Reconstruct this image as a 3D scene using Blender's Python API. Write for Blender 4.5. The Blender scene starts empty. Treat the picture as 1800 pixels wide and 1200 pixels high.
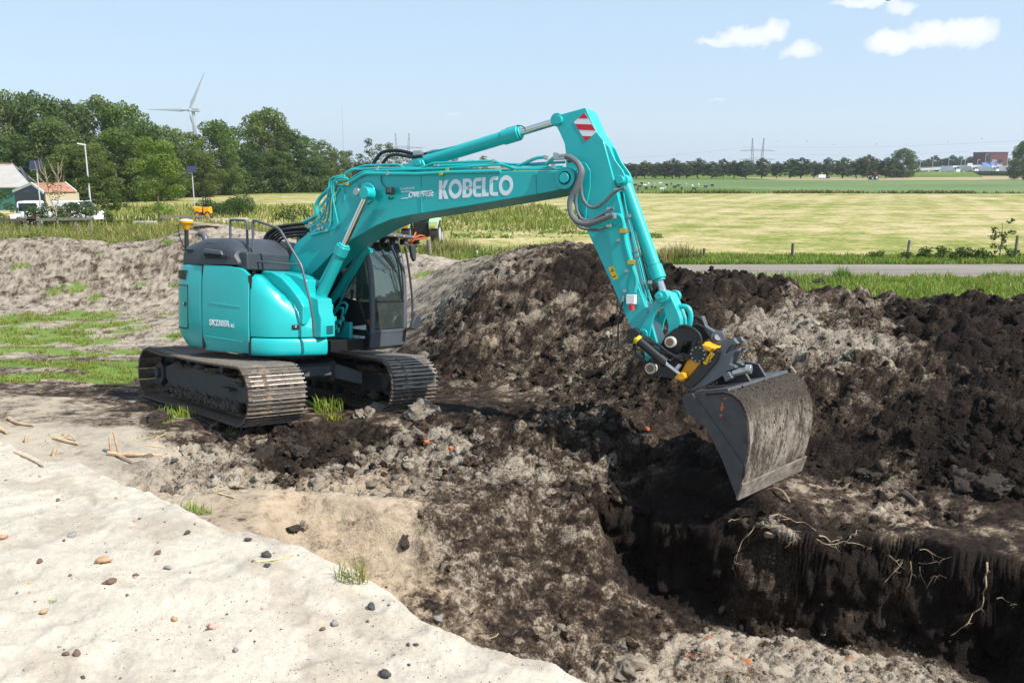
import bpy, bmesh, math, random
import numpy as np
from math import radians, sin, cos, tan, pi, atan, atan2, sqrt
from mathutils import Vector, Matrix

random.seed(7)
RNG = np.random.default_rng(11)
scene = bpy.context.scene
COL = scene.collection

# ------------------------------------------------------------------ camera
FPX = 1500.0                       # focal length in photo pixels (photo 1800 x 1200)
CAM_H = 4.16
PITCH = atan(308.0 / FPX)
cam = bpy.data.cameras.new('camera')
cam.sensor_fit = 'HORIZONTAL'
cam.sensor_width = 36.0
cam.lens = 36.0 * FPX / 1800.0
cam.clip_start = 0.1
cam.clip_end = 6000.0
cam_ob = bpy.data.objects.new('camera', cam)
COL.objects.link(cam_ob)
cam_ob.location = (0, 0, CAM_H)
cam_ob.rotation_euler = (pi / 2 - PITCH, 0, 0)
scene.camera = cam_ob

# ------------------------------------------------------------------ sun, sky
SUN_EL = radians(48.0)
SUN_AZ = radians(120.0)            # from +Y towards +X
SUN = Vector((sin(SUN_AZ) * cos(SUN_EL), cos(SUN_AZ) * cos(SUN_EL), sin(SUN_EL)))
sun = bpy.data.lights.new('sun', 'SUN')
sun.energy = 4.6
sun.angle = radians(0.53)
sun.color = (1.0, 0.955, 0.88)
sun_ob = bpy.data.objects.new('sun', sun)
COL.objects.link(sun_ob)
sun_ob.rotation_euler = (-SUN).to_track_quat('-Z', 'Y').to_euler()

world = bpy.data.worlds.new('World')
scene.world = world
world.use_nodes = True
SKY_STRENGTH = 0.105

scene.view_settings.view_transform = 'Standard'
scene.view_settings.look = 'None'
scene.view_settings.gamma = 1.0
scene.view_settings.use_curve_mapping = False
scene.view_settings.exposure = 0.72
scene.cycles.use_denoising = True
scene.cycles.max_bounces = 6
scene.cycles.transparent_max_bounces = 8


class NT:
    """tiny node-tree helper"""
    def __init__(self, tree):
        self.t = tree
        self.n = tree.nodes
        self.l = tree.links

    def add(self, typ, inputs=None, **props):
        nd = self.n.new(typ)
        for k, v in props.items():
            setattr(nd, k, v)
        for k, v in (inputs or {}).items():
            if isinstance(v, bpy.types.NodeSocket):
                self.l.new(v, nd.inputs[k])
            else:
                nd.inputs[k].default_value = v
        return nd

    def math(self, op, a, b=0.0, c=0.0, clamp=False):
        nd = self.add('ShaderNodeMath', {0: a, 1: b, 2: c}, operation=op)
        nd.use_clamp = clamp
        return nd.outputs[0]

    def vmath(self, op, a, b=(0, 0, 0)):
        nd = self.add('ShaderNodeVectorMath', {0: a, 1: b}, operation=op)
        return nd.outputs['Value'] if op in ('DOT_PRODUCT', 'LENGTH') else nd.outputs['Vector']

    def mix(self, f, a, b, blend='MIX'):
        nd = self.n.new('ShaderNodeMix')
        nd.data_type = 'RGBA'
        nd.blend_type = blend
        for k, v in ((0, f), (6, a), (7, b)):
            if isinstance(v, bpy.types.NodeSocket):
                self.l.new(v, nd.inputs[k])
            else:
                nd.inputs[k].default_value = v if k == 0 else (tuple(v) + (1,) if len(v) == 3 else v)
        return nd.outputs[2]

    def noise(self, vec, scale, detail=4, rough=0.55, dist=0.0):
        nd = self.add('ShaderNodeTexNoise', {'Vector': vec, 'Scale': scale, 'Detail': detail,
                                             'Roughness': rough, 'Distortion': dist})
        return nd.outputs['Fac']

    def ramp(self, f, stops):
        nd = self.add('ShaderNodeValToRGB', {'Fac': f})
        cr = nd.color_ramp
        while len(cr.elements) < len(stops):
            cr.elements.new(0.5)
        for e, (p, c) in zip(cr.elements, stops):
            e.position = p
            e.color = tuple(c) + (1,) if len(c) == 3 else c
        return nd.outputs['Color']


def build_world():
    w = NT(world.node_tree)
    w.n.clear()
    out = w.add('ShaderNodeOutputWorld')
    sky = w.add('ShaderNodeTexSky', sky_type='NISHITA')
    sky.sun_disc = False
    sky.sun_elevation = SUN_EL
    sky.sun_rotation = SUN_AZ
    sky.altitude = 0.0
    sky.air_density = 1.0
    sky.dust_density = 0.3
    sky.ozone_density = 1.0
    # thin summer haze over the whole sky takes some of its colour
    bg = w.add('ShaderNodeBackground', {'Color': w.mix(.74, sky.outputs['Color'], (3.35, 4.45, 5.7)), 'Strength': SKY_STRENGTH})
    # a few fair-weather clouds: ellipses of direction, broken up by noise
    tc = w.add('ShaderNodeTexCoord')
    d = tc.outputs['Generated']
    sep = w.add('ShaderNodeSeparateXYZ', {0: d})
    az = w.math('ARCTAN2', sep.outputs[0], sep.outputs[1])
    el = w.math('ARCSINE', sep.outputs[2])
    n1 = w.noise(d, 38.0, 7, 0.62)
    n2 = w.noise(w.vmath('ADD', d, (3.1, 1.7, 0.4)), 38.0, 7, 0.62)
    az = w.math('ADD', az, w.math('MULTIPLY', w.math('SUBTRACT', n1, 0.5), 0.035))
    el = w.math('ADD', el, w.math('MULTIPLY', w.math('SUBTRACT', n2, 0.5), 0.03))
    best = None
    # pixel (x, y) in the photograph, half sizes in photo pixels
    for (x, y, a, b, dens) in [(1262, 73, 40, 9, .75), (1310, 66, 48, 17, .9), (1356, 54, 30, 17, .95),
                               (1409, 92, 33, 15, .85), (1575, 72, 52, 19, 1.0), (1640, 62, 62, 21, 1.0),
                               (1698, 56, 44, 22, 1.0), (1525, 4, 58, 9, .8), (1580, 12, 22, 13, .7),
                               (1262, 174, 10, 4, .35), (797, 203, 14, 4, .3)]:
        cx, cz = (x - 900) / FPX, -(y - 600) / FPX
        v = Vector((cx, cos(PITCH) + cz * sin(PITCH), -sin(PITCH) + cz * cos(PITCH))).normalized()
        a0, e0 = atan2(v.x, v.y), math.asin(v.z)
        k = FPX * (1 + ((x - 900) / FPX) ** 2) ** 0.5
        u = w.math('DIVIDE', w.math('SUBTRACT', az, a0), a / k)
        t = w.math('DIVIDE', w.math('SUBTRACT', el, e0), b / k)
        r = w.math('ADD', w.math('MULTIPLY', u, u), w.math('MULTIPLY', t, t))
        m = w.math('MULTIPLY', w.math('SUBTRACT', 1.25, r, clamp=True), dens)
        best = m if best is None else w.math('MAXIMUM', best, m)
    mask = w.math('MULTIPLY', w.math('POWER', best, 0.8), 0.95, clamp=True)
    cloud = w.add('ShaderNodeBackground', {'Color': (0.93, 0.95, 1.0, 1), 'Strength': 0.70})
    mx = w.add('ShaderNodeMixShader', {0: mask, 1: bg.outputs[0], 2: cloud.outputs[0]})
    w.l.new(mx.outputs[0], out.inputs['Surface'])


build_world()


# ------------------------------------------------------------------ from photo pixels to places
def ray(x, y):
    cx, cz = (x - 900.0) / FPX, -(y - 600.0) / FPX
    return Vector((cx, cos(PITCH) + cz * sin(PITCH), -sin(PITCH) + cz * cos(PITCH)))


EYE = Vector((0, 0, CAM_H))


def at_y(x, y, Y):
    r = ray(x, y)
    return EYE + r * (Y / r.y)


def at_z(x, y, z):
    r = ray(x, y)
    return EYE + r * ((z - CAM_H) / r.z)


# ------------------------------------------------------------------ object helpers
def link(ob, parent=None):
    COL.objects.link(ob)
    if parent is not None:
        ob.parent = parent
    return ob


def tag(o, label=None, cat=None, group=None, kind=None):
    if label: o['label'] = label
    if cat: o['category'] = cat
    if group: o['group'] = group
    if kind: o['kind'] = kind
    return o


def empty(name, loc=(0, 0, 0), rz=0.0, label=None, cat=None, group=None):
    o = bpy.data.objects.new(name, None)
    o.empty_display_size = 0.3
    link(o)
    o.location = loc
    o.rotation_euler = (0, 0, rz)
    return tag(o, label, cat, group)


def copy_tree(o, parent=None):
    c = o.copy()
    COL.objects.link(c)
    c.parent = parent
    for ch in [x for x in COL.objects if x.parent == o]:
        copy_tree(ch, c)
    return c


class MB:
    """collects shapes, then links them as ONE mesh object"""
    def __init__(self):
        self.v, self.f, self.m = [], [], []
        self.mi = 0

    def raw(self, verts, faces):
        b = len(self.v)
        self.v += [tuple(p) for p in verts]
        for f in faces:
            self.f.append([b + i for i in f])
            self.m.append(self.mi)
        return self

    def box(self, c, s, M=None):
        x, y, z = s[0] / 2, s[1] / 2, s[2] / 2
        vs = [Vector((sx * x, sy * y, sz * z)) for sx in (-1, 1) for sy in (-1, 1) for sz in (-1, 1)]
        if M is not None:
            vs = [M @ p for p in vs]
        vs = [p + Vector(c) for p in vs]
        return self.raw(vs, [(0, 1, 3, 2), (4, 6, 7, 5), (0, 4, 5, 1), (2, 3, 7, 6), (0, 2, 6, 4), (1, 5, 7, 3)])

    def box2(self, a, b):
        c = [(p + q) / 2 for p, q in zip(a, b)]
        return self.box(c, [abs(q - p) for p, q in zip(a, b)])

    def bar(self, p, q, w, h, up=(0, 0, 1)):
        p, q = Vector(p), Vector(q)
        d = q - p
        x = d.normalized()
        u = Vector(up)
        y = u.cross(x)
        if y.length < 1e-4:
            y = Vector((1, 0, 0)).cross(x)
        y.normalize()
        z = x.cross(y)
        M = Matrix((x, y, z)).transposed()
        return self.box((p + q) / 2, (d.length, w, h), M)

    def prism(self, pts, fa, fb):
        """closed outline pts; fa, fb map a point to the two end positions"""
        n = len(pts)
        vs = [fa(p) for p in pts] + [fb(p) for p in pts]
        fs = [list(range(n)), list(range(2 * n - 1, n - 1, -1))]
        for i in range(n):
            j = (i + 1) % n
            fs.append([i, i + n, j + n, j])
        return self.raw(vs, fs)

    def cyl(self, p, q, r0, r1=None, n=16, caps=True):
        p, q = Vector(p), Vector(q)
        r1 = r0 if r1 is None else r1
        x = (q - p).normalized()
        a = Vector((0, 0, 1)) if abs(x.z) < 0.9 else Vector((1, 0, 0))
        u = a.cross(x).normalized()
        w = x.cross(u)
        vs = []
        for c, r in ((p, r0), (q, r1)):
            for i in range(n):
                t = 2 * pi * i / n
                vs.append(c + u * (r * cos(t)) + w * (r * sin(t)))
        fs = [[i, (i + 1) % n, n + (i + 1) % n, n + i] for i in range(n)]
        if caps:
            fs += [list(range(n - 1, -1, -1)), list(range(n, 2 * n))]
        return self.raw(vs, fs)

    def ring(self, p, q, r_out, r_in, n=20):
        p, q = Vector(p), Vector(q)
        x = (q - p).normalized()
        a = Vector((0, 0, 1)) if abs(x.z) < 0.9 else Vector((1, 0, 0))
        u = a.cross(x).normalized()
        w = x.cross(u)
        vs = []
        for c, r in ((p, r_out), (q, r_out), (q, r_in), (p, r_in)):
            for i in range(n):
                t = 2 * pi * i / n
                vs.append(c + u * (r * cos(t)) + w * (r * sin(t)))
        fs = []
        for k in range(4):
            for i in range(n):
                j = (i + 1) % n
                k2 = (k + 1) % 4
                fs.append([k * n + i, k * n + j, k2 * n + j, k2 * n + i])
        return self.raw(vs, fs)

    def tube(self, pts, r, n=8, smooth=0, rad=None):
        P = [Vector(p) for p in pts]
        R = list(rad) if rad else [r] * len(P)
        if smooth:
            Q, S = [], []
            m = len(P)
            for i in range(m - 1):
                p0, p1, p2, p3 = P[max(i - 1, 0)], P[i], P[i + 1], P[min(i + 2, m - 1)]
                for k in range(smooth):
                    t = k / smooth
                    Q.append(0.5 * ((2 * p1) + (p2 - p0) * t + (2 * p0 - 5 * p1 + 4 * p2 - p3) * t * t
                                    + (3 * p1 - p0 - 3 * p2 + p3) * t ** 3))
                    S.append(R[i] * (1 - t) + R[i + 1] * t)
            Q.append(P[-1])
            S.append(R[-1])
            P, R = Q, S
        m = len(P)
        u = None
        vs = []
        for i in range(m):
            t = (P[min(i + 1, m - 1)] - P[max(i - 1, 0)]).normalized()
            if u is None:
                a = Vector((0, 0, 1)) if abs(t.z) < 0.9 else Vector((1, 0, 0))
                u = a.cross(t).normalized()
            else:
                u = (u - t * u.dot(t)).normalized()
            w = t.cross(u)
            for k in range(n):
                th = 2 * pi * k / n
                vs.append(P[i] + u * (R[i] * cos(th)) + w * (R[i] * sin(th)))
        fs = [[i * n + k, i * n + (k + 1) % n, (i + 1) * n + (k + 1) % n, (i + 1) * n + k]
              for i in range(m - 1) for k in range(n)]
        fs += [list(range(n - 1, -1, -1)), list(range((m - 1) * n, m * n))]
        return self.raw(vs, fs)

    def ball(self, c, r, seg=12, rings=8, squash=(1, 1, 1)):
        c = Vector(c)
        vs = [c + Vector((0, 0, r * squash[2]))]
        for i in range(1, rings):
            ph = pi * i / rings
            for k in range(seg):
                th = 2 * pi * k / seg
                vs.append(c + Vector((r * squash[0] * sin(ph) * cos(th), r * squash[1] * sin(ph) * sin(th),
                                      r * squash[2] * cos(ph))))
        vs.append(c - Vector((0, 0, r * squash[2])))
        fs = [[0, 1 + k, 1 + (k + 1) % seg] for k in range(seg)]
        for i in range(rings - 2):
            a, b = 1 + i * seg, 1 + (i + 1) * seg
            fs += [[a + k, b + k, b + (k + 1) % seg, a + (k + 1) % seg] for k in range(seg)]
        a, e = 1 + (rings - 2) * seg, len(vs) - 1
        fs += [[a + k, e, a + (k + 1) % seg] for k in range(seg)]
        return self.raw(vs, fs)

    def mesh(self, name, mats, smooth=35, fix=True):
        me = bpy.data.meshes.new(name)
        me.from_pydata(self.v, [], self.f)
        for m in (mats if isinstance(mats, (list, tuple)) else [mats]):
            me.materials.append(m)
        if fix:
            bm = bmesh.new()
            bm.from_mesh(me)
            for f, mi in zip(bm.faces, self.m):
                f.material_index = mi
            bmesh.ops.recalc_face_normals(bm, faces=bm.faces)
            bm.to_mesh(me)
            bm.free()
        if smooth:
            me.polygons.foreach_set('use_smooth', [True] * len(me.polygons))
            me.set_sharp_from_angle(angle=radians(smooth))
        me.update()
        return me

    def build(self, name, mats, parent=None, smooth=35, bevel=0.0, seg=2):
        ob = bpy.data.objects.new(name, self.mesh(name, mats, smooth))
        link(ob, parent)
        if bevel:
            md = ob.modifiers.new('bevel', 'BEVEL')
            md.width = bevel
            md.segments = seg
            md.limit_method = 'ANGLE'
            md.angle_limit = radians(30)
            md.harden_normals = True
        return ob


def np_mesh(name, verts, faces_flat, nper, mats, cols=None, smooth=False, cname='col'):
    """fast mesh of equal-sized faces from numpy arrays; cols = per-vertex colours"""
    me = bpy.data.meshes.new(name)
    nv, nf = len(verts), len(faces_flat) // nper
    me.vertices.add(nv)
    me.vertices.foreach_set('co', np.asarray(verts, np.float32).ravel())
    me.loops.add(nf * nper)
    me.loops.foreach_set('vertex_index', np.asarray(faces_flat, np.int32))
    me.polygons.add(nf)
    me.polygons.foreach_set('loop_start', np.arange(0, nf * nper, nper, dtype=np.int32))
    me.polygons.foreach_set('loop_total', np.full(nf, nper, np.int32))
    if cols is not None:
        at = me.color_attributes.new(cname, 'FLOAT_COLOR', 'POINT')
        c4 = np.ones((nv, 4), np.float32)
        c4[:, :3] = cols
        at.data.foreach_set('color', c4.ravel())
    for m in (mats if isinstance(mats, (list, tuple)) else [mats]):
        me.materials.append(m)
    if smooth:
        me.polygons.foreach_set('use_smooth', np.ones(nf, bool))
    me.update(calc_edges=True)
    me.validate()
    return me


def np_obj(name, *a, parent=None, **k):
    ob = bpy.data.objects.new(name, np_mesh(name, *a, **k))
    return link(ob, parent)


# ------------------------------------------------------------------ materials
def mat(name, color, rough=0.6, metal=0.0, noise=0.0, nscale=8.0, bump=0.0, bscale=60.0, spec=0.5, coat=0.0,
        dirt=None, dirt_amt=0.0, dscale=3.0):
    m = bpy.data.materials.new(name)
    m.use_nodes = True
    w = NT(m.node_tree)
    b = w.n['Principled BSDF']
    b.inputs['Roughness'].default_value = rough
    b.inputs['Metallic'].default_value = metal
    b.inputs['Specular IOR Level'].default_value = spec
    b.inputs['Coat Weight'].default_value = coat
    b.inputs['Coat Roughness'].default_value = 0.12
    tc = w.add('ShaderNodeTexCoord').outputs['Object']
    c = tuple(color) + (1,)
    if noise or dirt:
        f = w.noise(tc, nscale, 5, 0.6)
        lo = tuple(x * (1 - noise) for x in color)
        hi = tuple(min(1, x * (1 + noise)) for x in color)
        cs = w.ramp(f, [(0.3, lo), (0.7, hi)])
        if dirt:
            g = w.noise(tc, dscale, 7, 0.65)
            k = w.math('MULTIPLY', w.math('SUBTRACT', g, 1.0 - dirt_amt * 0.75), 9.0, clamp=True)
            cs = w.mix(k, cs, dirt)
            w.l.new(w.math('MULTIPLY_ADD', k, 0.9 - rough, rough), b.inputs['Roughness'])
        w.l.new(cs, b.inputs['Base Color'])
    else:
        b.inputs['Base Color'].default_value = c
    if bump:
        bn = w.add('ShaderNodeBump', {'Height': w.noise(tc, bscale, 4, 0.6), 'Strength': bump, 'Distance': 0.02})
        w.l.new(bn.outputs[0], b.inputs['Normal'])
    return m


def col_mat(name, rough=0.9, var=0.25, vscale=40.0, bump=0.4, bscale=90.0, transl=0.0, spec=0.2, attr='col'):
    """colour read from the mesh attribute, broken up by fine grain"""
    m = bpy.data.materials.new(name)
    m.use_nodes = True
    w = NT(m.node_tree)
    b = w.n['Principled BSDF']
    b.inputs['Roughness'].default_value = rough
    b.inputs['Specular IOR Level'].default_value = spec
    a = w.add('ShaderNodeVertexColor', layer_name=attr).outputs['Color']
    c = a
    if var:
        tc = w.add('ShaderNodeTexCoord').outputs['Object']
        f = w.noise(tc, vscale, 5, 0.65)
        g = w.math('MULTIPLY_ADD', f, 2 * var, 1 - var)
        c = w.mix(1.0, a, w.add('ShaderNodeCombineColor', {0: g, 1: g, 2: g}).outputs[0], 'MULTIPLY')
        if bump:
            bn = w.add('ShaderNodeBump', {'Height': w.noise(tc, bscale, 6, 0.7), 'Strength': bump, 'Distance': 0.015})
            w.l.new(bn.outputs[0], b.inputs['Normal'])
    w.l.new(c, b.inputs['Base Color'])
    if transl:
        out = w.n['Material Output']
        t = w.add('ShaderNodeBsdfTranslucent', {'Color': w.mix(1.0, c, (1.25, 1.3, 0.6), 'MULTIPLY')})
        mx = w.add('ShaderNodeMixShader', {0: transl, 1: b.outputs[0], 2: t.outputs[0]})
        w.l.new(mx.outputs[0], out.inputs['Surface'])
    return m

# ================================================================== TERRAIN
def hash2(ix, iy, seed):
    h = (ix.astype(np.int64) * 374761393 + iy.astype(np.int64) * 668265263 + seed * 974634361) & 0xffffffff
    h = ((h ^ (h >> 13)) * 1274126177) & 0xffffffff
    h = ((h ^ (h >> 16)) * 2246822519) & 0xffffffff
    h = h ^ (h >> 15)
    return (h & 0xffffff).astype(np.float64) / float(0x1000000)


def vnoise(x, y, seed=0):
    ix, iy = np.floor(x), np.floor(y)
    fx, fy = x - ix, y - iy
    fx, fy = fx * fx * (3 - 2 * fx), fy * fy * (3 - 2 * fy)
    a, b = hash2(ix, iy, seed), hash2(ix + 1, iy, seed)
    c, d = hash2(ix, iy + 1, seed), hash2(ix + 1, iy + 1, seed)
    return (a * (1 - fx) + b * fx) * (1 - fy) + (c * (1 - fx) + d * fx) * fy


def fbm(x, y, seed=0, octv=4, gain=0.5):
    s, a, t = 0.0, 1.0, 0.0
    for o in range(octv):
        s = s + a * vnoise(x * 2 ** o + 17.3 * o, y * 2 ** o - 9.1 * o, seed + o)
        t += a
        a *= gain
    return s / t


def lumps(x, y, cell, seed):
    """domed clods on a jittered grid: height 0..1 of the highest dome, and that clod's random value"""
    x, y = x / cell, y / cell
    ix, iy = np.floor(x), np.floor(y)
    best = np.zeros_like(x)
    rnd = np.zeros_like(x)
    for dx in (-1, 0, 1):
        for dy in (-1, 0, 1):
            jx, jy = ix + dx, iy + dy
            cx, cy = jx + hash2(jx, jy, seed), jy + hash2(jx, jy, seed + 1)
            r = 0.35 + 0.5 * hash2(jx, jy, seed + 2)
            th = hash2(jx, jy, seed + 4) * 3.14159
            ux, uy = x - cx, y - cy
            p = ux * np.cos(th) + uy * np.sin(th)
            q = (-ux * np.sin(th) + uy * np.cos(th)) * 1.45
            d2 = (p * p + q * q) / (r * r)
            h = np.sqrt(np.clip(1 - d2, 0, 1)) * r * 1.25
            k = h > best
            best = np.where(k, h, best)
            rnd = np.where(k, hash2(jx, jy, seed + 3), rnd)
    return best, rnd


def smooth01(t):
    t = np.clip(t, 0, 1)
    return t * t * (3 - 2 * t)


class TPS:
    def __init__(self, pts, reg=0.02):
        P = np.array(pts, float)
        self.c = P[:, :2]
        n = len(P)
        d = self._k(self.c)
        A = np.zeros((n + 3, n + 3))
        A[:n, :n] = d + reg * np.eye(n)
        A[:n, n] = 1
        A[:n, n + 1:] = self.c
        A[n:, :n] = A[:n, n:].T
        self.w = np.linalg.solve(A, np.concatenate([P[:, 2], np.zeros(3)]))

    def _k(self, q):
        r2 = ((q[:, None, :] - self.c[None]) ** 2).sum(-1)
        return 0.5 * r2 * np.log(np.maximum(r2, 1e-12))

    def __call__(self, X, Y):
        sh = X.shape
        q = np.stack([X.ravel(), Y.ravel()], 1)
        out = np.empty(len(q))
        n = len(self.c)
        for i in range(0, len(q), 40000):
            s = q[i:i + 40000]
            out[i:i + 40000] = self._k(s) @ self.w[:n] + self.w[n] + s @ self.w[n + 1:]
        return out.reshape(sh)


def gz(l):                          # ground points given by pixel and height
    return [tuple(at_z(x, y, z)) for x, y, z in l]


def gy(l):                          # ground points given by pixel and distance
    return [tuple(at_y(x, y, Y)) for x, y, Y in l]


MACH = Vector((-4.12, 14.75, 0.0))  # where the excavator stands
TILT = Vector((0.02, 0.13, 1.0)).normalized()


def mach_plane(X, Y):
    return -(0.02 * (X - MACH.x) + 0.13 * (Y - MACH.y))


TOP_PTS = []
for x_ in np.arange(-8.2, -1.2, 1.3):
    for y_ in (12.3, 13.6, 15.0, 16.4, 17.6):
        if x_ < -2.0 or y_ < 13.5:
            TOP_PTS.append((x_, y_, max(-0.42, mach_plane(x_, y_) - 0.02)))
TOP_PTS += gz([(50, 560, -.42), (250, 560, -.42), (50, 630, -.3), (150, 640, -.25), (-300, 600, -.4), (-150, 560, -.42),
               (100, 700, .08), (0, 690, .05), (-200, 700, 0), (0, 540, -.42), (150, 543, -.42), (300, 548, -.42),
               (-150, 540, -.42),
               (780, 715, .25), (850, 735, .42), (950, 745, .52), (1050, 750, .52), (1150, 735, .5), (1240, 740, .3), (820, 770, .3), (920, 775, .34), (1010, 775, .32),
               (1330, 838, .02), (1450, 832, .0), (1600, 850, .0), (1750, 880, .0), (1900, 912, .0),
               (1330, 865, .0), (1450, 870, -.05), (1600, 900, -.05), (1800, 955, -.05), (1950, 1010, -.05),
               (560, 765, .24), (650, 762, .2), (700, 800, .28), (800, 800, .28), (900, 800, .28), (1000, 800, .2),
               (1080, 805, .1), (500, 830, .3), (600, 842, .3), (700, 855, .25), (420, 850, .3), (430, 900, .28),
               (300, 800, .3), (200, 790, .3), (250, 860, .26), (100, 770, .35), (350, 900, .24)])
TOP_PTS += gy([(-200, 432, 33), (-80, 428, 32.8), (0, 424, 32.6), (60, 418, 32.8), (100, 416, 32.5), (200, 426, 32.5),
               (310, 408, 32.3), (370, 392, 32.5), (440, 402, 32), (500, 420, 31), (600, 440, 29), (740, 447, 26),
               (800, 462, 23),
               (0, 480, 29.8), (100, 480, 29.6), (200, 482, 29.5), (300, 470, 29.8), (400, 470, 29), (520, 490, 26.5),
               (-150, 490, 29.8), (740, 500, 23.5), (760, 540, 21),
               (862, 449, 19.3), (920, 452, 18.6), (980, 455, 18), (1050, 471, 17.5), (1120, 488, 17), (1200, 488, 17),
               (1260, 492, 16.8), (1310, 497, 16.5), (1400, 510, 16), (1480, 517, 15.8), (1560, 533, 15.5),
               (1650, 532, 15.2), (1720, 525, 15), (1800, 522, 14.8), (1900, 520, 14.6), (2050, 525, 14.5),
               (800, 600, 16.3), (900, 600, 15.8), (900, 520, 17.3), (1000, 600, 15.4), (1000, 520, 16.8),
               (1100, 600, 14.8), (1200, 560, 15.2), (1200, 650, 13.6), (1300, 560, 15), (1300, 650, 13.3),
               (1400, 600, 14), (1400, 720, 12.2), (1500, 600, 13.8), (1500, 740, 11.8), (1600, 640, 13),
               (1600, 760, 11.3), (1700, 640, 12.8), (1700, 780, 11), (1800, 640, 12.6), (1800, 800, 10.6),
               (1900, 650, 12.4), (1900, 820, 10.3), (2050, 660, 12.2), (860, 680, 14.6), (960, 690, 14.2),
               (1080, 690, 13.6), (800, 660, 15.2)])
TOP_PTS += [(-2, 34.5, -.45), (-12, 35.2, -.45), (-20, 35.2, -.45), (5, 24, -.45), (9, 21, -.45), (12, 20, -.45), (2, 26, -.45),
            (-6, 35, -.45), (5, 30, -.47), (12, 28, -.47), (0, 32, -.47), (15, 19, -.45), (20, 20, -.45), (18, 28, -.47),
            (-14, 22, -.43), (-20, 22, -.43), (-10, 20, -.43), (-9, 23, -.43), (-6, 21, -.43),
            (-3, 7, .2), (-5, 6, .2), (-2, 5, .2), (-8, 8, .3), (-9, 10, .3), (-12, 14, 0),
            (2, 8, 0), (5, 6, 0), (0, 7, .1), (6, 8, -.05), (9, 6, -.05), (3, 4, 0)]
top_s = TPS(TOP_PTS, 0.01)

PIT_PTS = gz([(440, 880, .5), (480, 872, .3), (600, 862, .33), (700, 880, .27), (755, 880, .3), (810, 855, .32), (900, 838, .34),
              (1000, 832, .25),
              (500, 935, 0), (600, 960, -.2), (660, 1020, -.5), (730, 960, -.22), (560, 950, -.12), (600, 905, .08),
              (690, 925, 0),
              (760, 960, -.3), (850, 950, -.35), (950, 950, -.5), (1040, 950, -.72), (1100, 985, -1.15), (860, 1060, -.8),
              (950, 1060, -1.0), (1050, 1080, -1.3), (950, 1150, -1.15), (1100, 1150, -1.5), (1200, 1050, -1.4),
              (1250, 1095, -1.5), (1400, 1110, -1.5), (1500, 1135, -1.5), (1700, 1180, -1.5), (1200, 1190, -1.6),
              (1000, 1190, -1.4), (1900, 1230, -1.7), (760, 1040, -.62), (1040, 868, -.02), (1085, 900, -.55), (1150, 900, -.8), (1220, 900, -1.0), (1150, 990, -1.25), (1250, 1000, -1.3), (1060, 822, .1), (1100, 826, -.08), (1150, 832, -.28), (1200, 836, -.45), (1260, 840, -.6), (1020, 850, .14)])
PIT_PTS += [(-3.5, 9.5, 1.0), (-3.2, 11.5, 1.6), (-1.5, 11.8, 1.2), (.3, 12, .9), (2, 12.2, -.7), (6, 11, -1.5), (0, 7, -1.2),
            (-1.5, 8, -.6), (3, 6.5, -1.7), (9, 7, -1.7), (6, 5, -1.6), (-2, 6, -.4), (-3, 8.5, .35)]
pit_s = TPS(PIT_PTS, 0.01)

WALL = [(-3.0, 13.2), (0.2, 11.75), (0.95, 11.38), (1.70, 11.22), (2.40, 10.86), (3.05, 10.40), (4.4, 9.70), (5.85, 9.10), (9, 7.75), (14, 5.6)]
CREST = [(-14, 15.2, .30), (-8.8, 12.5, .36), (-5.45, 9.95, .52), (-3.35, 8.35, .60), (-1.95, 7.43, .60), (-.78, 6.38, .55),
         (.48, 5.55, .50), (3, 4.1, .42), (6, 2.6, .4)]


def sand_surface(X, Y):
    """the pale sand bank in the foreground: rounded crest, steep back, gentle front"""
    best = np.full(X.shape, 1e9)
    sd = np.zeros(X.shape)
    zc = np.zeros(X.shape)
    for (x0, y0, z0), (x1, y1, z1) in zip(CREST[:-1], CREST[1:]):
        dx, dy = x1 - x0, y1 - y0
        L2 = dx * dx + dy * dy
        t = np.clip(((X - x0) * dx + (Y - y0) * dy) / L2, 0, 1)
        px, py = X - (x0 + t * dx), Y - (y0 + t * dy)
        d = np.sqrt(px * px + py * py)
        s = (dx * (Y - y0) - dy * (X - x0)) / math.sqrt(L2)      # > 0 beyond the crest
        k = d < best
        best = np.where(k, d, best)
        sd = np.where(k, np.where(s > 0, -d, d), sd)              # > 0 on the camera side
        zc = np.where(k, z0 + t * (z1 - z0), zc)
    sd = sd + (fbm(X * 1.3, Y * 1.3, 91, 3) - .5) * .35
    front = 0.22 * (1 - np.exp(-np.clip(sd, 0, 50) / 2.2))
    back = -1.15 * np.clip(-sd - .10, 0, 50) - 0.1 * np.clip(-sd, 0, .12)
    return zc + np.where(sd > 0, front, back), sd


def wall_d(X, Y):
    wx, wy = zip(*WALL)
    return (Y - np.interp(X, wx, wy)) * 0.91 + (fbm(X * 1.1, Y * .7, 71, 2, .5) - .5) * .70


def ease_edges(X, Y, z):
    e = smooth01((np.abs(X) / Y - 0.72) / 0.1)
    e = np.maximum(e * smooth01((Y - 6) / 4), smooth01((Y - 34.4) / 1.5))
    return z * (1 - e) + (-0.5) * e


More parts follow.
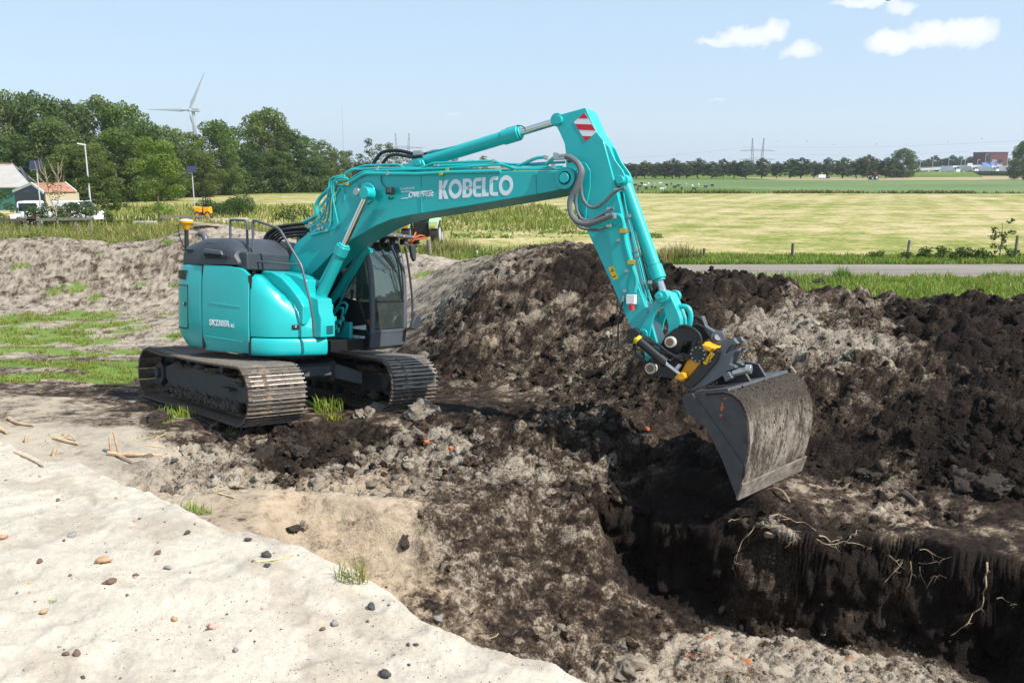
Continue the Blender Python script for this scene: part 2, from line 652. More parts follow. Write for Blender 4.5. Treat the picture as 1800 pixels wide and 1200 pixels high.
def macro(X, Y):
    top = np.clip(top_s(X, Y), -0.5, 2.9)
    d = wall_d(X, Y)
    rise = smooth01((d + 0.42) / 0.80) * 4.4
    pit = np.clip(pit_s(X, Y), -1.75, 3.0) + rise
    top = top - .20 * smooth01((.55 - d) / .75) * smooth01((X - 1.2) / 1.0) * smooth01((11.8 - Y) / .6)
    ss, sd = sand_surface(X, Y)
    k = 0.12
    ground = np.minimum(top, pit)
    h = np.clip(0.5 + 0.5 * (top - pit) / k, 0, 1)               # soft minimum keeps the rim rounded
    ground = ground - 0.25 * k * np.where(np.abs(top - pit) < k, (1 - np.abs(top - pit) / k) ** 2, 0)
    z = np.maximum(ground, ss)
    return ease_edges(X, Y, z), dict(pit=smooth01((top - pit) / .12), sand=smooth01((ss - ground + .02) / .06), d=d, sd=sd)


def hit(x, y):
    """where the line of sight through a photo pixel meets the ground"""
    r = ray(x, y)
    Yv = np.arange(3.0, 45.0, 0.05)
    X = r.x / r.y * Yv
    Z = CAM_H + r.z / r.y * Yv
    g, _ = macro(X, Yv)
    g = np.where(Yv > 35.9, -.5, g)
    i = int(np.argmax(Z < g)) if (Z < g).any() else len(Yv) - 1
    return Vector((X[i], Yv[i], g[i]))


# lightness of the soil (0 black peat .. 1 pale grey), where the photograph shows it
LIGHT_PX = [(800, 560, .34), (900, 520, .34), (860, 470, .7), (920, 468, .3), (1000, 472, .05), (1040, 500, .1), (960, 560, .5),
            (900, 640, .27), (800, 650, .2), (1000, 650, .34), (850, 720, .1), (950, 720, .2), (1050, 700, .24), (1100, 560, .3),
            (740, 490, .85), (780, 520, .7), (1200, 500, .05), (1300, 500, .1), (1230, 560, .1), (1340, 560, .72), (1440, 560, .8),
            (1500, 600, .72), (1400, 640, .6), (1320, 640, .42), (1480, 680, .28), (1420, 720, .12), (1350, 740, .1), (1380, 690, .25), (1300, 700, .2), (1540, 640, .3), (1520, 545, .3), (1600, 570, .05), (1700, 600, .02),
            (1780, 560, .05), (1560, 700, .08), (1700, 750, .02), (1480, 790, .04), (1780, 850, .05), (1640, 800, .02),
            (1550, 868, .36), (1450, 862, .3), (1400, 850, .25), (1700, 910, .34), (1790, 935, .3), (1100, 760, .14), (1200, 700, .1), (1150, 680, .14), (1000, 780, .32), (900, 760, .3), (900, 800, .6),
            (800, 795, .66), (700, 780, .6), (620, 800, .62), (480, 800, .03), (540, 790, .08), (540, 835, .6), (600, 755, .12),
            (700, 740, .3), (450, 790, .1), (640, 760, .1), (800, 900, .38), (950, 880, .40), (1000, 980, .31), (900, 1050, .33), (880, 960, .36),
            (1000, 1150, .33), (800, 1050, .46), (740, 1000, .5), (1150, 1080, .30), (1080, 1180, .5), (1300, 1110, .95), (1360, 1110, .9), (1520, 1140, .85), (1650, 1165, .7),
            (1450, 1150, .9), (1600, 1180, .75), (1230, 1150, .75), (1150, 900, .02), (1300, 950, .02), (1500, 1000, .01), (1700, 1050, .01),
            (1250, 1000, .02), (1190, 960, .02), (1750, 1000, .02), (1400, 1010, .01), (1060, 830, .35),
            (300, 800, .95), (150, 760, .9), (60, 710, .75), (200, 735, .5), (330, 755, .4), (400, 800, .9), (280, 720, .25),
            (180, 690, .3), (400, 850, .95), (100, 660, .45), (50, 600, .75), (250, 580, .75), (150, 480, .68), (50, 450, .72),
            (300, 450, .62), (280, 520, .7), (400, 420, .85), (540, 880, .95), (640, 890, .95), (700, 900, .85), (590, 960, .8)]
_lp = [(hit(x, y), v) for x, y, v in LIGHT_PX]
LXY = np.array([(p.x, p.y) for p, v in _lp])
LV = np.array([v for p, v in _lp])
TAN_PX = [(520, 880, .9), (620, 880, 1), (700, 900, .9), (600, 930, .8), (720, 980, .7), (780, 1060, .6), (450, 880, .8), (800, 960, .25),
          (880, 1000, .15), (400, 850, .55), (300, 820, .4), (1300, 1120, .25), (560, 880, 1), (1550, 880, .5), (1700, 920, .5),
          (900, 900, .05), (1000, 700, .1), (860, 800, .1), (1400, 600, .1), (1000, 1000, .05), (200, 740, .5), (150, 480, .35), (300, 600, .4),
          (960, 560, .5), (1450, 1150, .3), (1600, 600, .1), (1250, 950, .05), (740, 480, .3), (60, 600, .4), (550, 800, .1)]
_tp = [(hit(x, y), v) for x, y, v in TAN_PX]
TXY = np.array([(p.x, p.y) for p, v in _tp])
TV = np.array([v for p, v in _tp])
GRASS_PX = [(30, 470, .5, .6), (90, 455, .45, .6), (140, 500, .6, .7), (195, 470, .5, .6), (245, 500, .5, .7), (285, 430, .5, .6), (120, 440, .4, .5), (60, 505, .6, .6), (175, 445, .4, .5), (300, 500, .5, .6), (60, 600, 1.5, 1.0), (130, 620, 1.3, .9), (20, 585, 1.6, 1.0), (180, 572, 1.5, .9), (10, 665, 1.0, .9), (150, 665, 1.0, 1.0), (215, 640, .9, .9), (90, 640, 1.2, 1.0), (40, 560, 2.0, .9), (150, 556, 1.8, .8), (100, 590, 1.3, .8), (150, 600, 1.3, .8), (60, 615, 1.4, .9), (20, 640, 1.3, .8), (120, 640, 1.2, 1.0),
            (190, 650, 1.1, 1.0), (230, 660, .8, .9), (60, 660, .9, .7), (240, 580, 1.2, .7), (230, 620, .8, .7), (290, 555, 1.3, .5),
            (310, 735, .35, .5), (110, 508, .8, .6), (160, 520, .7, .6), (225, 535, .8, .5), (260, 450, .5, .5), (30, 500, .7, .3),
            (745, 480, .6, .6), (770, 455, .8, .4), (300, 590, 1.0, .6), (-60, 620, 2.0, .8), (-50, 566, 2.4, .9), (575, 725, .3, .6)]
_gp = [(hit(x, y), r, v) for x, y, r, v in GRASS_PX]


def idw(X, Y, C, V, p=2.5):
    sh = X.shape
    q = np.stack([X.ravel(), Y.ravel()], 1)
    out = np.empty(len(q))
    for i in range(0, len(q), 40000):
        s = q[i:i + 40000]
        r2 = ((s[:, None, :] - C[None]) ** 2).sum(-1) + 0.02
        w = r2 ** -p
        out[i:i + 40000] = (w @ V) / w.sum(1)
    return out.reshape(sh)


PEAT = np.array((.0135, .0095, .0078))
BROWN = np.array((.060, .043, .031))
GREY = np.array((.185, .153, .120))
PALE = np.array((.325, .28, .225))
TANC = np.array((.36, .27, .18))
SANDC = np.array((.43, .385, .32))
GRASSC = np.array((.10, .17, .025))


def mixc(a, b, t):
    return a * (1 - t[..., None]) + b * t[..., None]


def terrain(X, Y, detail=True):
    z, mk = macro(X, Y)
    U, V = X - .3 * z, Y + 1.6 * z          # run along the slopes as well
    wx, wy = (fbm(X * .9, Y * .9, 5, 3) - .5) * .9, (fbm(X * .9 + 40, Y * .9, 6, 3) - .5) * .9
    L = idw(X + wx, Y + wy, LXY, LV)
    T = idw(X + wx, Y + wy, TXY, TV, 2.0)
    sand = mk['sand']
    # grass cover
    g = np.zeros_like(X)
    for p, r, v in _gp:
        g = np.maximum(g, v * np.exp(-((X + wx * .6 - p.x) ** 2 + ((Y + wy * .7 - p.y) * 1.7) ** 2) / (r * r * 1.0)))
    far = smooth01((Y - 33.6) / 1.2)
    right_far = smooth01((Y - (19.5 + 0 * X)) / 1.5) * smooth01((X + 1.5) / 2.0)
    g = np.maximum(g, np.maximum(far, right_far) * .95)
    gn = fbm(U * 2.3, V * 2.3, 33, 4)
    grass = smooth01((g - .16 - .70 * (gn - .2)) / .25) * (1 - sand)
    # how cloddy the ground is
    mound = smooth01((z - .22 - .0) / .35) * smooth01((X + 2.6) / 1.0) * smooth01((22 - Y) / 3)
    front = smooth01((X + 5.2) / .8) * smooth01((13.4 - Y) / .8) * smooth01((Y - 9.6) / .6) * (1 - mk['pit'])
    berm = smooth01((z + .25) / .5) * smooth01((Y - 21) / 4)
    bench = smooth01((.12 - np.abs(z + .02)) / .1) * smooth01((X - 1.6) / .8) * smooth01((mk['d'] - .05) / .15) * smooth01((1.35 - mk['d']) / .3)
    clod = np.clip(np.maximum.reduce([mound, front * .8, mk['pit'] * .50, berm * .4]), 0, 1) * (1 - sand) * (1 - .75 * bench)
    wall = smooth01((mk['d'] + .56) / .2) * smooth01((.3 - mk['d']) / .25) * mk['pit']
    clod = np.maximum(clod, wall * .8 * (1 - sand))
    tan_face = smooth01((T - .5) / .3) * mk['pit']
    clod = clod * (1 - .35 * tan_face)
    steep = smooth01((mk['d'] + .5) / .15) * smooth01((.34 - mk['d']) / .2) * mk['pit']
    dz = np.zeros_like(X)
    tone = np.zeros_like(X)
    if detail:
        for cell, amp, seed, wgt in ((.62, .20, 101, .16), (.30, .125, 111, .30), (.155, .075, 121, .34), (.08, .040, 131, .24),
                                     (.043, .02, 141, .14)):
            patch = smooth01((fbm(U / cell * .22, V / cell * .22, seed + 7, 2) - .34) / .25)
            h, r = lumps(U + wx * .1, V + wy * .1, cell, seed)
            dz += h * amp * patch * (1.0 if cell < .5 else .8)
            tone += (r - .5) * wgt * np.where(h > 0, 1, 0)
        rough = fbm(U * 4.2, V * 4.2, 171, 5, .66) - .5
        crease = 1 - np.abs(2 * fbm(U * 2.6, V * 2.6, 181, 4, .6) - 1) * 2.2
        dz = dz + rough * .17 - np.clip(crease, 0, 1) ** 3 * .07
        dz = (dz - .19) * clod
        dz += (fbm(U * 1.7, V * 1.7, 51, 4) - .5) * (.03 + .20 * clod)
        # flat parts: ruts and grit
        flat = (1 - clod) * (1 - sand)
        h, r = lumps(X, Y, .07, 161)
        dz += flat * (h * .018 * smooth01((fbm(X * 1.1, Y * 1.1, 62, 3) - .45) / .15))
        dz += flat * (fbm(X * .9 + Y * .5, Y * 3.2, 52, 3) - .5) * .07
        # sand: soft runnels down the bank and small bumps
        u = X * .8 - Y * .6
        v = X * .6 + Y * .8
        dz += sand * ((fbm(u * 1.0, v * 4.0, 53, 5, .6) - .5) * .085 + (fbm(X * 7, Y * 7, 54, 4, .6) - .5) * .035 - .03 * lumps(X + 3, Y, .35, 191)[0] * smooth01((fbm(X * .8, Y * .8, 55, 2) - .5) / .1))
        dz *= (1 - .78 * steep)
        dz *= smooth01((35.8 - Y) / 1.2) * (1 - .8 * smooth01((np.abs(X) / Y - .7) / .08) * smooth01((Y - 6) / 3))
    # ---- colour (what the soil itself is)
    nb = fbm(U * 3.1, V * 3.1, 81, 5, .6)
    ns = fbm(U * 13, V * 13, 82, 4, .6)
    calm = np.clip(.28 + 2.4 * L, 0, 1)
    t = L + (tone * 1.35 + (nb - .5) * .50 + (rough * .5 if detail else 0)) * calm
    t = np.where(L < .03, t * .35, t)
    t = np.clip(t, 0, 1.15)
    c = mixc(np.broadcast_to(PEAT, X.shape + (3,)), BROWN, smooth01(t / .42))
    c = mixc(c, GREY, smooth01((t - .38) / .34))
    c = mixc(c, PALE, smooth01((t - .78) / .3))
    tm = np.clip(T + (nb - .5) * .6, 0, 1)
    tanw = smooth01((tm - .12) / .75) * smooth01((t - .12) / .5)
    c = mixc(c, TANC * (0.72 + .5 * nb)[..., None] * np.clip(.25 + t, 0, 1)[..., None], np.clip(tanw, 0, 1) * .9)
    rust = smooth01((vnoise(U * 16, V * 16, 84) - .86) / .06) * smooth01((mk['pit'] * 1.0 - .5) / .2) * smooth01((L - .45) / .2) * smooth01((X - .6) / .4)
    c = mixc(c, np.array((.42, .12, .03)), rust * .8)
    sn = SANDC * (1 + (nb - .5)[..., None] * .30 + (ns - .5)[..., None] * .14)
    damp = smooth01((fbm(X * 1.0 - Y * .7, X * 1.5 + Y * 2.0, 85, 4) - .56) / .16)
    sn = mixc(sn, np.array((.285, .235, .18)), damp * .5)
    c = mixc(c, sn, sand)
    leftflat = smooth01((-4.3 - X) / .8) * smooth01((13.2 - Y) / 1.2) * (1 - sand)
    c = mixc(c, np.array((.385, .335, .27)) * (.8 + .5 * (nb - .3))[..., None], leftflat * smooth01((L - .55) / .25) * .85)
    c = mixc(c, GRASSC * (0.65 + .8 * ns)[..., None], grass * .85)
    keepc = np.clip(sand + grass * .85 * (1 - sand) + tanw * .6 * (1 - sand) + leftflat * smooth01((L - .55) / .25) * .5 + rust, 0, 1)
    return z + dz, c, dict(keep=keepc, clod=clod, sand=sand, grass=grass, L=t, wall=wall, T=T, **{k: mk[k] for k in ('pit', 'd', 'sd')})


# fan-shaped sheet: finer near the viewer's side, coarser far away
NX = 760
ys = [2.4]
while ys[-1] < 36.0:
    y_ = ys[-1]
    step = y_ * .0042
    if 8.7 < y_ < 11.3:
        step = .013
    elif 8.2 < y_ < 11.4:
        step = .025
    if 11.4 <= y_ < 21:
        step = y_ * .0030
    ys.append(y_ + step)
ys[-1] = 36.0
ys = np.array(ys)
ts = np.linspace(-.86, .86, NX)
GY_, GT_ = np.meshgrid(ys, ts, indexing='ij')
GX_ = GT_ * GY_
GZ_, GC_, GM_ = terrain(GX_, GY_)
GZ_[-1, :] = -.5
# the cut peat face: relief and colour vary with height as well as along it
_w = GM_['wall'] * (1 - GM_['sand'])
_s = GX_ * .91 - GY_ * .41
_n = (fbm(_s * 1.6, GZ_ * 2.2, 601, 6, .64) - .5) * .60 + (lumps(_s + .3, GZ_ + .2, .45, 607)[0] - .3) * .13 + (lumps(_s + .2 * fbm(_s * 3, GZ_ * 3, 606, 2), GZ_, .21, 604)[0] - .3) * .10 + (lumps(_s, GZ_, .09, 605)[0] - .3) * .05
GXw_ = GX_ - .41 * _w * _n
GYw_ = GY_ - .91 * _w * _n
_t = np.clip((fbm(_s * 3, GZ_ * 5, 603, 5, .65) - .56) / .3, 0, 1)
_fc = mixc(np.broadcast_to(PEAT, GC_.shape), np.array((.075, .055, .042)), _t)
GC_ = mixc(GC_, _fc, np.clip(_w * 1.3, 0, 1) * smooth01((GX_ - .9) / .5))
ny = len(ys)
idx = np.arange(ny * NX).reshape(ny, NX)
quads = np.stack([idx[:-1, :-1], idx[:-1, 1:], idx[1:, 1:], idx[1:, :-1]], -1).reshape(-1)


def soil_mat():
    """soil tone from the mesh, broken up in 3-D so that it never smears down a slope"""
    m = bpy.data.materials.new('soil')
    m.use_nodes = True
    w = NT(m.node_tree)
    b = w.n['Principled BSDF']
    b.inputs['Roughness'].default_value = .95
    b.inputs['Specular IOR Level'].default_value = .12
    pos = w.add('ShaderNodeTexCoord').outputs['Object']
    col = w.add('ShaderNodeVertexColor', layer_name='col').outputs['Color']
    ts = w.add('ShaderNodeSeparateColor', {0: w.add('ShaderNodeVertexColor', layer_name='tone').outputs['Color']})
    n1 = w.noise(pos, 7, 6, .66)
    n2 = w.noise(pos, 30, 5, .66)
    n3 = w.noise(pos, 110, 3, .6)
    vo = w.add('ShaderNodeTexVoronoi', {'Vector': pos, 'Scale': 34.0, 'Randomness': 1.0})
    vc = w.add('ShaderNodeSeparateColor', {0: vo.outputs['Color']}).outputs[0]
    t = w.math('MULTIPLY', w.math('SUBTRACT', n1, .5), .46)
    t = w.math('ADD', t, w.math('MULTIPLY', w.math('SUBTRACT', n2, .5), .95))
    t = w.math('ADD', t, w.math('MULTIPLY', w.math('SUBTRACT', n3, .5), .75))
    t = w.math('ADD', t, w.math('MULTIPLY', w.math('SUBTRACT', vc, .5), .30))
    calm = w.math('MULTIPLY_ADD', ts.outputs[0], 2.2, .34, clamp=True)
    t = w.math('MULTIPLY_ADD', t, calm, ts.outputs[0])
    c4 = lambda c: tuple(float(x) for x in c)
    soil = w.ramp(t, [(0.02, c4(PEAT)), (.30, c4(BROWN * .8)), (.46, c4(BROWN * 1.35)), (.62, c4(GREY)), (.98, c4(PALE))])
    g = w.math('MULTIPLY_ADD', n2, .55, w.math('MULTIPLY_ADD', n3, .5, .475))
    kept = w.mix(1.0, col, w.add('ShaderNodeCombineColor', {0: g, 1: g, 2: g}).outputs[0], 'MULTIPLY')
    w.l.new(w.mix(ts.outputs[1], soil, kept), b.inputs['Base Color'])
    hsum = w.math('MULTIPLY_ADD', n1, .8, w.math('MULTIPLY_ADD', n2, .55, w.math('MULTIPLY', n3, .22)))
    hsum = w.math('MULTIPLY_ADD', vo.outputs['Distance'], -.35, hsum)
    st = w.math('MULTIPLY_ADD', ts.outputs[2], .80, .15)
    bn = w.add('ShaderNodeBump', {'Height': hsum, 'Strength': st, 'Distance': .055})
    w.l.new(bn.outputs[0], b.inputs['Normal'])
    return m


M_soil = soil_mat()
ground_ob = np_obj('ground', np.stack([GXw_, GYw_, GZ_], -1).reshape(-1, 3), quads, 4, M_soil, cols=GC_.reshape(-1, 3), smooth=True)
_at = ground_ob.data.color_attributes.new('tone', 'FLOAT_COLOR', 'POINT')
_tone = np.ones((ny * NX, 4), np.float32)
_wallk = (GM_['wall'] * smooth01((GX_ - .9) / .5)).reshape(-1)
_tone[:, 0] = np.where(_wallk > .3, np.clip(GM_['L'].reshape(-1), 0, 1) * .25, np.clip(GM_['L'].reshape(-1), 0, 1.2))
_tone[:, 1] = GM_['keep'].reshape(-1)
_tone[:, 2] = np.clip(GM_['clod'].reshape(-1) * 1.1, 0, 1)
_at.data.foreach_set('color', _tone.ravel())
tag(ground_ob, kind='structure')


def height(x, y):
    """bilinear height of the finished ground sheet"""
    x, y = np.asarray(x, float), np.asarray(y, float)
    i = np.clip(np.searchsorted(ys, y) - 1, 0, ny - 2)
    fy = np.clip((y - ys[i]) / (ys[i + 1] - ys[i]), 0, 1)
    t = np.clip((x / y - ts[0]) / (ts[1] - ts[0]), 0, NX - 1.001)
    j = t.astype(int)
    fx = t - j
    z = (GZ_[i, j] * (1 - fx) + GZ_[i, j + 1] * fx) * (1 - fy) + (GZ_[i + 1, j] * (1 - fx) + GZ_[i + 1, j + 1] * fx) * fy
    return np.where(y > 35.95, -.5, z)


def field(name, x, y):
    x, y = np.asarray(x, float), np.asarray(y, float)
    i = np.clip(np.searchsorted(ys, y), 0, ny - 1)
    j = np.clip(np.round((x / y - ts[0]) / (ts[1] - ts[0])), 0, NX - 1).astype(int)
    return (GC_ if name == 'color' else GM_[name])[i, j]


bpy.context.view_layer.update()


def on_ground(x, y):
    """where a photo pixel falls on the finished ground"""
    ok, loc, nrm, fi = ground_ob.ray_cast(EYE, ray(x, y).normalized())
    return Vector(loc) if ok else hit(x, y)


# ------------------------------------------------------------------ clods lying on the mounds
def ico(sub):
    bm = bmesh.new()
    bmesh.ops.create_icosphere(bm, subdivisions=sub, radius=1.0)
    v = np.array([p.co[:] for p in bm.verts])
    f = np.array([[q.index for q in p.verts] for p in bm.faces])
    bm.free()
    return v, f


def rock_shapes(n, sub, seed, rough=.35, flat=(.55, .9)):
    rng = np.random.default_rng(seed)
    v, f = ico(sub)
    out = []
    for _ in range(n):
        d = np.ones(len(v))
        for _k in range(7):
            ax = rng.normal(size=3)
            ax /= np.linalg.norm(ax)
            d += rough * .33 * np.sin(v @ ax * rng.uniform(1.5, 5) + rng.uniform(0, 6))
        for _k in range(14):                     # crumbly surface
            ax = rng.normal(size=3)
            ax /= np.linalg.norm(ax)
            d += rough * .15 * np.sin(v @ ax * rng.uniform(6, 22) + rng.uniform(0, 6))
        for _k in range(3):                      # chop a few facets
            ax = rng.normal(size=3)
            ax /= np.linalg.norm(ax)
            h = v @ ax * d
            lim = rng.uniform(.55, .85)
            d = np.where(h > lim, d * lim / np.maximum(h, 1e-6), d)
        out.append(v * d[:, None] * np.array((1, rng.uniform(.65, .95), rng.uniform(*flat))))
    return out, f


def rot_random(rng, n, tilt=.5):
    a = rng.uniform(0, 2 * pi, n)
    b = rng.normal(0, tilt, n)
    c = rng.normal(0, tilt, n)
    ca, sa, cb, sb, cc, sc = np.cos(a), np.sin(a), np.cos(b), np.sin(b), np.cos(c), np.sin(c)
    z, o = np.zeros(n), np.ones(n)
    Rz = np.stack([ca, -sa, z, sa, ca, z, z, z, o], -1).reshape(n, 3, 3)
    Rx = np.stack([o, z, z, z, cb, -sb, z, sb, cb], -1).reshape(n, 3, 3)
    Ry = np.stack([cc, z, sc, z, o, z, -sc, z, cc], -1).reshape(n, 3, 3)
    return Rz @ Rx @ Ry


def scatter_mesh(name, shapes, faces, pos, size, cols, material, rng, tilt=.5, smooth=False):
    n = len(pos)
    R = rot_random(rng, n, tilt)
    k = rng.integers(0, len(shapes), n)
    S = np.stack(shapes)[k]
    V = np.einsum('nij,nvj->nvi', R, S) * size[:, None, None] + pos[:, None, :]
    nv = S.shape[1]
    F = (faces[None] + (np.arange(n) * nv)[:, None, None]).reshape(-1)
    C = np.repeat(cols, nv, axis=0)
    return np_obj(name, V.reshape(-1, 3), F, faces.shape[1], material, cols=C, smooth=smooth)


def scatter_clods():
    rng = np.random.default_rng(21)
    shapes, f = rock_shapes(14, 3, 3, .55)
    shapes1, f1 = rock_shapes(14, 1, 4, .5)
    N = 90000
    Yc = 8.2 * (22 / 8.2) ** rng.random(N)
    Xc = rng.uniform(-.62, .68, N) * Yc
    w = np.clip(field('clod', Xc, Yc) - .15, 0, 1) * (1 - field('grass', Xc, Yc)) * (Yc < 21.5)
    tanf = smooth01((field('T', Xc, Yc) - .5) / .3) * field('pit', Xc, Yc)
    w = w * (1 - .9 * tanf)
    patch = smooth01((fbm(Xc * .8, Yc * .8, 401, 3) - .38) / .2) * .85 + .15
    keep = rng.random(N) < w * patch
    Xc, Yc = Xc[keep], Yc[keep]
    n = len(Xc)
    s = .008 + .019 * rng.random(n) ** 2.2 + .075 * rng.random(n) ** 16
    s *= np.where(field('pit', Xc, Yc) > .5, .72, 1.0)
    Zc = height(Xc, Yc) + s * .05
    tl = field('L', Xc, Yc) + rng.normal(-.02, .17, n)
    c = mixc(np.broadcast_to(PEAT, (n, 3)), BROWN, smooth01(tl / .4))
    c = mixc(c, GREY, smooth01((tl - .36) / .34))
    c = mixc(c, PALE, smooth01((tl - .8) / .3))
    big = s > .042
    pos = np.stack([Xc, Yc, Zc], 1)
    M = col_mat('clod_soil', rough=.95, var=.55, vscale=60, bump=1.0, bscale=110, spec=.12)
    a = scatter_mesh('soil_clods', shapes, f, pos[big], s[big], c[big], M, rng, smooth=True)
    b = scatter_mesh('soil_crumbs', shapes1, f1, pos[~big], s[~big], c[~big], M, rng, smooth=True)
    tag(a, kind='stuff')
    tag(b, kind='stuff')


scatter_clods()

# ================================================================== EXCAVATOR
PSI_U, PSI_T = 0.51, 0.838         # heading of upper body and of the tracks (from +X towards the viewer)


def heading(a):
    q = Vector((cos(a), -sin(a), 0))
    q = q - TILT * q.dot(TILT)
    return q.normalized()


FU = heading(PSI_U)
LU = TILT.cross(FU)
ROOT_M = Matrix((FU, LU, TILT)).transposed().to_4x4()
ROOT_M.translation = MACH
ROOT_I = ROOT_M.inverted()
FT = heading(PSI_T)
LT = TILT.cross(FT)
R3 = ROOT_M.to_3x3().inverted()
FT_, LT_ = R3 @ FT, R3 @ LT        # track axes in the machine's own frame
UP_ = Vector((0, 0, 1))

exc = bpy.data.objects.new('excavator', None)
link(exc)
exc.matrix_world = ROOT_M
tag(exc, 'turquoise crawler excavator with white lettering on its boom, digging beside the peat heap', 'excavator')


def on_plane(x, y, l):
    """photo pixel -> point of the machine's lengthwise plane l metres left of its middle, in the machine's frame"""
    r = ray(x, y)
    t = (l - (EYE - MACH).dot(LU)) / r.dot(LU)
    return ROOT_I @ (EYE + r * t)


def az(x, y, l):
    p = on_plane(x, y, l)
    return (p.x, p.z)


def T(a, l, h):
    return FT_ * a + LT_ * l + UP_ * h


TEAL = (.008, .395, .400)
M_teal = mat('turquoise_paint', TEAL, rough=.33, coat=.5, noise=.04, nscale=1.3, dirt=(.05, .33, .33), dirt_amt=.50, dscale=2.4)
M_teal_d = mat('turquoise_steel', TEAL, rough=.38, coat=.3, noise=.05, nscale=3, dirt=(.03, .25, .25), dirt_amt=.48, dscale=2.6)
M_dark = mat('dark_grey_plastic', (.035, .042, .052), rough=.48, noise=.12, nscale=5)
M_grey = mat('slate_grey_paint', (.075, .085, .10), rough=.42, noise=.08, nscale=4)
M_black = mat('black_steel', (.010, .010, .011), rough=.42, noise=.2, nscale=9, dirt=(.05, .04, .032), dirt_amt=.38, dscale=5)
M_rubber = mat('black_rubber', (.012, .012, .013), rough=.45)
M_hose = mat('grey_hose_sleeve', (.12, .125, .135), rough=.5, noise=.2, nscale=30)
M_chrome = mat('polished_chrome', (.72, .70, .68), rough=.16, metal=1.0)
M_zinc = mat('zinc_fitting', (.45, .45, .43), rough=.35, metal=.8)
M_brass = mat('yellow_zinc', (.62, .42, .08), rough=.35, metal=.7)
M_yellow = mat('yellow_paint', (.72, .33, .008), rough=.42, noise=.08, nscale=6, dirt=(.10, .07, .04), dirt_amt=.36, dscale=5)
M_white = mat('white_print', (.72, .73, .78), rough=.5)
M_red = mat('red_print', (.55, .012, .03), rough=.5)
M_track = mat('muddy_track_steel', (.085, .060, .044), rough=.65, metal=.0, noise=.35, nscale=9, bump=.5, bscale=30,
              dirt=(.20, .15, .11), dirt_amt=.68, dscale=3.2)
M_frame = mat('muddy_track_frame', (.040, .042, .046), rough=.6, noise=.2, nscale=5, bump=.35, bscale=25,
              dirt=(.085, .068, .052), dirt_amt=.64, dscale=2.6)
M_mud = mat('caked_mud', (.085, .066, .05), rough=.95, noise=.4, nscale=8, bump=.9, bscale=30)
M_worn = mat('worn_grouser', (.34, .32, .30), rough=.38, metal=.75, noise=.3, nscale=25)
M_bucket = mat('bucket_steel', (.060, .062, .068), rough=.5, noise=.22, nscale=6, dirt=(.035, .028, .023), dirt_amt=.58, dscale=2.6)
M_orange = mat('orange_lens', (.75, .22, .01), rough=.3)
M_lens = mat('clear_lens', (.6, .62, .62), rough=.15)
M_bushing = mat('pale_bushing', (.55, .52, .46), rough=.4)
M_rust = mat('pin_face', (.20, .12, .07), rough=.5, metal=.4)
M_sticker = mat('white_sticker', (.68, .68, .68), rough=.5)
M_seat = mat('seat_fabric', (.03, .03, .033), rough=.85)


def glass_mat(name, tint, f=.72):
    m = bpy.data.materials.new(name)
    m.use_nodes = True
    w = NT(m.node_tree)
    w.n.clear()
    out = w.add('ShaderNodeOutputMaterial')
    tr = w.add('ShaderNodeBsdfTransparent', {'Color': tuple(tint) + (1,)})
    gl = w.add('ShaderNodeBsdfGlossy', {'Color': (.9, 1, .98, 1), 'Roughness': .02})
    df = w.add('ShaderNodeBsdfDiffuse', {'Color': (.40, .52, .48, 1)})
    m0 = w.add('ShaderNodeMixShader', {0: .07, 1: tr.outputs[0], 2: df.outputs[0]})
    fr = w.add('ShaderNodeFresnel', {'IOR': 1.5})
    mx = w.add('ShaderNodeMixShader', {0: w.math('MULTIPLY_ADD', fr.outputs[0], .9, .06), 1: m0.outputs[0], 2: gl.outputs[0]})
    w.l.new(mx.outputs[0], out.inputs['Surface'])
    return m


M_glass = glass_mat('cab_glass', (.70, .80, .77))
M_glass_d = glass_mat('tinted_glass', (.35, .40, .40))


# ---------------------------------------------------------------- undercarriage
TR_L, TR_R, TR_W, GAUGE = 3.68, .43, .92, 2.5


def track_path(s, sag=True):
    """point and outward normal of the shoe run, in (along, up); s in metres"""
    half, arc = TR_L, pi * TR_R
    per = 2 * half + 2 * arc
    s %= per
    zc = .47
    if s < half:                                             # top, rear to front
        a = -TR_L / 2 + s
        dip = -.030 * sin(pi * s / half) if sag else 0
        dip += -.022 * max(0, sin(pi * min(1, s / 1.3)))
        return a, zc + TR_R + dip, 0, 1
    s -= half
    if s < arc:
        t = s / TR_R
        return TR_L / 2 + TR_R * sin(t), zc + TR_R * cos(t), sin(t), cos(t)
    s -= arc
    if s < half:
        return TR_L / 2 - s, zc - TR_R, 0, -1
    t = (s - half) / TR_R
    return -TR_L / 2 - TR_R * sin(t), zc - TR_R * cos(t), -sin(t), -cos(t)


N_SHOE = 50
PITCH_S = (2 * TR_L + 2 * pi * TR_R) / N_SHOE


def shoe_mesh():
    p = PITCH_S * .94
    prof = [(-p / 2, -.012), (-p / 2, .016)]
    for c in (-p * .40, -.0, p * .40):
        prof += [(c - .016, .017), (c - .008, .031), (c + .008, .031), (c + .016, .017)]
    prof += [(p / 2, .018), (p / 2, -.012)]
    mb = MB()
    mb.prism(prof, lambda q: Vector((q[0], -TR_W / 2, q[1])), lambda q: Vector((q[0], TR_W / 2, q[1])))
    mb.mi = 1
    for c in (-p * .40, 0, p * .40):
        for k in range(3):
            y0 = -TR_W / 2 + TR_W * (k + .12) / 3
            mb.box((c, y0 + TR_W * .13, .0325), (.017, TR_W * (.22 + .08 * ((k * 7 + int(c * 90)) % 3)), .004))
    return mb.mesh('track_shoe', [M_track, M_worn], smooth=0)


SHOE = shoe_mesh()


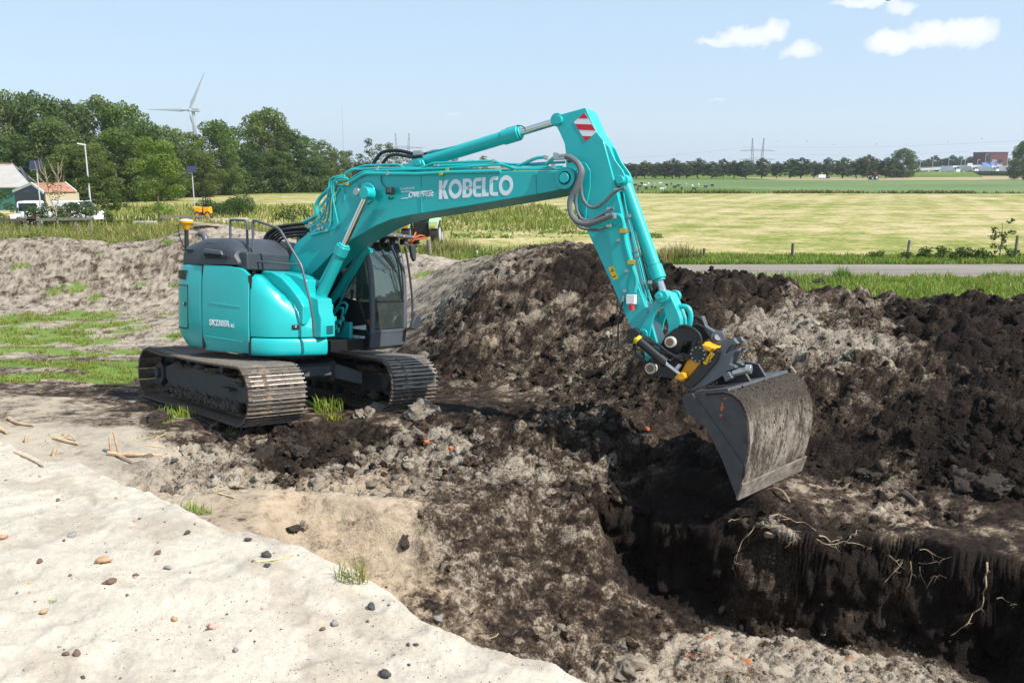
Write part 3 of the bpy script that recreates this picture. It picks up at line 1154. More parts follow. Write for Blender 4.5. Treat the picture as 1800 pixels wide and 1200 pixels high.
def toothed(r0, r1, n):
    return [((r1 if i % 4 in (1, 2) else r0) * cos(2 * pi * i / (4 * n)), (r1 if i % 4 in (1, 2) else r0) * sin(2 * pi * i / (4 * n)))
            for i in range(4 * n)]


def make_track(side):
    l0 = side * GAUGE / 2
    mb = MB()
    prof = [(-1.62, .40), (-1.62, .60), (-1.25, .70), (-.4, .70), (.6, .70), (1.35, .66), (1.55, .58), (1.75, .54), (1.75, .34),
            (1.3, .26), (-1.4, .26)]
    mb.prism(prof, lambda q: T(q[0], l0 - .21, q[1]), lambda q: T(q[0], l0 + .21, q[1]))
    fr = mb.build('track', M_frame, exc, bevel=.025)
    fr['label'] = 'muddy crawler track near the viewer' if side < 0 else 'muddy crawler track below the cab'
    o_ = side * .21
    # shoes
    for k in range(N_SHOE):
        a, h, na, nh = track_path((k + .37) * PITCH_S)
        tdir = Vector((nh, 0, -na))
        X = FT_ * tdir.x + UP_ * tdir.z
        Z = FT_ * na + UP_ * nh
        Y = Z.cross(X)
        sh = bpy.data.objects.new('track_shoe', SHOE)
        link(sh, fr)
        M = Matrix((X, Y, Z)).transposed().to_4x4()
        M.translation = T(a, l0, h)
        sh.matrix_local = M
    # sprocket (rear), idler (front)
    for nm, a, pr in (('sprocket', -TR_L / 2, toothed(.315, .385, 21)),
                      ('idler', TR_L / 2, [(.36 * cos(2 * pi * i / 32), .36 * sin(2 * pi * i / 32)) for i in range(32)])):
        mb = MB()
        mb.prism(pr, lambda q: T(a + q[0], l0 - .045, .47 + q[1]), lambda q: T(a + q[0], l0 + .045, .47 + q[1]))
        mb.cyl(T(a, l0 - .24, .47), T(a, l0 + .24, .47), .2, n=24)
        mb.cyl(T(a, l0 - .30, .47), T(a, l0 + .30, .47), .09, n=16)
        mb.build(nm, M_frame, fr, bevel=.008)
    for sgn in (-1, 1):
        for k in range(8):
            a = -1.42 + k * .395
            MB().cyl(T(a, l0 + sgn * .13, .225), T(a, l0 + sgn * .235, .225), .105, n=14).cyl(
                T(a, l0 + sgn * .235, .225), T(a, l0 + sgn * .27, .225), .06, n=10).build('roller', M_mud if k % 2 else M_frame, fr, bevel=.012)
    for a in (-.6, .75):
        MB().cyl(T(a, l0 - .2, .77), T(a, l0 + .2, .77), .07, n=12).build('carrier_roller', M_frame, fr)
    # link chain, step and mud on the outer side
    ch = MB()
    n = 100
    for sgn in (-1, 1):
        ring_o, ring_i = [], []
        for k in range(n):
            a, h, na, nh = track_path(k * (2 * TR_L + 2 * pi * TR_R) / n)
            ring_o.append(T(a - na * .014, l0, h - nh * .014))
            ring_i.append(T(a - na * .085, l0, h - nh * .085))
        off0, off1 = LT_ * (sgn * .075), LT_ * (sgn * .115)
        vs = [p + off0 for p in ring_o] + [p + off1 for p in ring_o] + [p + off1 for p in ring_i] + [p + off0 for p in ring_i]
        fs = []
        for k in range(n):
            j = (k + 1) % n
            for q in range(4):
                w = (q + 1) % 4
                fs.append([q * n + k, q * n + j, w * n + j, w * n + k])
        ch.raw(vs, fs)
    ch.build('link_chain', M_track, fr)
    st = MB()
    st.bar(T(1.0, l0 + o_ * 1.32, .50), T(1.36, l0 + o_ * 1.32, .50), .13, .035)
    st.build('step', M_frame, fr, bevel=.006)
    MB().box2((0, 0, 0), (0, 0, 0)) if False else None
    mud = MB()
    rng = random.Random(4 + side)
    shp, fc = rock_shapes(5, 2, 40 + side, .5, (.35, .6))
    for k in range(70):
        s = shp[k % 5] * rng.uniform(.05, .14)
        a, b = rng.uniform(-1.35, 1.55), rng.uniform(-.24, .24)
        hh = .70 if a < 1.3 else .6
        mud.raw([T(a + v[0] * 1.5, l0 + b + v[1], hh + v[2]) for v in s], fc.tolist())
    per = 2 * TR_L + 2 * pi * TR_R
    for k in range(260):                                     # mud packed between the grousers
        s = shp[k % 5] * rng.uniform(.018, .062)
        a, h, na, nh = track_path(rng.uniform(.1, TR_L + pi * TR_R * .8))
        b = rng.uniform(-TR_W / 2 + .04, TR_W / 2 - .04)
        X_ = Vector((nh, 0, -na))
        mud.raw([T(a + na * (.018 + v[2] * .30) + nh * v[0] * 1.2, l0 + b + v[1] * 1.6, h + nh * (.018 + v[2] * .30) - na * v[0] * 1.2) for v in s], fc.tolist())
    for k in range(60):
        s = shp[k % 5] * rng.uniform(.035, .085)
        a = rng.uniform(-1.5, 1.6)
        mud.raw([T(a + v[0] * 1.5, l0 + side * (.23 + rng.uniform(0, .06)) + v[1] * .5, .20 + rng.uniform(-.06, .08) + v[2]) for v in s], fc.tolist())
    tag(mud.build('caked_mud', M_mud, fr), kind='stuff')
    return fr


tr_near = make_track(-1)
tr_far = make_track(1)

mb = MB()
mb.prism([(-.75, .52), (-.75, .80), (-.5, .88), (.5, .88), (.80, .80), (.80, .52)],
         lambda q: T(q[0], -.62, q[1]), lambda q: T(q[0], .62, q[1]))
for s in (-1, 1):
    for a0, a1 in ((.25, .75), (-.70, -.2)):
        k = 1 if a0 > 0 else -1
        vs = [T(a0, s * .5, .52), T(a1, s * .5, .52), T(a1, s * .5, .80), T(a0, s * .5, .84),
              T(a0 + .25 * k, s * 1.06, .36), T(a1 + .25 * k, s * 1.06, .36), T(a1 + .25 * k, s * 1.06, .60), T(a0 + .25 * k, s * 1.06, .64)]
        mb.raw(vs, [(0, 1, 2, 3), (7, 6, 5, 4), (0, 4, 5, 1), (1, 5, 6, 2), (2, 6, 7, 3), (3, 7, 4, 0)])
mb.prism([(.55, .56), (.55, .84), (.98, .80), (1.04, .74), (1.04, .58)], lambda q: T(q[0], -.72, q[1]), lambda q: T(q[0], .40, q[1]))
carb = mb.build('car_body', M_grey, exc, bevel=.02)
rng = random.Random(9)
mud = MB()
shp, fc = rock_shapes(5, 2, 77, .5, (.3, .5))
for k in range(40):
    s = shp[k % 5] * rng.uniform(.05, .13)
    a, l = rng.uniform(-.5, .78), rng.uniform(-.6, .6)
    mud.raw([T(a + v[0] * 1.4, l + v[1] * 1.4, .845 + v[2] * .5) for v in s], fc.tolist())
s = shp[2] * .16
mud.raw([T(.80 + v[0], .52 + v[1], .52 + v[2] * 1.6) for v in s], fc.tolist())
tag(mud.build('caked_mud', M_mud, carb), kind='stuff')
MB().cyl((0, 0, .84), (0, 0, .93), .70, n=40).cyl((0, 0, .93), (0, 0, 1.04), .62, n=40).build('slew_ring', M_dark, exc, bevel=.01)

# ---------------------------------------------------------------- upper body
RB, LB = 1.71, -1.47


def plan(t):
    """outline of the body seen from above: circle flattened at the sides; t = angle from the nose, clockwise = right side"""
    a, l = RB * cos(t), -RB * sin(t)
    k = abs(l) / 1.47
    if k > .80:                                               # ease into the flat side
        kk = .80 + .20 * math.tanh((k - .80) / .20 * 1.0) / math.tanh((RB / 1.47 - .8) / .2)
        l = math.copysign(1.47 * kk, l)
    return a, l


def shell(name, t0, t1, z0, z1, thick, material, parent, n=24, bulge=.035, bevel=.02, inner=None, foot=.0):
    """a curved body panel: follows the plan outline from t0 to t1, heights z0(t), z1(t), slightly barrelled"""
    vs, rows = [], 6
    for i in range(n + 1):
        t = t0 + (t1 - t0) * i / n
        a, l = plan(t)
        d = Vector((a, l, 0)).normalized()
        b0, b1 = z0(t), z1(t)
        col = []
        for j in range(rows + 1):
            u = j / rows
            off = bulge * (1 - (2 * u - 1) ** 4) - bulge - (foot * max(0, .18 - u) / .18 if foot else 0)
            col.append(Vector((a, l, b0 + (b1 - b0) * u)) + d * off)
        for j in range(rows, -1, -1):
            u = j / rows
            col.append(Vector((a, l, b0 + (b1 - b0) * u)) - d * thick)
        vs += col
    m = 2 * (rows + 1)
    fs = []
    for i in range(n):
        for j in range(m):
            k = (j + 1) % m
            fs.append([i * m + j, i * m + k, (i + 1) * m + k, (i + 1) * m + j])
    fs += [list(range(m)), list(range(n * m + m - 1, n * m - 1, -1))]
    mb = MB()
    mb.raw(vs, fs)
    return mb.build(name, material, parent, smooth=40, bevel=bevel, seg=2)


def ang(a):                                                    # angle at which the right side reaches position a
    lo, hi = 0.0, pi
    for _ in range(50):
        m = (lo + hi) / 2
        if plan(m)[0] > a: lo = m
        else: hi = m
    return lo


def lerp(x, pts):
    return float(np.interp(x, [p[0] for p in pts], [p[1] for p in pts]))


# deck plate under everything
mb = MB()
pl = [plan(.35 + (2 * pi - .70) * i / 60) for i in range(61)]
mb.prism([(a * .84, l * .84) for a, l in pl], lambda q: Vector((q[0], q[1], 1.04)), lambda q: Vector((q[0], q[1], 1.16)))
mb.prism([(1.5, -.42), (1.5, .42), (.2, .42), (.2, -.42)], lambda q: Vector((q[0], q[1], 1.03)), lambda q: Vector((q[0], q[1], 1.22)))
mb.build('deck_frame', M_black, exc, bevel=.01)

A_DOOR0, A_DOOR1 = -.37, .70
t_a, t_b = ang(A_DOOR1) + .006, ang(A_DOOR0) - .006
t_rear0 = ang(A_DOOR0) + .006
cw = shell('counterweight', t_rear0, 2 * pi - 1.9, lambda t: 1.045 - .0 * t, lambda t: 2.44, .25, M_teal, exc, n=60, bulge=.05, bevel=.035, foot=.10)
door = shell('side_door', t_a, t_b, lambda t: 1.02, lambda t: lerp(plan(t)[0], [(-.4, 2.44), (.3, 2.42), (.55, 2.38), (.7, 2.28)]), .12,
             M_teal, exc, n=24, bulge=.03, bevel=.03, foot=.05)
# two pressed lines in the door
for zl, a0, a1 in ((1.82, -.18, .52), (1.27, -.28, .55)):
    mb = MB()
    pts = []
    for i in range(9):
        a = a0 + (a1 - a0) * i / 8
        aa, l = plan(ang(a))
        pts.append((aa, l - .001, zl - .05 * (i / 8)))
    mb.tube(pts, .007, 6)
    mb.build('pressed_line', M_teal, door)
# lower skirt of the front right corner
skirt = shell('front_skirt', .36, t_a - .014, lambda t: 1.0, lambda t: 1.29, .3, M_teal, exc, n=30, bulge=.03, bevel=.045)
# sloping front cover above the skirt
def cover_top(t):
    a = plan(t)[0]
    return lerp(a, [(.68, 2.30), (.8, 2.28), (.95, 2.20), (1.15, 2.04), (1.35, 1.84), (1.5, 1.70), (1.66, 1.60)])
cov = MB()
vs, n, prof = [], 26, []
for i in range(n + 1):
    t = .50 + (t_a - .012 - .50) * i / n
    a, l = plan(t)
    d = Vector((a, l, 0)).normalized()
    zt = cover_top(t)
    row = [Vector((a, l, 1.305)) - d * .03, Vector((a, l, 1.45)) - d * .012, Vector((a, l, zt - .28)) - d * .02,
           Vector((a, l, zt - .13)) - d * .055, Vector((a, l, zt - .045)) - d * .115, Vector((a, l, zt)) - d * .22,
           Vector((a, l, zt + .015)) - d * .80, Vector((a, l, 1.305)) - d * .80]
    vs += row
m = 8
fs = []
for i in range(n):
    for j in range(m):
        k = (j + 1) % m
        fs.append([i * m + j, i * m + k, (i + 1) * m + k, (i + 1) * m + j])
fs += [list(range(m)), list(range(n * m + m - 1, n * m - 1, -1))]
cov.raw(vs, fs)
cover = cov.build('front_cover', M_teal, exc, smooth=50, bevel=.02)
# latch lamp in the cover, latch in the counterweight flap
def side_point(a, z, out=.0):
    aa, l = plan(ang(a))
    d = Vector((aa, l, 0)).normalized()
    return Vector((aa, l, z)) + d * out, d
def latch(a, z, parent, w=.115, h=.075, out=.0):
    p, d = side_point(a, z, out)
    x = UP_.cross(d).normalized()
    M = Matrix((x, d, UP_)).transposed()
    mb = MB()
    mb.box(p, (w, .03, h), M)
    ob = mb.build('latch', M_rubber, parent, bevel=.02, seg=3)
    mb = MB()
    mb.ball(p + d * .015, .02, 10, 6)
    mb.build('lock_button', M_zinc, ob)
    return ob
latch(1.33, 1.47, cover, out=-.01)
# step box beside the boom: teal stairs on the tank top
mb = MB()
mb.prism([(.62, 1.3), (.62, 2.33), (.78, 2.34), (1.06, 2.30), (1.30, 2.22), (1.32, 1.98), (1.55, 1.92), (1.57, 1.72), (1.62, 1.60), (1.62, 1.3)],
         lambda q: Vector((q[0], -.80, q[1])), lambda q: Vector((q[0], -.46, q[1])))
box = mb.build('step_box', M_teal, exc, bevel=.02)
mb = MB()
mb.prism([(.50, 1.5), (.50, 2.36), (.74, 2.345), (.95, 2.26), (1.15, 2.10), (1.35, 1.90), (1.42, 1.80), (1.42, 1.5)], lambda q: Vector((q[0], -1.0, q[1])), lambda q: Vector((q[0], -.47, q[1])))
mb.build('tank_top', M_teal, exc, bevel=.025)
for k in range(4):
    MB().box((1.628, -.60, 1.37 + k * .035), (.012, .16, .014)).build('vent_slot', M_rubber, box)
# rubber seals in the panel gaps
for tt, z0, z1 in ((t_b + .006, 1.05, 2.43), (t_a - .006, 1.0, 2.28)):
    a, l = plan(tt)
    d = Vector((a, l, 0)).normalized()
    MB().bar(Vector((a, l, z0)) - d * .04, Vector((a, l, z1)) - d * .04, .05, .03, up=d).build('panel_seal', M_rubber, exc)
# rear flap, rear vent in the counterweight
def arc_panel(name, t0, t1, z0, z1, out, material, parent, n=10, bevel=.01):
    return shell(name, t0, t1, lambda t: z0, lambda t: z1, .03, material, parent, n=n, bulge=out, bevel=bevel)
tl0, tl1 = ang(-.72), ang(-1.22)
fl = MB()
vs = []
for i in range(9):
    t = tl0 + (tl1 - tl0) * i / 8
    a, l = plan(t)
    d = Vector((a, l, 0)).normalized()
    for z in (1.38, 1.62, 1.95, 2.08):
        vs.append(Vector((a, l, z)) + d * .004)
    for z in (2.08, 1.95, 1.62, 1.38):
        vs.append(Vector((a, l, z)) - d * .03)
m = 8
fs = [[i * m + j, i * m + (j + 1) % m, (i + 1) * m + (j + 1) % m, (i + 1) * m + j] for i in range(8) for j in range(m)]
fs += [list(range(m)), list(range(8 * m + m - 1, 8 * m - 1, -1))]
fl.raw(vs, fs)
flap = fl.build('access_flap', M_teal, cw, bevel=.012)
# dark groove round the flap
gp = []
for t, z in [(tl0, 1.38), (tl0, 2.08)] + [(tl0 + (tl1 - tl0) * i / 8, 2.09) for i in range(9)] + [(tl1, 1.38)] + [(tl1 + (tl0 - tl1) * i / 8, 1.37) for i in range(9)]:
    a, l = plan(t)
    d = Vector((a, l, 0)).normalized()
    gp.append(Vector((a, l, z)) + d * .0)
MB().tube(gp, .009, 6).build('flap_seal', M_rubber, cw)
latch(-.80, 1.78, flap, w=.09, h=.07, out=.006)
vt = MB()
vs = []
t0_, t1_ = ang(-.78), ang(-1.15)
for i in range(7):
    t = t0_ + (t1_ - t0_) * i / 6
    a, l = plan(t)
    d = Vector((a, l, 0)).normalized()
    vs += [Vector((a, l, 2.18 + .03 * i / 6)) + d * .003, Vector((a, l, 2.34)) + d * .003, Vector((a, l, 2.34)) - d * .05, Vector((a, l, 2.18)) - d * .05]
fs = [[i * 4 + j, i * 4 + (j + 1) % 4, (i + 1) * 4 + (j + 1) % 4, (i + 1) * 4 + j] for i in range(6) for j in range(4)] + [[0, 1, 2, 3], [27, 26, 25, 24]]
vt.raw(vs, fs)
vt.build('rear_vent', M_rubber, cw)

# engine hood, dark grey
mb = MB()
sections = []                                                   # (a, half-shape): rounded cross sections swept lengthwise
hood_prof = [(-1.50, 2.44, 2.50), (-1.44, 2.44, 2.66), (-1.30, 2.44, 2.72), (-.95, 2.44, 2.78), (-.45, 2.44, 2.88), (-.05, 2.44, 2.88),
             (.18, 2.44, 2.82), (.34, 2.44, 2.70), (.44, 2.44, 2.50)]
vs = []
ncs = 11
for a, zb, zt in hood_prof:
    lo = -min(1.44, math.sqrt(max(.05, 1.64 ** 2 - a * a)))
    li = .35
    for j in range(ncs):
        u = j / (ncs - 1)
        if u < .5:                                            # outer shoulder
            th = u / .5 * pi / 2
            l = lo + .16 * (1 - cos(th)) * 1.6
            z = zb + (zt - zb) * (sin(th) ** .55)
        else:
            th = (u - .5) / .5
            l = lo + .256 + (li - lo - .256) * th
            z = zt + .02 * sin(th * pi)
        vs.append(Vector((a, l, z)))
    vs.append(Vector((a, li, zb)))
m = ncs + 1
fs = [[i * m + j, i * m + (j + 1) % m, (i + 1) * m + (j + 1) % m, (i + 1) * m + j] for i in range(len(hood_prof) - 1) for j in range(m)]
fs += [list(range(m)), list(range((len(hood_prof) - 1) * m + m - 1, (len(hood_prof) - 1) * m - 1, -1))]
mb.raw(vs, fs)
hood = mb.build('engine_hood', M_dark, exc, smooth=45, bevel=.02)
mb = MB()
mb.prism([(-1.3, 2.44), (-1.25, 2.66), (-.6, 2.72), (.3, 2.70), (.55, 2.58), (.62, 2.44)], lambda q: Vector((q[0], .36, q[1])), lambda q: Vector((q[0], 1.35, q[1])))
mb.build('left_hood', M_dark, exc, bevel=.05, seg=3)
mb = MB()
mb.prism([(.36, 2.36), (.36, 2.62), (.42, 2.66), (.56, 2.64), (.58, 2.36)], lambda q: Vector((q[0], -1.36, q[1])), lambda q: Vector((q[0], -.4, q[1])))
mb.build('hood_end_wall', M_dark, exc, bevel=.03)
# hood details on the right flank
for k in range(10):                                              # slanted louvres
    p = on_plane(367 + k * 4.3, 456 - 2.2, -1.40)
    q = on_plane(364 + k * 4.3, 449 - 2.0, -1.395)
    MB().bar((p.x, -1.452, p.z), (q.x, -1.445, q.z), .022, .022).build('louvre', M_rubber, hood)
hp = [az(x, y, -1.40) for x, y in [(363, 445), (365, 437), (393, 441), (396, 449)]]
mb = MB()
mb.prism(hp, lambda q: Vector((q[0], -1.468, q[1])), lambda q: Vector((q[0], -1.36, q[1])))
mb.build('grip_recess', M_grey, hood, bevel=.015)
for k in range(7):
    p = on_plane(374 + k * 3.3, 431 + .35 * k, -1.26)
    MB().box((p.x, -1.345, p.z + .015), (.018, .08, .04)).build('vent_hole', M_rubber, hood)
for k in range(3):
    p = on_plane(339 + k * 6, 440 + k * .3, -1.22)
    MB().box((p.x, -1.33, p.z), (.06, .16, .03)).build('vent_hole', M_rubber, hood)
p = on_plane(340, 449, -1.3)
MB().cyl((p.x, -1.36, p.z), (p.x, -1.28, p.z), .035, n=14).build('fuel_cap', M_rubber, hood)
# exhaust
ep = [on_plane(x, y, -.55) for x, y in [(362, 430), (361, 420), (357, 413), (352, 411)]]
mb = MB()
mb.tube([(p.x, -.55, p.z) for p in ep], .055, 12, smooth=4)
mb.build('exhaust_pipe', M_grey, exc)
# handrails
def rail(pts, l, r=.021, name='handrail', l2=None):
    P = []
    for i, (x, y) in enumerate(pts):
        ll = l if l2 is None else l + (l2 - l) * i / (len(pts) - 1)
        p = on_plane(x, y, ll)
        P.append((p.x, ll, p.z))
    # rounded corners
    Q = [P[0]]
    for i in range(1, len(P) - 1):
        a, b, c = Vector(P[i - 1]), Vector(P[i]), Vector(P[i + 1])
        r_ = min(.07, (a - b).length * .45, (c - b).length * .45)
        p0, p1 = b + (a - b).normalized() * r_, b + (c - b).normalized() * r_
        for k in range(5):
            t = k / 4
            Q.append(p0 * (1 - t) ** 2 + b * 2 * t * (1 - t) + p1 * t * t)
    Q.append(P[-1])
    mb = MB()
    mb.tube(Q, r, 10)
    return mb.build(name, M_grey, exc)
rail([(405, 422), (404.5, 386), (434, 387.5), (435, 440), (443, 474)], -1.10)
hr = rail([(446, 478), (444, 386), (491, 402), (530, 467), (545, 530), (550, 560), (552, 592)], -1.16, l2=-1.02)
rail([(446, 459), (490, 463), (528, 466)], -1.14, r=.017, name='handrail_bar')
p = on_plane(444, 476, -1.16)
MB().box((p.x, -1.16, p.z), (.08, .09, .11)).build('rail_foot', M_black, exc, bevel=.01)
# satellite antenna on its mast
p0, p1 = on_plane(328, 440, -.85), on_plane(327.5, 404, -.85)
MB().cyl((p0.x, -.85, p0.z), (p0.x, -.85, p1.z + .0), .036, n=14).build('antenna_mast', M_rubber, exc)
zt = p1.z
mb = MB()
prof = [(.045, 0), (.06, .03), (.075, .06), (.095, .10), (.112, .115), (.116, .15), (.108, .155)]
vs, n = [], 24
for r, h in prof:
    vs += [Vector((p0.x + r * cos(2 * pi * k / n), -.85 + r * sin(2 * pi * k / n), zt + h)) for k in range(n)]
fs = [[i * n + k, i * n + (k + 1) % n, (i + 1) * n + (k + 1) % n, (i + 1) * n + k] for i in range(len(prof) - 1) for k in range(n)]
fs += [list(range(n - 1, -1, -1)), list(range((len(prof) - 1) * n, len(prof) * n))]
mb.raw(vs, fs)
ant = mb.build('antenna', M_yellow, exc)
MB().ball((p0.x, -.85, zt + .155), .112, 24, 10, (1, 1, .3)).build('antenna_dome', M_white, ant)
MB().tube([(p0.x - .1, -.87, zt + .12), (p0.x - .17, -.88, zt + .06), (p0.x - .14, -.88, zt - .12), (p0.x - .02, -.88, zt - .32)], .008, 6, smooth=5).build('antenna_cable', M_rubber, exc)


# ---------------------------------------------------------------- lettering
def text_obj(txt, size, origin, xdir, ydir, material, parent, name, stretch=1.0, shear=0.0, bold=0.0, depth=.002):
    cu = bpy.data.curves.new(name, 'FONT')
    cu.body = txt
    cu.size = size
    cu.shear = shear
    cu.offset = bold
    cu.extrude = depth
    cu.resolution_u = 3
    tmp = bpy.data.objects.new(name + '_curve', cu)
    COL.objects.link(tmp)
    dg = bpy.context.evaluated_depsgraph_get()
    me = bpy.data.meshes.new_from_object(tmp.evaluated_get(dg))
    bpy.data.objects.remove(tmp)
    bpy.data.curves.remove(cu)
    me.name = name
    me.materials.clear()
    me.materials.append(material)
    x, y = Vector(xdir).normalized(), Vector(ydir).normalized()
    z = x.cross(y)
    M = Matrix((x * stretch, y, z)).transposed().to_4x4()
    M.translation = Vector(origin)
    me.transform(M)
    ob = bpy.data.objects.new(name, me)
    return link(ob, parent)


# ---------------------------------------------------------------- boom
BW = .33
boom_px = [(503, 476), (511, 450), (518, 430), (528, 420), (560, 396), (584, 385), (589, 352), (592, 330), (614, 321), (648, 308), (720, 305), (870, 301.5),
           (970, 299.5), (998, 299.5), (1006, 304), (1009, 314), (1006, 324), (998, 330), (960, 338.5), (880, 352.5), (774, 370), (720, 378.5),
           (690, 385), (660, 397), (632, 413), (595, 434), (560, 470), (530, 500), (514, 512), (502, 500)]
bp_ = [az(x, y, -BW) for x, y in boom_px]
mb = MB()
mb.prism(bp_, lambda q: Vector((q[0], -BW + .004 if False else -BW, q[1])), lambda q: Vector((q[0], BW, q[1])))
boom = mb.build('boom', M_teal_d, exc, smooth=30, bevel=.012)
# flared foot plates and belly plate
tipz = az(996, 314, -BW)
cyl_pin = az(646, 340, -BW)
mb = MB()
mb.cyl((cyl_pin[0], -.36, cyl_pin[1]), (cyl_pin[0], .36, cyl_pin[1]), .17, n=28)
mb.build('pin_boss', M_teal_d, boom, bevel=.015)
mb = MB()
mb.cyl((cyl_pin[0], -.62, cyl_pin[1]), (cyl_pin[0], .62, cyl_pin[1]), .06, n=20)
mb.build('cylinder_pin', M_zinc, boom, bevel=.01)
mb = MB()
mb.ring((tipz[0], -.40, tipz[1]), (tipz[0], .40, tipz[1]), .155, .09, 28)
mb.build('tip_boss', M_teal_d, boom, bevel=.012)
MB().cyl((tipz[0], -.43, tipz[1]), (tipz[0], .43, tipz[1]), .075, n=20).build('tip_pin', M_teal_d, boom, bevel=.012)
# arm cylinder bracket on the boom's back
br = [az(x, y, -.15) for x, y in [(694, 303), (712, 291), (728, 281), (738, 278), (744, 282), (747, 290), (752, 303)]]
for s in (-1, 1):
    mb = MB()
    mb.prism(br, lambda q: Vector((q[0], s * .17, q[1])), lambda q: Vector((q[0], s * .13, q[1])))
    mb.build('cylinder_bracket', M_teal_d, boom, bevel=.006)
bpin = az(737, 287, -.15)
MB().cyl((bpin[0], -.20, bpin[1]), (bpin[0], .20, bpin[1]), .05, n=18).build('bracket_pin', M_teal_d, boom, bevel=.008)
# weld seams
for x0, y0, x1, y1 in ((740, 304, 742, 374), (942, 302, 943, 341), (606, 330, 606, 352)):
    p, q = on_plane(x0, y0, -BW), on_plane(x1, y1, -BW)
    MB().bar((p.x, -BW - .001, p.z), (q.x, -BW - .001, q.z), .02, .006, up=(1, 0, 0)).build('weld_seam', M_teal_d, boom)


def pipe(pts, l, r, name='pipe', parent=None, material=None, smooth=0, l_end=None, bend=.06, n=8):
    P = []
    m = len(pts)
    for i, (x, y) in enumerate(pts):
        ll = l if l_end is None else l + (l_end - l) * i / (m - 1)
        p = on_plane(x, y, ll)
        P.append(Vector((p.x, ll, p.z)))
    if not smooth:
        Q = [P[0]]
        for i in range(1, m - 1):
            a, b, c = P[i - 1], P[i], P[i + 1]
            r_ = min(bend, (a - b).length * .45, (c - b).length * .45)
            p0, p1 = b + (a - b).normalized() * r_, b + (c - b).normalized() * r_
            for k in range(4):
                t = k / 3
                Q.append(p0 * (1 - t) ** 2 + b * 2 * t * (1 - t) + p1 * t * t)
        P = Q + [P[-1]]
    mb = MB()
    mb.tube(P, r, n, smooth=smooth)
    return mb.build(name, material or M_teal, parent or boom)


def clamp(x, y, l, s=(.045, .06, .06), material=None, parent=None, name='pipe_clamp'):
    p = on_plane(x, y, l)
    return MB().box((p.x, l, p.z), s).build(name, material or M_zinc, parent or boom, bevel=.006)


# pipes along the boom's back
pipe([(602, 326), (614, 322), (641, 305), (735, 306), (790, 303), (880, 301)], -.34, .030)
pipe([(604, 308), (620, 298), (664, 296), (740, 296), (760, 287), (868, 283), (878, 287), (898, 296), (990, 293)], -.26, .020)
pipe([(606, 306), (612, 300), (640, 291), (700, 289), (714, 297), (745, 297), (775, 292), (880, 290)], -.20, .017)
pipe([(612, 318), (636, 302), (660, 300), (780, 296), (885, 289), (905, 297), (985, 297)], -.29, .017)
pipe([(775, 291), (880, 287), (900, 289), (962, 290)], -.10, .022)
pipe([(893, 301), (905, 295), (944, 277), (960, 276)], -.16, .026)
pipe([(905, 289), (925, 289), (955, 287), (993, 285)], -.05, .020)
pipe([(750, 300), (800, 297), (884, 300), (896, 300)], -.24, .015)
for x, y, l in ((664, 297, -.27), (766, 290, -.24), (868, 284, -.25), (884, 291, -.2), (682, 305, -.35), (960, 277, -.2), (973, 293, -.3)):
    clamp(x, y, l)
for x, y, l in ((611, 324, -.36), (776, 306, -.36), (787, 299, -.3)):
    clamp(x, y, l, (.06, .05, .05), M_brass)
# pipe bundle down the rear of the boom
pipe([(606, 309), (589, 311), (580, 315), (571, 384), (555, 395), (541, 401)], -.33, .017)
pipe([(610, 313), (592, 312), (584, 315), (577, 381), (573, 393), (557, 400), (545, 407)], -.28, .019)
pipe([(612, 315), (599, 312), (588, 315), (581, 394), (576, 404), (546, 414)], -.36, .017)
pipe([(606, 316), (590, 318), (582, 322), (584, 344), (594, 392), (593, 399), (569, 408)], -.37, .012)
pipe([(606, 326), (590, 325), (586, 330), (586, 352), (582, 398)], -.31, .015)
pipe([(597, 331), (588, 346), (585, 390)], -.345, .013)
pipe([(590, 318), (575, 336), (563, 347), (555, 361), (557, 379), (543, 387), (533, 391)], .02, .035)
pipe([(586, 334), (572, 352), (562, 366), (563, 384), (548, 396)], -.10, .022)
pipe([(584, 340), (574, 362), (566, 382), (552, 398)], -.2, .018)
for x, y, l in ((565, 393, -.3), (567, 401, -.34), (561, 403, -.35), (574, 405, -.36), (553, 397, -.2), (548, 403, -.25), (543, 412, -.3), (546, 393, -.1), (539, 397, -.15)):
    clamp(x, y, l, (.05, .045, .05))
# black hoses looping from the boom foot to the tank
HOSES = [([(540, 393), (502, 397), (486, 401), (470, 412), (463, 430), (466, 447), (480, 464), (492, 486)], .05, .033),
         ([(538, 400), (495, 405), (477, 416), (469, 434), (475, 453), (490, 475), (497, 488)], -.05, .027),
         ([(540, 408), (503, 411), (486, 420), (477, 437), (483, 452), (500, 470), (509, 490)], -.15, .025),
         ([(540, 413), (503, 417), (488, 427), (483, 440), (490, 455), (503, 470), (512, 488)], -.25, .025),
         ([(552, 397), (520, 408), (488, 424), (480, 440), (488, 458), (504, 478)], .15, .022),
         ([(545, 401), (508, 406), (481, 419), (472, 440), (478, 458), (494, 484)], .1, .027),
         ([(542, 406), (500, 402), (480, 408), (466, 424), (465, 442), (476, 462), (488, 486)], .18, .03)]
for pts, l, r in HOSES:
    pipe(pts, l, r, 'hydraulic_hose', boom, M_rubber, smooth=6)
pipe([(656, 289), (664, 276), (675, 267), (700, 265), (727, 271)], 0.0, .030, 'hydraulic_hose', boom, M_rubber, smooth=6)
pipe([(672, 289), (682, 276), (697, 272), (725, 276), (742, 274)], -.1, .026, 'hydraulic_hose', boom, M_rubber, smooth=6)
pipe([(741, 272), (765, 265), (795, 264), (830, 262)], .05, .02, 'hydraulic_hose', boom, M_rubber, smooth=6)
clamp(735, 269, .0, (.16, .07, .07))
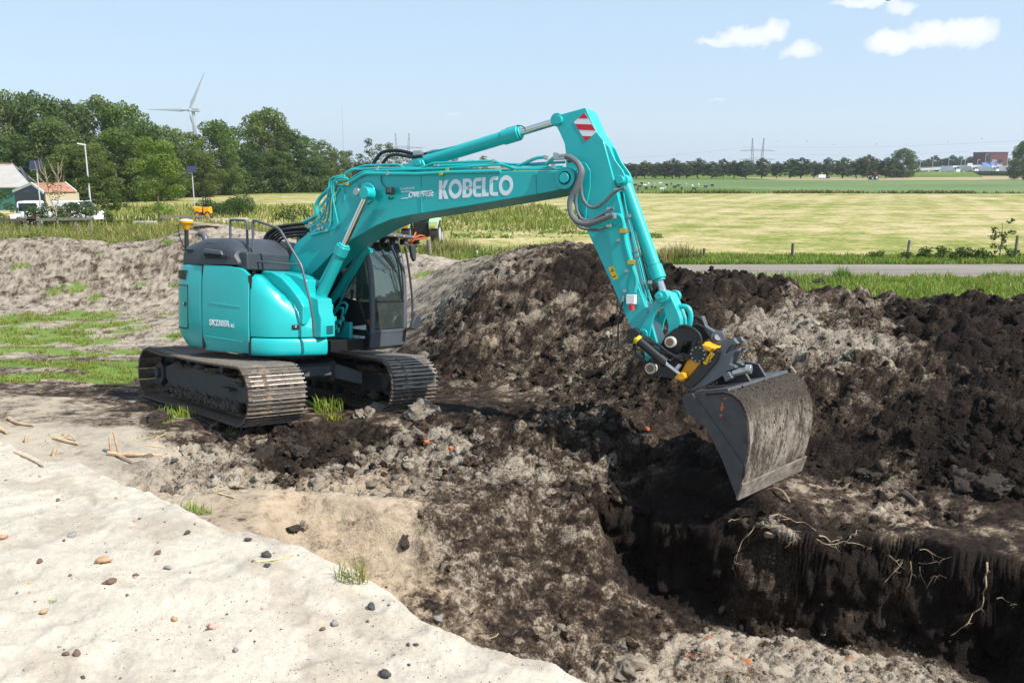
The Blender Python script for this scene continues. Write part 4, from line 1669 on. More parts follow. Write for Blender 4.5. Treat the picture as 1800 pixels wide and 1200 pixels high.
# work light on the boom, with its cable
p = on_plane(687, 336, -.40)
wl = MB().box((p.x, -.42, p.z), (.115, .09, .115)).build('boom_light', M_rubber, boom, bevel=.01)
MB().box((p.x + .012, -.467, p.z + .01), (.08, .012, .08)).build('light_lens', M_grey, wl, bevel=.004)
pipe([(670, 309), (671, 321), (682, 334)], -.35, .007, 'light_cable', boom, M_rubber, smooth=4)
pipe([(685, 345), (683, 349), (686, 350), (692, 347)], -.36, .009, 'light_cable', boom, M_rubber, smooth=4)
pipe([(628, 319), (633, 328), (640, 333)], -.36, .007, 'light_cable', boom, M_rubber, smooth=4)

# big lettering along the boom: letters drawn as outlines in a unit box
def ring_poly(cx, cy, ro, ri, a0=0.0, a1=2 * pi, n=28, sx=1.0):
    out = []
    for i in range(n):
        t0, t1 = a0 + (a1 - a0) * i / n, a0 + (a1 - a0) * (i + 1) / n
        out.append([(cx + ro * sx * cos(t0), cy + ro * sin(t0)), (cx + ro * sx * cos(t1), cy + ro * sin(t1)),
                    (cx + ri * sx * cos(t1), cy + ri * .94 * sin(t1)), (cx + ri * sx * cos(t0), cy + ri * .94 * sin(t0))])
    return out


def quarter(cx, cy, ro, ri, a0, a1, n=8):
    return ring_poly(cx, cy, ro, ri, a0, a1, n)


def R_(x0, y0, x1, y1):
    return [[(x0, y0), (x1, y0), (x1, y1), (x0, y1)]]


H = pi / 2
LET = {   # unit height 1; x in the same unit
    'K': (R_(0, 0, .23, 1) + [[(.23, .40), (.23, .62), (.40, 1), (.66, 1), (.40, .52)], [(.23, .62), (.40, .52), (.66, 0), (.40, 0), (.23, .40)]], .64),
    'O': (ring_poly(.46, .5, .52, .30, sx=.88, n=36), .92),
    'B': (R_(0, 0, .22, 1) + R_(.22, .82, .36, 1) + R_(.22, .42, .36, .60) + R_(.22, 0, .36, .18)
          + quarter(.36, .71, .29, .11, -H, H, 12) + quarter(.36, .30, .30, .12, -H, H, 12), .66),
    'E': (R_(.26, .82, .56, 1) + R_(.0, .26, .20, .74) + R_(.2, .42, .54, .58) + R_(.26, 0, .56, .18)
          + quarter(.26, .74, .26, .08, H, pi, 8) + quarter(.26, .26, .26, .08, pi, 3 * H, 8), .56),
    'L': (R_(0, 0, .23, 1) + R_(.23, 0, .44, .19), .46),
    'C': (R_(.26, .81, .54, 1) + R_(.0, .26, .21, .74) + R_(.26, 0, .54, .19)
          + quarter(.26, .74, .26, .06, H, pi, 8) + quarter(.26, .26, .26, .06, pi, 3 * H, 8), .56),
}


def big_letters(word, a0, z0, width, height, slope, l, parent, shrink=(1, 1)):
    total = sum(LET[c][1] for c in word) + .045 * (len(word) - 1)
    sx = width / total
    x = 0
    for c in word:
        polys, w = LET[c]
        mb = MB()
        for pg in polys:
            def put(q, d):
                X = (x + q[0]) * sx
                return Vector((a0 + X, l - d, z0 + q[1] * height + slope * X))
            mb.prism(pg, lambda q: put(q, .0), lambda q: put(q, .003))
        mb.build('letter', M_white, parent, smooth=0)
        x += w + .045


ltl, ltr, lbr, lbl = (on_plane(*q, -BW) for q in ((770, 318), (901, 308), (901.5, 342.5), (771.5, 350.5)))
big_letters('KOBELCO', lbl.x, lbl.z, lbr.x - lbl.x, (ltl.z - lbl.z + ltr.z - lbr.z) / 2, (lbr.z - lbl.z) / (lbr.x - lbl.x), -BW - .001, boom)
o = on_plane(717, 347.5, -BW)
text_obj('Overvest', .125, (o.x, -BW - .003, o.z), (1, 0, .02), (0, 0, 1), M_white, boom, 'lettering', 1.0, .22, .0022)
o = on_plane(704, 334, -BW)
text_obj('Loonbedrijf', .062, (o.x, -BW - .003, o.z), (1, 0, .02), (0, 0, 1), M_white, boom, 'lettering', .92, .1, .0006)
o = on_plane(705, 338.5, -BW)
text_obj('voor iedereen', .038, (o.x, -BW - .003, o.z), (1, 0, .02), (0, 0, 1), M_white, boom, 'lettering', .85, .1)
for q in ([(724, 338), (760, 334), (758, 337), (723, 341)], [(704, 350), (707, 348.5), (718, 347), (718, 349)]):
    pg = [az(x, y, -BW) for x, y in q]
    MB().prism(pg, lambda s_: Vector((s_[0], -BW - .001, s_[1])), lambda s_: Vector((s_[0], -BW - .004, s_[1]))).build('logo_stroke', M_white, boom, smooth=0)


# ---------------------------------------------------------------- cylinders
def ram(name, p0, pg, p1, r, rr, l, parent=exc, gland=.17, eye=True, label=None):
    """p0 base pin, pg gland end of the barrel, p1 rod pin, all (along, up)"""
    A, G, B = (Vector((q[0], l, q[1])) for q in (p0, pg, p1))
    d = (B - A).normalized()
    G = A + d * (G - A).dot(d)
    mb = MB()
    mb.cyl(A + d * .06, G - d * gland, r, n=24)
    mb.cyl(G - d * gland, G, r * 1.17, n=24)
    mb.cyl(G, G + d * .03, r * .95, n=24)
    ob = mb.build(name, M_teal_d, parent, bevel=.012)
    if label: ob['label'] = label
    MB().cyl(G + d * .02, B, rr, n=18).build('piston_rod', M_chrome, ob)
    mb = MB()
    mb.cyl(B + Vector((0, -.10, 0)), B + Vector((0, .10, 0)), r * .98, n=20)
    mb.build('rod_eye', M_teal_d, ob, bevel=.012)
    mb = MB()
    mb.cyl(A + Vector((0, -.10, 0)), A + Vector((0, .10, 0)), r * 1.02, n=20)
    mb.build('base_eye', M_teal_d, ob, bevel=.012)
    return ob


g = az(605, 433, -.52)
b0 = az(548, 556, -.52)
nearram = ram('boom_cylinder', b0, g, az(646, 340, -.52), .098, .05, -.52)
g2 = az(646, 436, .52)
p_far = (cyl_pin[0], cyl_pin[1])
d2 = Vector((g2[0] - p_far[0], g2[1] - p_far[1]))
farram = ram('boom_cylinder', tuple(Vector(p_far) + d2 * 2.35), g2, p_far, .098, .05, .52)
for l, a, b in ((-.60, (562, 496), (590, 442)), (.44, (592, 545), (634, 448))):
    pipe([a, b], l, .016, 'cylinder_pipe', exc)
# fittings and small hoses at the cylinder bases
for pts, l in (([(566, 548), (568, 536), (577, 531), (584, 536), (583, 546)], -.42), ([(566, 545), (571, 539), (577, 538), (580, 543), (578, 552)], -.36),
               ([(590, 545), (597, 533), (606, 531), (611, 537), (605, 552), (600, 562)], .30), ([(588, 550), (596, 541), (604, 541), (601, 556)], .22)):
    pipe(pts, l, .022, 'cylinder_pipe', exc)
for pts, l in (([(577, 548), (572, 562), (573, 578)], -.3), ([(582, 550), (579, 566), (577, 584)], -.2), ([(588, 552), (584, 566), (586, 586)], -.1),
               ([(600, 556), (596, 572), (588, 588)], .1), ([(606, 552), (603, 570), (597, 586)], .2)):
    pipe(pts, l, .016, 'hydraulic_hose', exc, M_rubber, smooth=4)
for x, y, l in ((574, 556, -.35), (581, 560, -.3), (588, 560, -.2), (597, 566, 0), (602, 560, .1), (590, 575, 0), (583, 571, -.2), (594, 580, .05)):
    clamp(x, y, l, (.05, .05, .08), M_teal, exc, 'hose_fitting')
# arm cylinder
ram('arm_cylinder', az(737, 287, 0), az(914, 237, 0), az(983, 212, 0), .098, .055, 0, gland=.28)
pipe([(868, 240), (885, 229), (898, 224), (912, 221), (921, 224), (924, 230)], -.05, .008, 'hydraulic_hose', boom, M_rubber, smooth=5)
pipe([(750, 268), (780, 262), (850, 246), (872, 238)], -.06, .012, 'cylinder_pipe', boom)

# ---------------------------------------------------------------- arm
AW = .19
arm_px = [(976, 216), (975.5, 209), (979, 203.5), (984, 201.5), (1029, 189), (1049, 232), (1060, 246), (1072, 290), (1082, 328), (1090, 360), (1100, 412), (1117, 490),
          (1131, 528), (1146, 572), (1160, 620), (1152, 646), (1146, 654), (1139, 650), (1131, 618), (1115, 587), (1097, 550), (1082, 515), (1050, 445),
          (1030, 402), (1010, 362), (1001, 344), (1000, 328), (995, 300), (994, 268), (992, 252), (984, 234), (978, 222)]
ap = [az(x, y, -AW) for x, y in arm_px]
mb = MB()
mb.prism(ap, lambda q: Vector((q[0], -AW, q[1])), lambda q: Vector((q[0], AW, q[1])))
arm = mb.build('arm', M_teal_d, exc, smooth=30, bevel=.012)
ac = az(983, 212, -AW)
MB().cyl((ac[0], -.25, ac[1]), (ac[0], .25, ac[1]), .065, n=20).build('arm_pin', M_teal_d, arm, bevel=.01)
# doubler plate round the boom joint
dp = [az(x, y, -AW) for x, y in [(1000, 330), (1004, 296), (1016, 285), (1030, 287), (1038, 300), (1038, 330), (1032, 360), (1030, 385), (1018, 368), (1006, 350)]]
MB().prism(dp, lambda q: Vector((q[0], -AW - .012, q[1])), lambda q: Vector((q[0], -AW + .01, q[1]))).build('doubler_plate', M_teal_d, arm, bevel=.006)
# bucket cylinder ears
bc = az(1092, 317, -.12)
for s in (-1, 1):
    ear = [az(x, y, -.12) for x, y in [(1064, 252), (1071, 258), (1082, 282), (1096, 301), (1099, 309), (1098, 320), (1091, 327), (1082, 328), (1078, 312)]]
    mb = MB()
    mb.prism(ear, lambda q: Vector((q[0], s * .15, q[1])), lambda q: Vector((q[0], s * .10, q[1])))
    mb.build('cylinder_ear', M_teal_d, arm, bevel=.006)
MB().cyl((bc[0], -.20, bc[1]), (bc[0], .20, bc[1]), .06, n=18).build('ear_pin', M_teal_d, arm, bevel=.01)
bram = ram('bucket_cylinder', bc, az(1160, 490, 0), az(1169, 521, 0), .090, .05, 0, gland=.2)
# diamond warning board
M_refl = M_white
dm = [on_plane(x, y, -AW) for x, y in ((1027.5, 198.5), (1049, 232), (1030, 249), (1009, 215))]
def dpt(u, v):
    a = dm[3].lerp(dm[0], u)
    b = dm[2].lerp(dm[1], u)
    q = a.lerp(b, v)
    return q
board = MB()
board.prism([(p.x, p.z) for p in dm], lambda q: Vector((q[0], -AW - .001, q[1])), lambda q: Vector((q[0], -AW - .005, q[1])))
bd = board.build('warning_board', M_white, arm, smooth=0)
zt_, zb_ = dm[0].z, dm[2].z
def clip_band(lo, hi):
    """part of the diamond between two slanted lines"""
    P = [Vector((p.x, p.z)) for p in dm]
    nrm = Vector((.10, 1)).normalized()
    t0 = min(p.dot(nrm) for p in P); t1 = max(p.dot(nrm) for p in P)
    def cut(poly, c, keep_above):
        out = []
        for i in range(len(poly)):
            a, b = poly[i], poly[(i + 1) % len(poly)]
            da, db = a.dot(nrm) - c, b.dot(nrm) - c
            if not keep_above: da, db = -da, -db
            if da >= 0: out.append(a)
            if da * db < 0: out.append(a.lerp(b, da / (da - db)))
        return out
    return cut(cut(P, t0 + (t1 - t0) * lo, True), t0 + (t1 - t0) * hi, False)
for lo, hi in ((.0, .19), (.40, .60), (.80, 1.0)):
    pg = clip_band(lo, hi)
    MB().prism(pg, lambda q: Vector((q[0], -AW - .005, q[1])), lambda q: Vector((q[0], -AW - .007, q[1]))).build('red_stripe', M_red, bd, smooth=0)
# yellow caution sticker
sp = [az(x, y, -AW) for x, y in ((1069, 470), (1078.5, 467.5), (1087, 489), (1078, 492))]
stk = MB().prism(sp, lambda q: Vector((q[0], -AW - .001, q[1])), lambda q: Vector((q[0], -AW - .004, q[1]))).build('caution_sticker', mat('sticker_yellow', (.8, .52, .01), .5), arm, smooth=0)
for k, q in enumerate(([(1073, 478), (1076, 471), (1080, 477)], [(1077, 486), (1083, 484), (1083.5, 486), (1078, 488)])):
    pg = [az(x, y, -AW) for x, y in q]
    MB().prism(pg, lambda s_: Vector((s_[0], -AW - .004, s_[1])), lambda s_: Vector((s_[0], -AW - .006, s_[1]))).build('sticker_mark', M_rubber, stk, smooth=0)
pg = [az(x, y, -AW) for x, y in [(1075, 476.5), (1076.3, 473.5), (1078, 476)]]
MB().prism(pg, lambda s_: Vector((s_[0], -AW - .006, s_[1])), lambda s_: Vector((s_[0], -AW - .0075, s_[1]))).build('sticker_mark', M_brass, stk, smooth=0)
# hoses bridging boom and arm
AH = [([(984, 276), (1000, 276), (1016, 288), (1020, 306), (1012, 330), (1002, 352), (1004, 376), (1016, 390), (1036, 393), (1060, 385), (1078, 378)], -.40, .040, M_hose),
      ([(998, 284), (1012, 284), (1024, 300), (1020, 322), (1013, 342), (1013, 364), (1020, 382), (1036, 388), (1054, 380), (1078, 366)], -.34, .022, M_hose),
      ([(1016, 284), (1025, 300), (1021, 324), (1024, 348), (1034, 362), (1048, 364), (1064, 354), (1080, 338), (1098, 330)], -.29, .024, M_hose),
      ([(1012, 388), (1020, 400), (1044, 404), (1064, 400), (1074, 395)], -.27, .020, M_hose),
      ([(1012, 300), (1016, 330), (1012, 352), (1018, 385)], -.25, .018, M_rubber)]
for pts, l, r, mm in AH:
    pipe(pts, l, r, 'hydraulic_hose', arm, mm, smooth=7)
for x, y, l, s in ((985, 276, -.40, (.16, .075, .075)), (977, 275, -.36, (.06, .06, .10)), (1074, 380, -.38, (.14, .07, .07)), (1072, 367, -.33, (.09, .04, .04)),
                   (1086, 334, -.28, (.10, .05, .05)), (1070, 397, -.27, (.08, .045, .045))):
    clamp(x, y, l, s, M_zinc, arm, 'hose_fitting')
pipe([(960, 290), (967, 283), (975, 277)], -.32, .03)
pipe([(974, 304), (978, 312), (980, 318)], -.37, .012)
# pipes down the arm
pipe([(1078, 378), (1090, 378), (1095, 388), (1100, 430), (1112, 470), (1120, 492), (1116, 514)], -.25, .030, parent=arm)
pipe([(1076, 396), (1085, 396), (1090, 406), (1093, 440), (1104, 474), (1106, 484), (1101, 496), (1096, 526)], -.23, .012, parent=arm)
pipe([(1079, 366), (1086, 364), (1091, 368), (1098, 402), (1118, 480), (1136, 540)], -.15, .012, parent=arm)
pipe([(1100, 336), (1108, 380), (1128, 460), (1142, 520), (1150, 540)], -.06, .012, parent=arm)
pipe([(1096, 340), (1104, 384), (1122, 460), (1137, 524)], -.10, .010, parent=arm)
pipe([(1102, 345), (1112, 384), (1130, 450), (1146, 510)], .05, .012, parent=arm)
pipe([(1098, 400), (1110, 410), (1126, 470), (1140, 530)], .0, .010, parent=arm, material=M_rubber)
for x, y in ((1096, 406), (1110, 461)):
    clamp(x, y, -.26, (.10, .07, .065), M_brass, arm)
for x, y in ((1088, 422), (1102, 476), (1099, 511), (1120, 450), (1132, 497), (1106, 380), (1119, 440), (1143, 496)):
    clamp(x, y, -.22 if x < 1105 else -.10, (.055, .05, .045), M_zinc, arm)
v = clamp(1110, 526, -.25, (.12, .10, .13), M_sticker, arm, 'hose_valve')
p = on_plane(1111, 545, -.27)
MB().cyl((p.x, -.27, p.z), (p.x - .01, -.27, p.z + .09), .035, n=12).build('red_cap', M_red, v)
MB().cyl((p.x - .01, -.27, p.z + .09), (p.x - .015, -.27, p.z + .16), .028, n=12).build('valve_stub', M_zinc, v)
pipe([(1096, 520), (1095, 532)], -.23, .020, 'hose_fitting', arm, M_zinc)
pipe([(1095, 530), (1089, 555), (1086, 590), (1089, 614)], -.25, .013, 'hydraulic_hose', arm, M_rubber, smooth=5)
pipe([(1085, 528), (1085, 545), (1095, 552)], -.15, .009, 'hydraulic_hose', arm, M_rubber, smooth=5)

# ---------------------------------------------------------------- linkage
for s in (-1, 1):
    lk = [az(x, y, -.25) for x, y in [(1165, 511), (1173, 515), (1175, 524), (1166, 533), (1152, 552), (1146, 570), (1142, 592), (1136, 596), (1126, 590), (1124, 582), (1140, 552), (1156, 520)]]
    mb = MB()
    mb.prism(lk, lambda q: Vector((q[0], s * .27, q[1])), lambda q: Vector((q[0], s * .225, q[1])))
    ob = mb.build('side_link', M_teal_d, exc, bevel=.008)
    c = az(1165, 521, -.25)
    MB().cyl((c[0], s * .22, c[1]), (c[0], s * .31, c[1]), .085, n=22).build('link_boss', M_teal_d, ob, bevel=.01)
    c = az(1131, 587, -.25)
    MB().cyl((c[0], s * .22, c[1]), (c[0], s * .29, c[1]), .07, n=20).build('link_boss', M_teal_d, ob, bevel=.01)
bl = [az(x, y, -.12) for x, y in [(1168, 512), (1178, 515), (1183, 526), (1192, 545), (1197, 560), (1198, 580), (1190, 606), (1180, 606), (1174, 596), (1176, 572), (1168, 545), (1163, 526)]]
mb = MB()
mb.prism(bl, lambda q: Vector((q[0], -.16, q[1])), lambda q: Vector((q[0], .16, q[1])))
bucket_link = mb.build('bucket_link', M_teal_d, exc, bevel=.012)
c = az(1172, 520, .0)
MB().cyl((c[0], -.36, c[1]), (c[0], .36, c[1]), .05, n=18).build('link_pin', M_teal_d, bucket_link, bevel=.01)
# lifting eye
lp = on_plane(1203, 557, 0)
mb = MB()
mb.tube([(lp.x - .16, 0, lp.z + .06), (lp.x - .06, 0, lp.z + .14), (lp.x + .05, 0, lp.z + .12), (lp.x + .09, 0, lp.z), (lp.x + .06, 0, lp.z - .14), (lp.x - .04, 0, lp.z - .19), (lp.x - .14, 0, lp.z - .14)], .035, 10, smooth=5)
mb.build('lifting_hook', M_teal_d, bucket_link)


# ---------------------------------------------------------------- tiltrotator
def zt_px(q):                                                  # from the enlarged crop used for tracing
    return (1100 + q[0] * .13333, 560 + q[1] * .13333)


def plate(name, pts, l0, l1, material, parent, bevel=.008, smooth=30):
    pg = [az(*zt_px(q), -.25) for q in pts]
    mb = MB()
    mb.prism(pg, lambda q: Vector((q[0], l0, q[1])), lambda q: Vector((q[0], l1, q[1])))
    return mb.build(name, material, parent, smooth=smooth, bevel=bevel)


HITCH = [(250, 590), (330, 520), (440, 470), (455, 350), (520, 240), (620, 145), (730, 95), (830, 90), (910, 135), (960, 210), (975, 270), (900, 320),
         (850, 300), (770, 330), (720, 400), (690, 470), (720, 540), (690, 640), (640, 790), (500, 770), (350, 735), (280, 690)]
til = plate('tiltrotator', HITCH, -.27, -.21, M_black, exc)
plate('hitch_plate', HITCH, .21, .27, M_black, til)
for q in ((608, 305), (350, 648)):
    x, y = zt_px(q)
    c = az(x, y, -.27)
    mb = MB()
    mb.cyl((c[0], -.36, c[1]), (c[0], .36, c[1]), .075, n=24)
    ob = mb.build('hitch_pin', M_bushing, til, bevel=.008)
    MB().cyl((c[0], -.368, c[1]), (c[0], -.355, c[1]), .052, n=20).build('pin_face', M_rust, ob)
plate('hitch_bridge', [(520, 560), (640, 470), (760, 520), (730, 640), (640, 780), (500, 740)], -.21, .21, M_black, til)
house = plate('rotor_housing', [(1030, 300), (1110, 345), (1195, 380), (1180, 430), (1080, 500), (850, 770), (800, 830), (700, 830), (690, 760), (730, 690), (830, 510),
                                (900, 490), (1000, 430)], -.27, .27, M_yellow, til, bevel=.035)
plate('housing_ear', [(700, 760), (740, 710), (830, 735), (835, 770), (790, 800), (735, 785)], -.46, -.27, M_yellow, til, bevel=.012)
plate('housing_ear', [(1030, 330), (1120, 350), (1190, 380), (1130, 430), (1060, 400)], -.36, -.27, M_yellow, til, bevel=.012)
c = az(*zt_px((980, 462)), -.3)
mot = MB().cyl((c[0], -.40, c[1]), (c[0], -.2, c[1]), .112, n=28).build('rotor_motor', M_black, til, bevel=.012)
for k in range(10):
    t = 2 * pi * k / 10
    MB().cyl((c[0] + .09 * cos(t), -.412, c[1] + .09 * sin(t)), (c[0] + .09 * cos(t), -.395, c[1] + .09 * sin(t)), .009, n=6).build('bolt', M_zinc, mot)
lowp = plate('rotor_base', [(1195, 400), (1260, 425), (1215, 560), (1010, 800), (890, 905), (790, 890), (770, 840), (850, 775), (1080, 505)], -.33, .33, M_black, til, bevel=.012)
o0 = on_plane(*zt_px((1052, 612)), -.335)
o1 = on_plane(*zt_px((1182, 455)), -.335)
xd = (o1 - o0)
xd.y = 0
text_obj('engcon', .115, (o0.x, -.336, o0.z), xd, Vector((-xd.z, 0, xd.x)), mat('decal_yellow', (.8, .5, .01), .5), lowp, 'lettering', xd.length / .36, 0, .0022)
# tilt cylinders
for l, dq in ((-.44, 0), (.44, 40)):
    a, b, e = (on_plane(*zt_px(q), -.44) for q in ((110, 235), (530, 590), (745, 755)))
    A, B, E = (Vector((q.x, l, q.z)) for q in (a, b, e))
    ob = MB().cyl(A, B, .062, n=18).cyl(B - (B - A).normalized() * .12, B, .072, n=18).build('tilt_cylinder', M_black, til, bevel=.008)
    MB().cyl(B, E, .028, n=14).build('piston_rod', M_chrome, ob)
    MB().cyl(E + Vector((0, -.05, 0)), E + Vector((0, .05, 0)), .048, n=14).build('rod_eye', M_yellow, ob, bevel=.008)
    if l < 0:
        p = A.lerp(B, .06); q = A.lerp(B, .17)
        MB().cyl(p, q, .0635, n=18).build('yellow_label', mat('label_yellow', (.72, .5, .01), .5), ob)
    MB().bar(A + Vector((-.06, 0, -.05)), A + Vector((.06, 0, .09)), .12, .12).build('cylinder_head', M_black, ob, bevel=.01)
# hoses round the tiltrotator
TH = [([(180, 200), (300, 300), (430, 350), (520, 420), (620, 480), (700, 520)], -.40, .020), ([(200, 240), (330, 340), (450, 430), (560, 480), (680, 500), (760, 520)], -.36, .020),
      ([(150, 190), (270, 250), (420, 340), (500, 380)], -.32, .02), ([(640, 490), (720, 530), (820, 510), (880, 430), (900, 340), (940, 280)], -.30, .030),
      ([(100, 330), (120, 440), (200, 540), (280, 590)], -.30, .016), ([(700, 110), (780, 95), (880, 130), (960, 200), (990, 280), (980, 360)], -.30, .022),
      ([(740, 480), (790, 520), (850, 500), (890, 380)], -.26, .026), ([(120, 300), (130, 420), (220, 520)], -.22, .014),
      ([(870, 20), (900, -20), (960, -10), (1060, 90), (1110, 180), (1080, 230)], .30, .022), ([(520, 500), (590, 540), (650, 500), (720, 520)], -.36, .03)]
for pts, l, r in TH:
    pipe([zt_px(q) for q in pts], l, r, 'hydraulic_hose', til, M_rubber, smooth=5)
# grey front lever with its disc
lev = plate('lock_lever', [(880, -20), (915, -30), (945, 60), (960, 110), (1060, 170), (1140, 225), (1185, 290), (1165, 345), (1100, 335), (1000, 250), (950, 170), (930, 90)], .06, .20, M_grey, til, bevel=.015)
c = az(*zt_px((1130, 275)), -.25)
MB().cyl((c[0] + .02, -.02, c[1] + .02), (c[0], .08, c[1]), .095, n=24).build('lever_disc', M_grey, lev, bevel=.012)
MB().cyl((c[0] + .022, -.03, c[1] + .02), (c[0], .0, c[1]), .05, n=18).build('lever_cap', M_dark, lev, bevel=.006)
plate('grease_box', [(670, 640), (720, 585), (755, 605), (700, 680)], -.34, -.27, M_sticker, til)
# quick hitch below
qh = plate('quick_hitch', [(1250, 330), (1330, 290), (1420, 250), (1440, 290), (1480, 330), (1440, 350), (1390, 350), (1340, 390), (1300, 470), (1380, 430), (1460, 400), (1500, 410),
                           (1480, 440), (1430, 450), (1400, 500), (1370, 600), (1440, 625), (1455, 650), (1350, 690), (1270, 760), (1030, 900), (860, 965), (800, 930), (1000, 800), (1210, 560)],
           -.24, -.12, M_grey, til, bevel=.012)
plate('hitch_side', [(1250, 330), (1330, 290), (1420, 250), (1440, 290), (1480, 330), (1390, 350), (1340, 390), (1300, 470), (1460, 400), (1500, 410), (1430, 450), (1370, 600),
                     (1440, 625), (1455, 650), (1350, 690), (1270, 760), (1030, 900), (860, 965), (800, 930), (1000, 800), (1210, 560)], .12, .24, M_grey, til, bevel=.012)
plate('hitch_core', [(1170, 640), (1260, 690), (1200, 780), (1000, 890), (870, 950), (820, 920), (1010, 800)], -.12, .12, M_black, til, bevel=.01)
plate('lock_block', [(1290, 730), (1370, 690), (1425, 780), (1330, 830)], -.32, -.14, M_grey, til, bevel=.012)
a, b = on_plane(*zt_px((1410, 720)), -.2), on_plane(*zt_px((1640, 665)), -.2)
lc = MB().cyl((a.x, -.2, a.z), (b.x, -.2, b.z), .045, n=16).cyl((b.x - .06, -.2, b.z), (b.x + .02, -.2, b.z), .06, n=16).build('lock_cylinder', M_zinc, til, bevel=.008)

# ---------------------------------------------------------------- bucket (its own heading: the tiltrotator has turned it)
BK_B = at_z(1297, 877, .0)
BK_D = at_z(1407, 826, .0)
bw = (BK_D - BK_B)
bw.z = 0
BK_W = bw.length
bw.normalize()
be = Vector((bw.y, -bw.x, 0))


def bk(x, y):
    """photo pixel on the bucket's near side plate -> (e, z)"""
    r = ray(x, y)
    t = (BK_B - EYE).dot(bw) / r.dot(bw)
    p = EYE + r * t - BK_B
    return (p.dot(be), p.z)


def bkp(e, z, w):
    return ROOT_I @ (BK_B + be * e + bw * w + Vector((0, 0, z)))


prof_px = [(1297, 877), (1309, 832), (1316, 800), (1319, 775), (1317, 745), (1311, 722), (1302, 704), (1288, 693), (1271, 688)]
prof = [bk(x, y) for x, y in prof_px]
lip = [bk(x, y) for x, y in [(1217, 692), (1204, 694), (1200, 700), (1203, 712), (1210, 724), (1240, 748), (1250, 765), (1271, 806), (1285, 838)]]
# wrapper: curved sheet
def sheet(prof, w0, w1, th):
    n = len(prof)
    nr = []
    for i in range(n):
        a, b = Vector(prof[max(i - 1, 0)]), Vector(prof[min(i + 1, n - 1)])
        d = (b - a).normalized()
        nr.append(Vector((d.y, -d.x)))
    mb = MB()
    o = [(p[0], p[1]) for p in prof] + [(prof[i][0] - nr[i].x * th, prof[i][1] - nr[i].y * th) for i in range(n - 1, -1, -1)]
    mb.prism(o, lambda q: bkp(q[0], q[1], w0), lambda q: bkp(q[0], q[1], w1))
    return mb
def bucket_dirt():
    m = bpy.data.materials.new('bucket_back_dirt')
    m.use_nodes = True
    w = NT(m.node_tree)
    b = w.n['Principled BSDF']
    pos = w.add('ShaderNodeTexCoord').outputs['Object']
    st = w.add('ShaderNodeMapping', {'Vector': pos, 'Rotation': (0, .25, 0), 'Scale': (2.4, 2.4, .75)}).outputs[0]
    big = w.noise(st, 1.7, 7, .68, .4)
    fine = w.noise(pos, 26, 6, .7)
    mid = w.noise(st, 5.5, 6, .66)
    f = w.math('MULTIPLY_ADD', mid, .45, w.math('MULTIPLY_ADD', fine, .35, w.math('MULTIPLY', big, .65)))
    c = w.ramp(f, [(.54, (.022, .018, .015)), (.63, (.05, .041, .034)), (.70, (.10, .082, .066)), (.77, (.225, .19, .155)), (.86, (.32, .275, .23))])
    zz = w.add('ShaderNodeSeparateXYZ', {0: pos}).outputs[2]
    wet = w.math('MULTIPLY', w.math('SUBTRACT', w.math('MULTIPLY_ADD', big, .9, zz), .98), 3.2, clamp=True)   # damp peat stuck to the upper curve
    c = w.mix(wet, c, w.ramp(fine, [(.35, (.020, .016, .013)), (.6, (.06, .048, .038)), (.75, (.12, .10, .08))]))
    w.l.new(c, b.inputs['Base Color'])
    b.inputs['Roughness'].default_value = .88
    b.inputs['Specular IOR Level'].default_value = .2
    bn = w.add('ShaderNodeBump', {'Height': f, 'Strength': .9, 'Distance': .06})
    w.l.new(bn.outputs[0], b.inputs['Normal'])
    return m


M_bkdirt = bucket_dirt()
buck = sheet(prof + [bk(1240, 690.5)], 0, BK_W, .035).build('bucket', M_bkdirt, exc, smooth=40, bevel=.006)
buck['label'] = 'wide grey digging bucket with earth caked on its back'
for w0, w1 in ((.012, .047), (BK_W - .047, BK_W - .012)):
    pg = [(p[0] - .01, p[1]) for p in prof] + lip
    MB().prism(pg, lambda q: bkp(q[0], q[1], w0), lambda q: bkp(q[0], q[1], w1)).build('side_plate', M_bucket, buck, smooth=0, bevel=.004)
    st = [bk(x, y) for x, y in [(1217, 691), (1204, 692), (1199, 700), (1202, 714), (1209, 726), (1240, 750), (1250, 767), (1270, 808), (1296, 876), (1303, 845), (1307, 818), (1262, 752)]]
    off = -.022 if w0 < .1 else .03
    MB().prism(st, lambda q: bkp(q[0], q[1], w0 + off), lambda q: bkp(q[0], q[1], w0 + off + .03)).build('side_cutter', M_bucket, buck, smooth=0, bevel=.006)
# cutting edge and top beam
e0, z0 = prof[0]
pg = [(e0 - .02, z0 - .0), (e0 + .05, z0 + .22), (e0 + .075, z0 + .22), (e0 + .015, z0 - .01)]
MB().prism(pg, lambda q: bkp(q[0], q[1], -.02), lambda q: bkp(q[0], q[1], BK_W + .02)).build('cutting_edge', mat('edge_steel', (.20, .17, .14), .75, .1, noise=.5, nscale=9, bump=.6, bscale=25, dirt=(.06, .048, .038), dirt_amt=.55, dscale=6), buck, smooth=0, bevel=.004)
tb = [bk(x, y) for x, y in [(1215, 690), (1275, 684), (1277, 690), (1217, 698)]]
MB().prism(tb, lambda q: bkp(q[0], q[1] + .004, .05), lambda q: bkp(q[0], q[1] + .004, BK_W - .05)).build('top_beam', M_bucket, buck, smooth=0, bevel=.01)
for w0 in (BK_W * .36, BK_W * .6):
    ears = [bk(x, y) for x, y in [(1216, 690), (1222, 668), (1240, 655), (1262, 660), (1276, 684)]]
    MB().prism(ears, lambda q: bkp(q[0], q[1], w0), lambda q: bkp(q[0], q[1], w0 + .04)).build('hanger_ear', M_bucket, buck, smooth=0, bevel=.006)
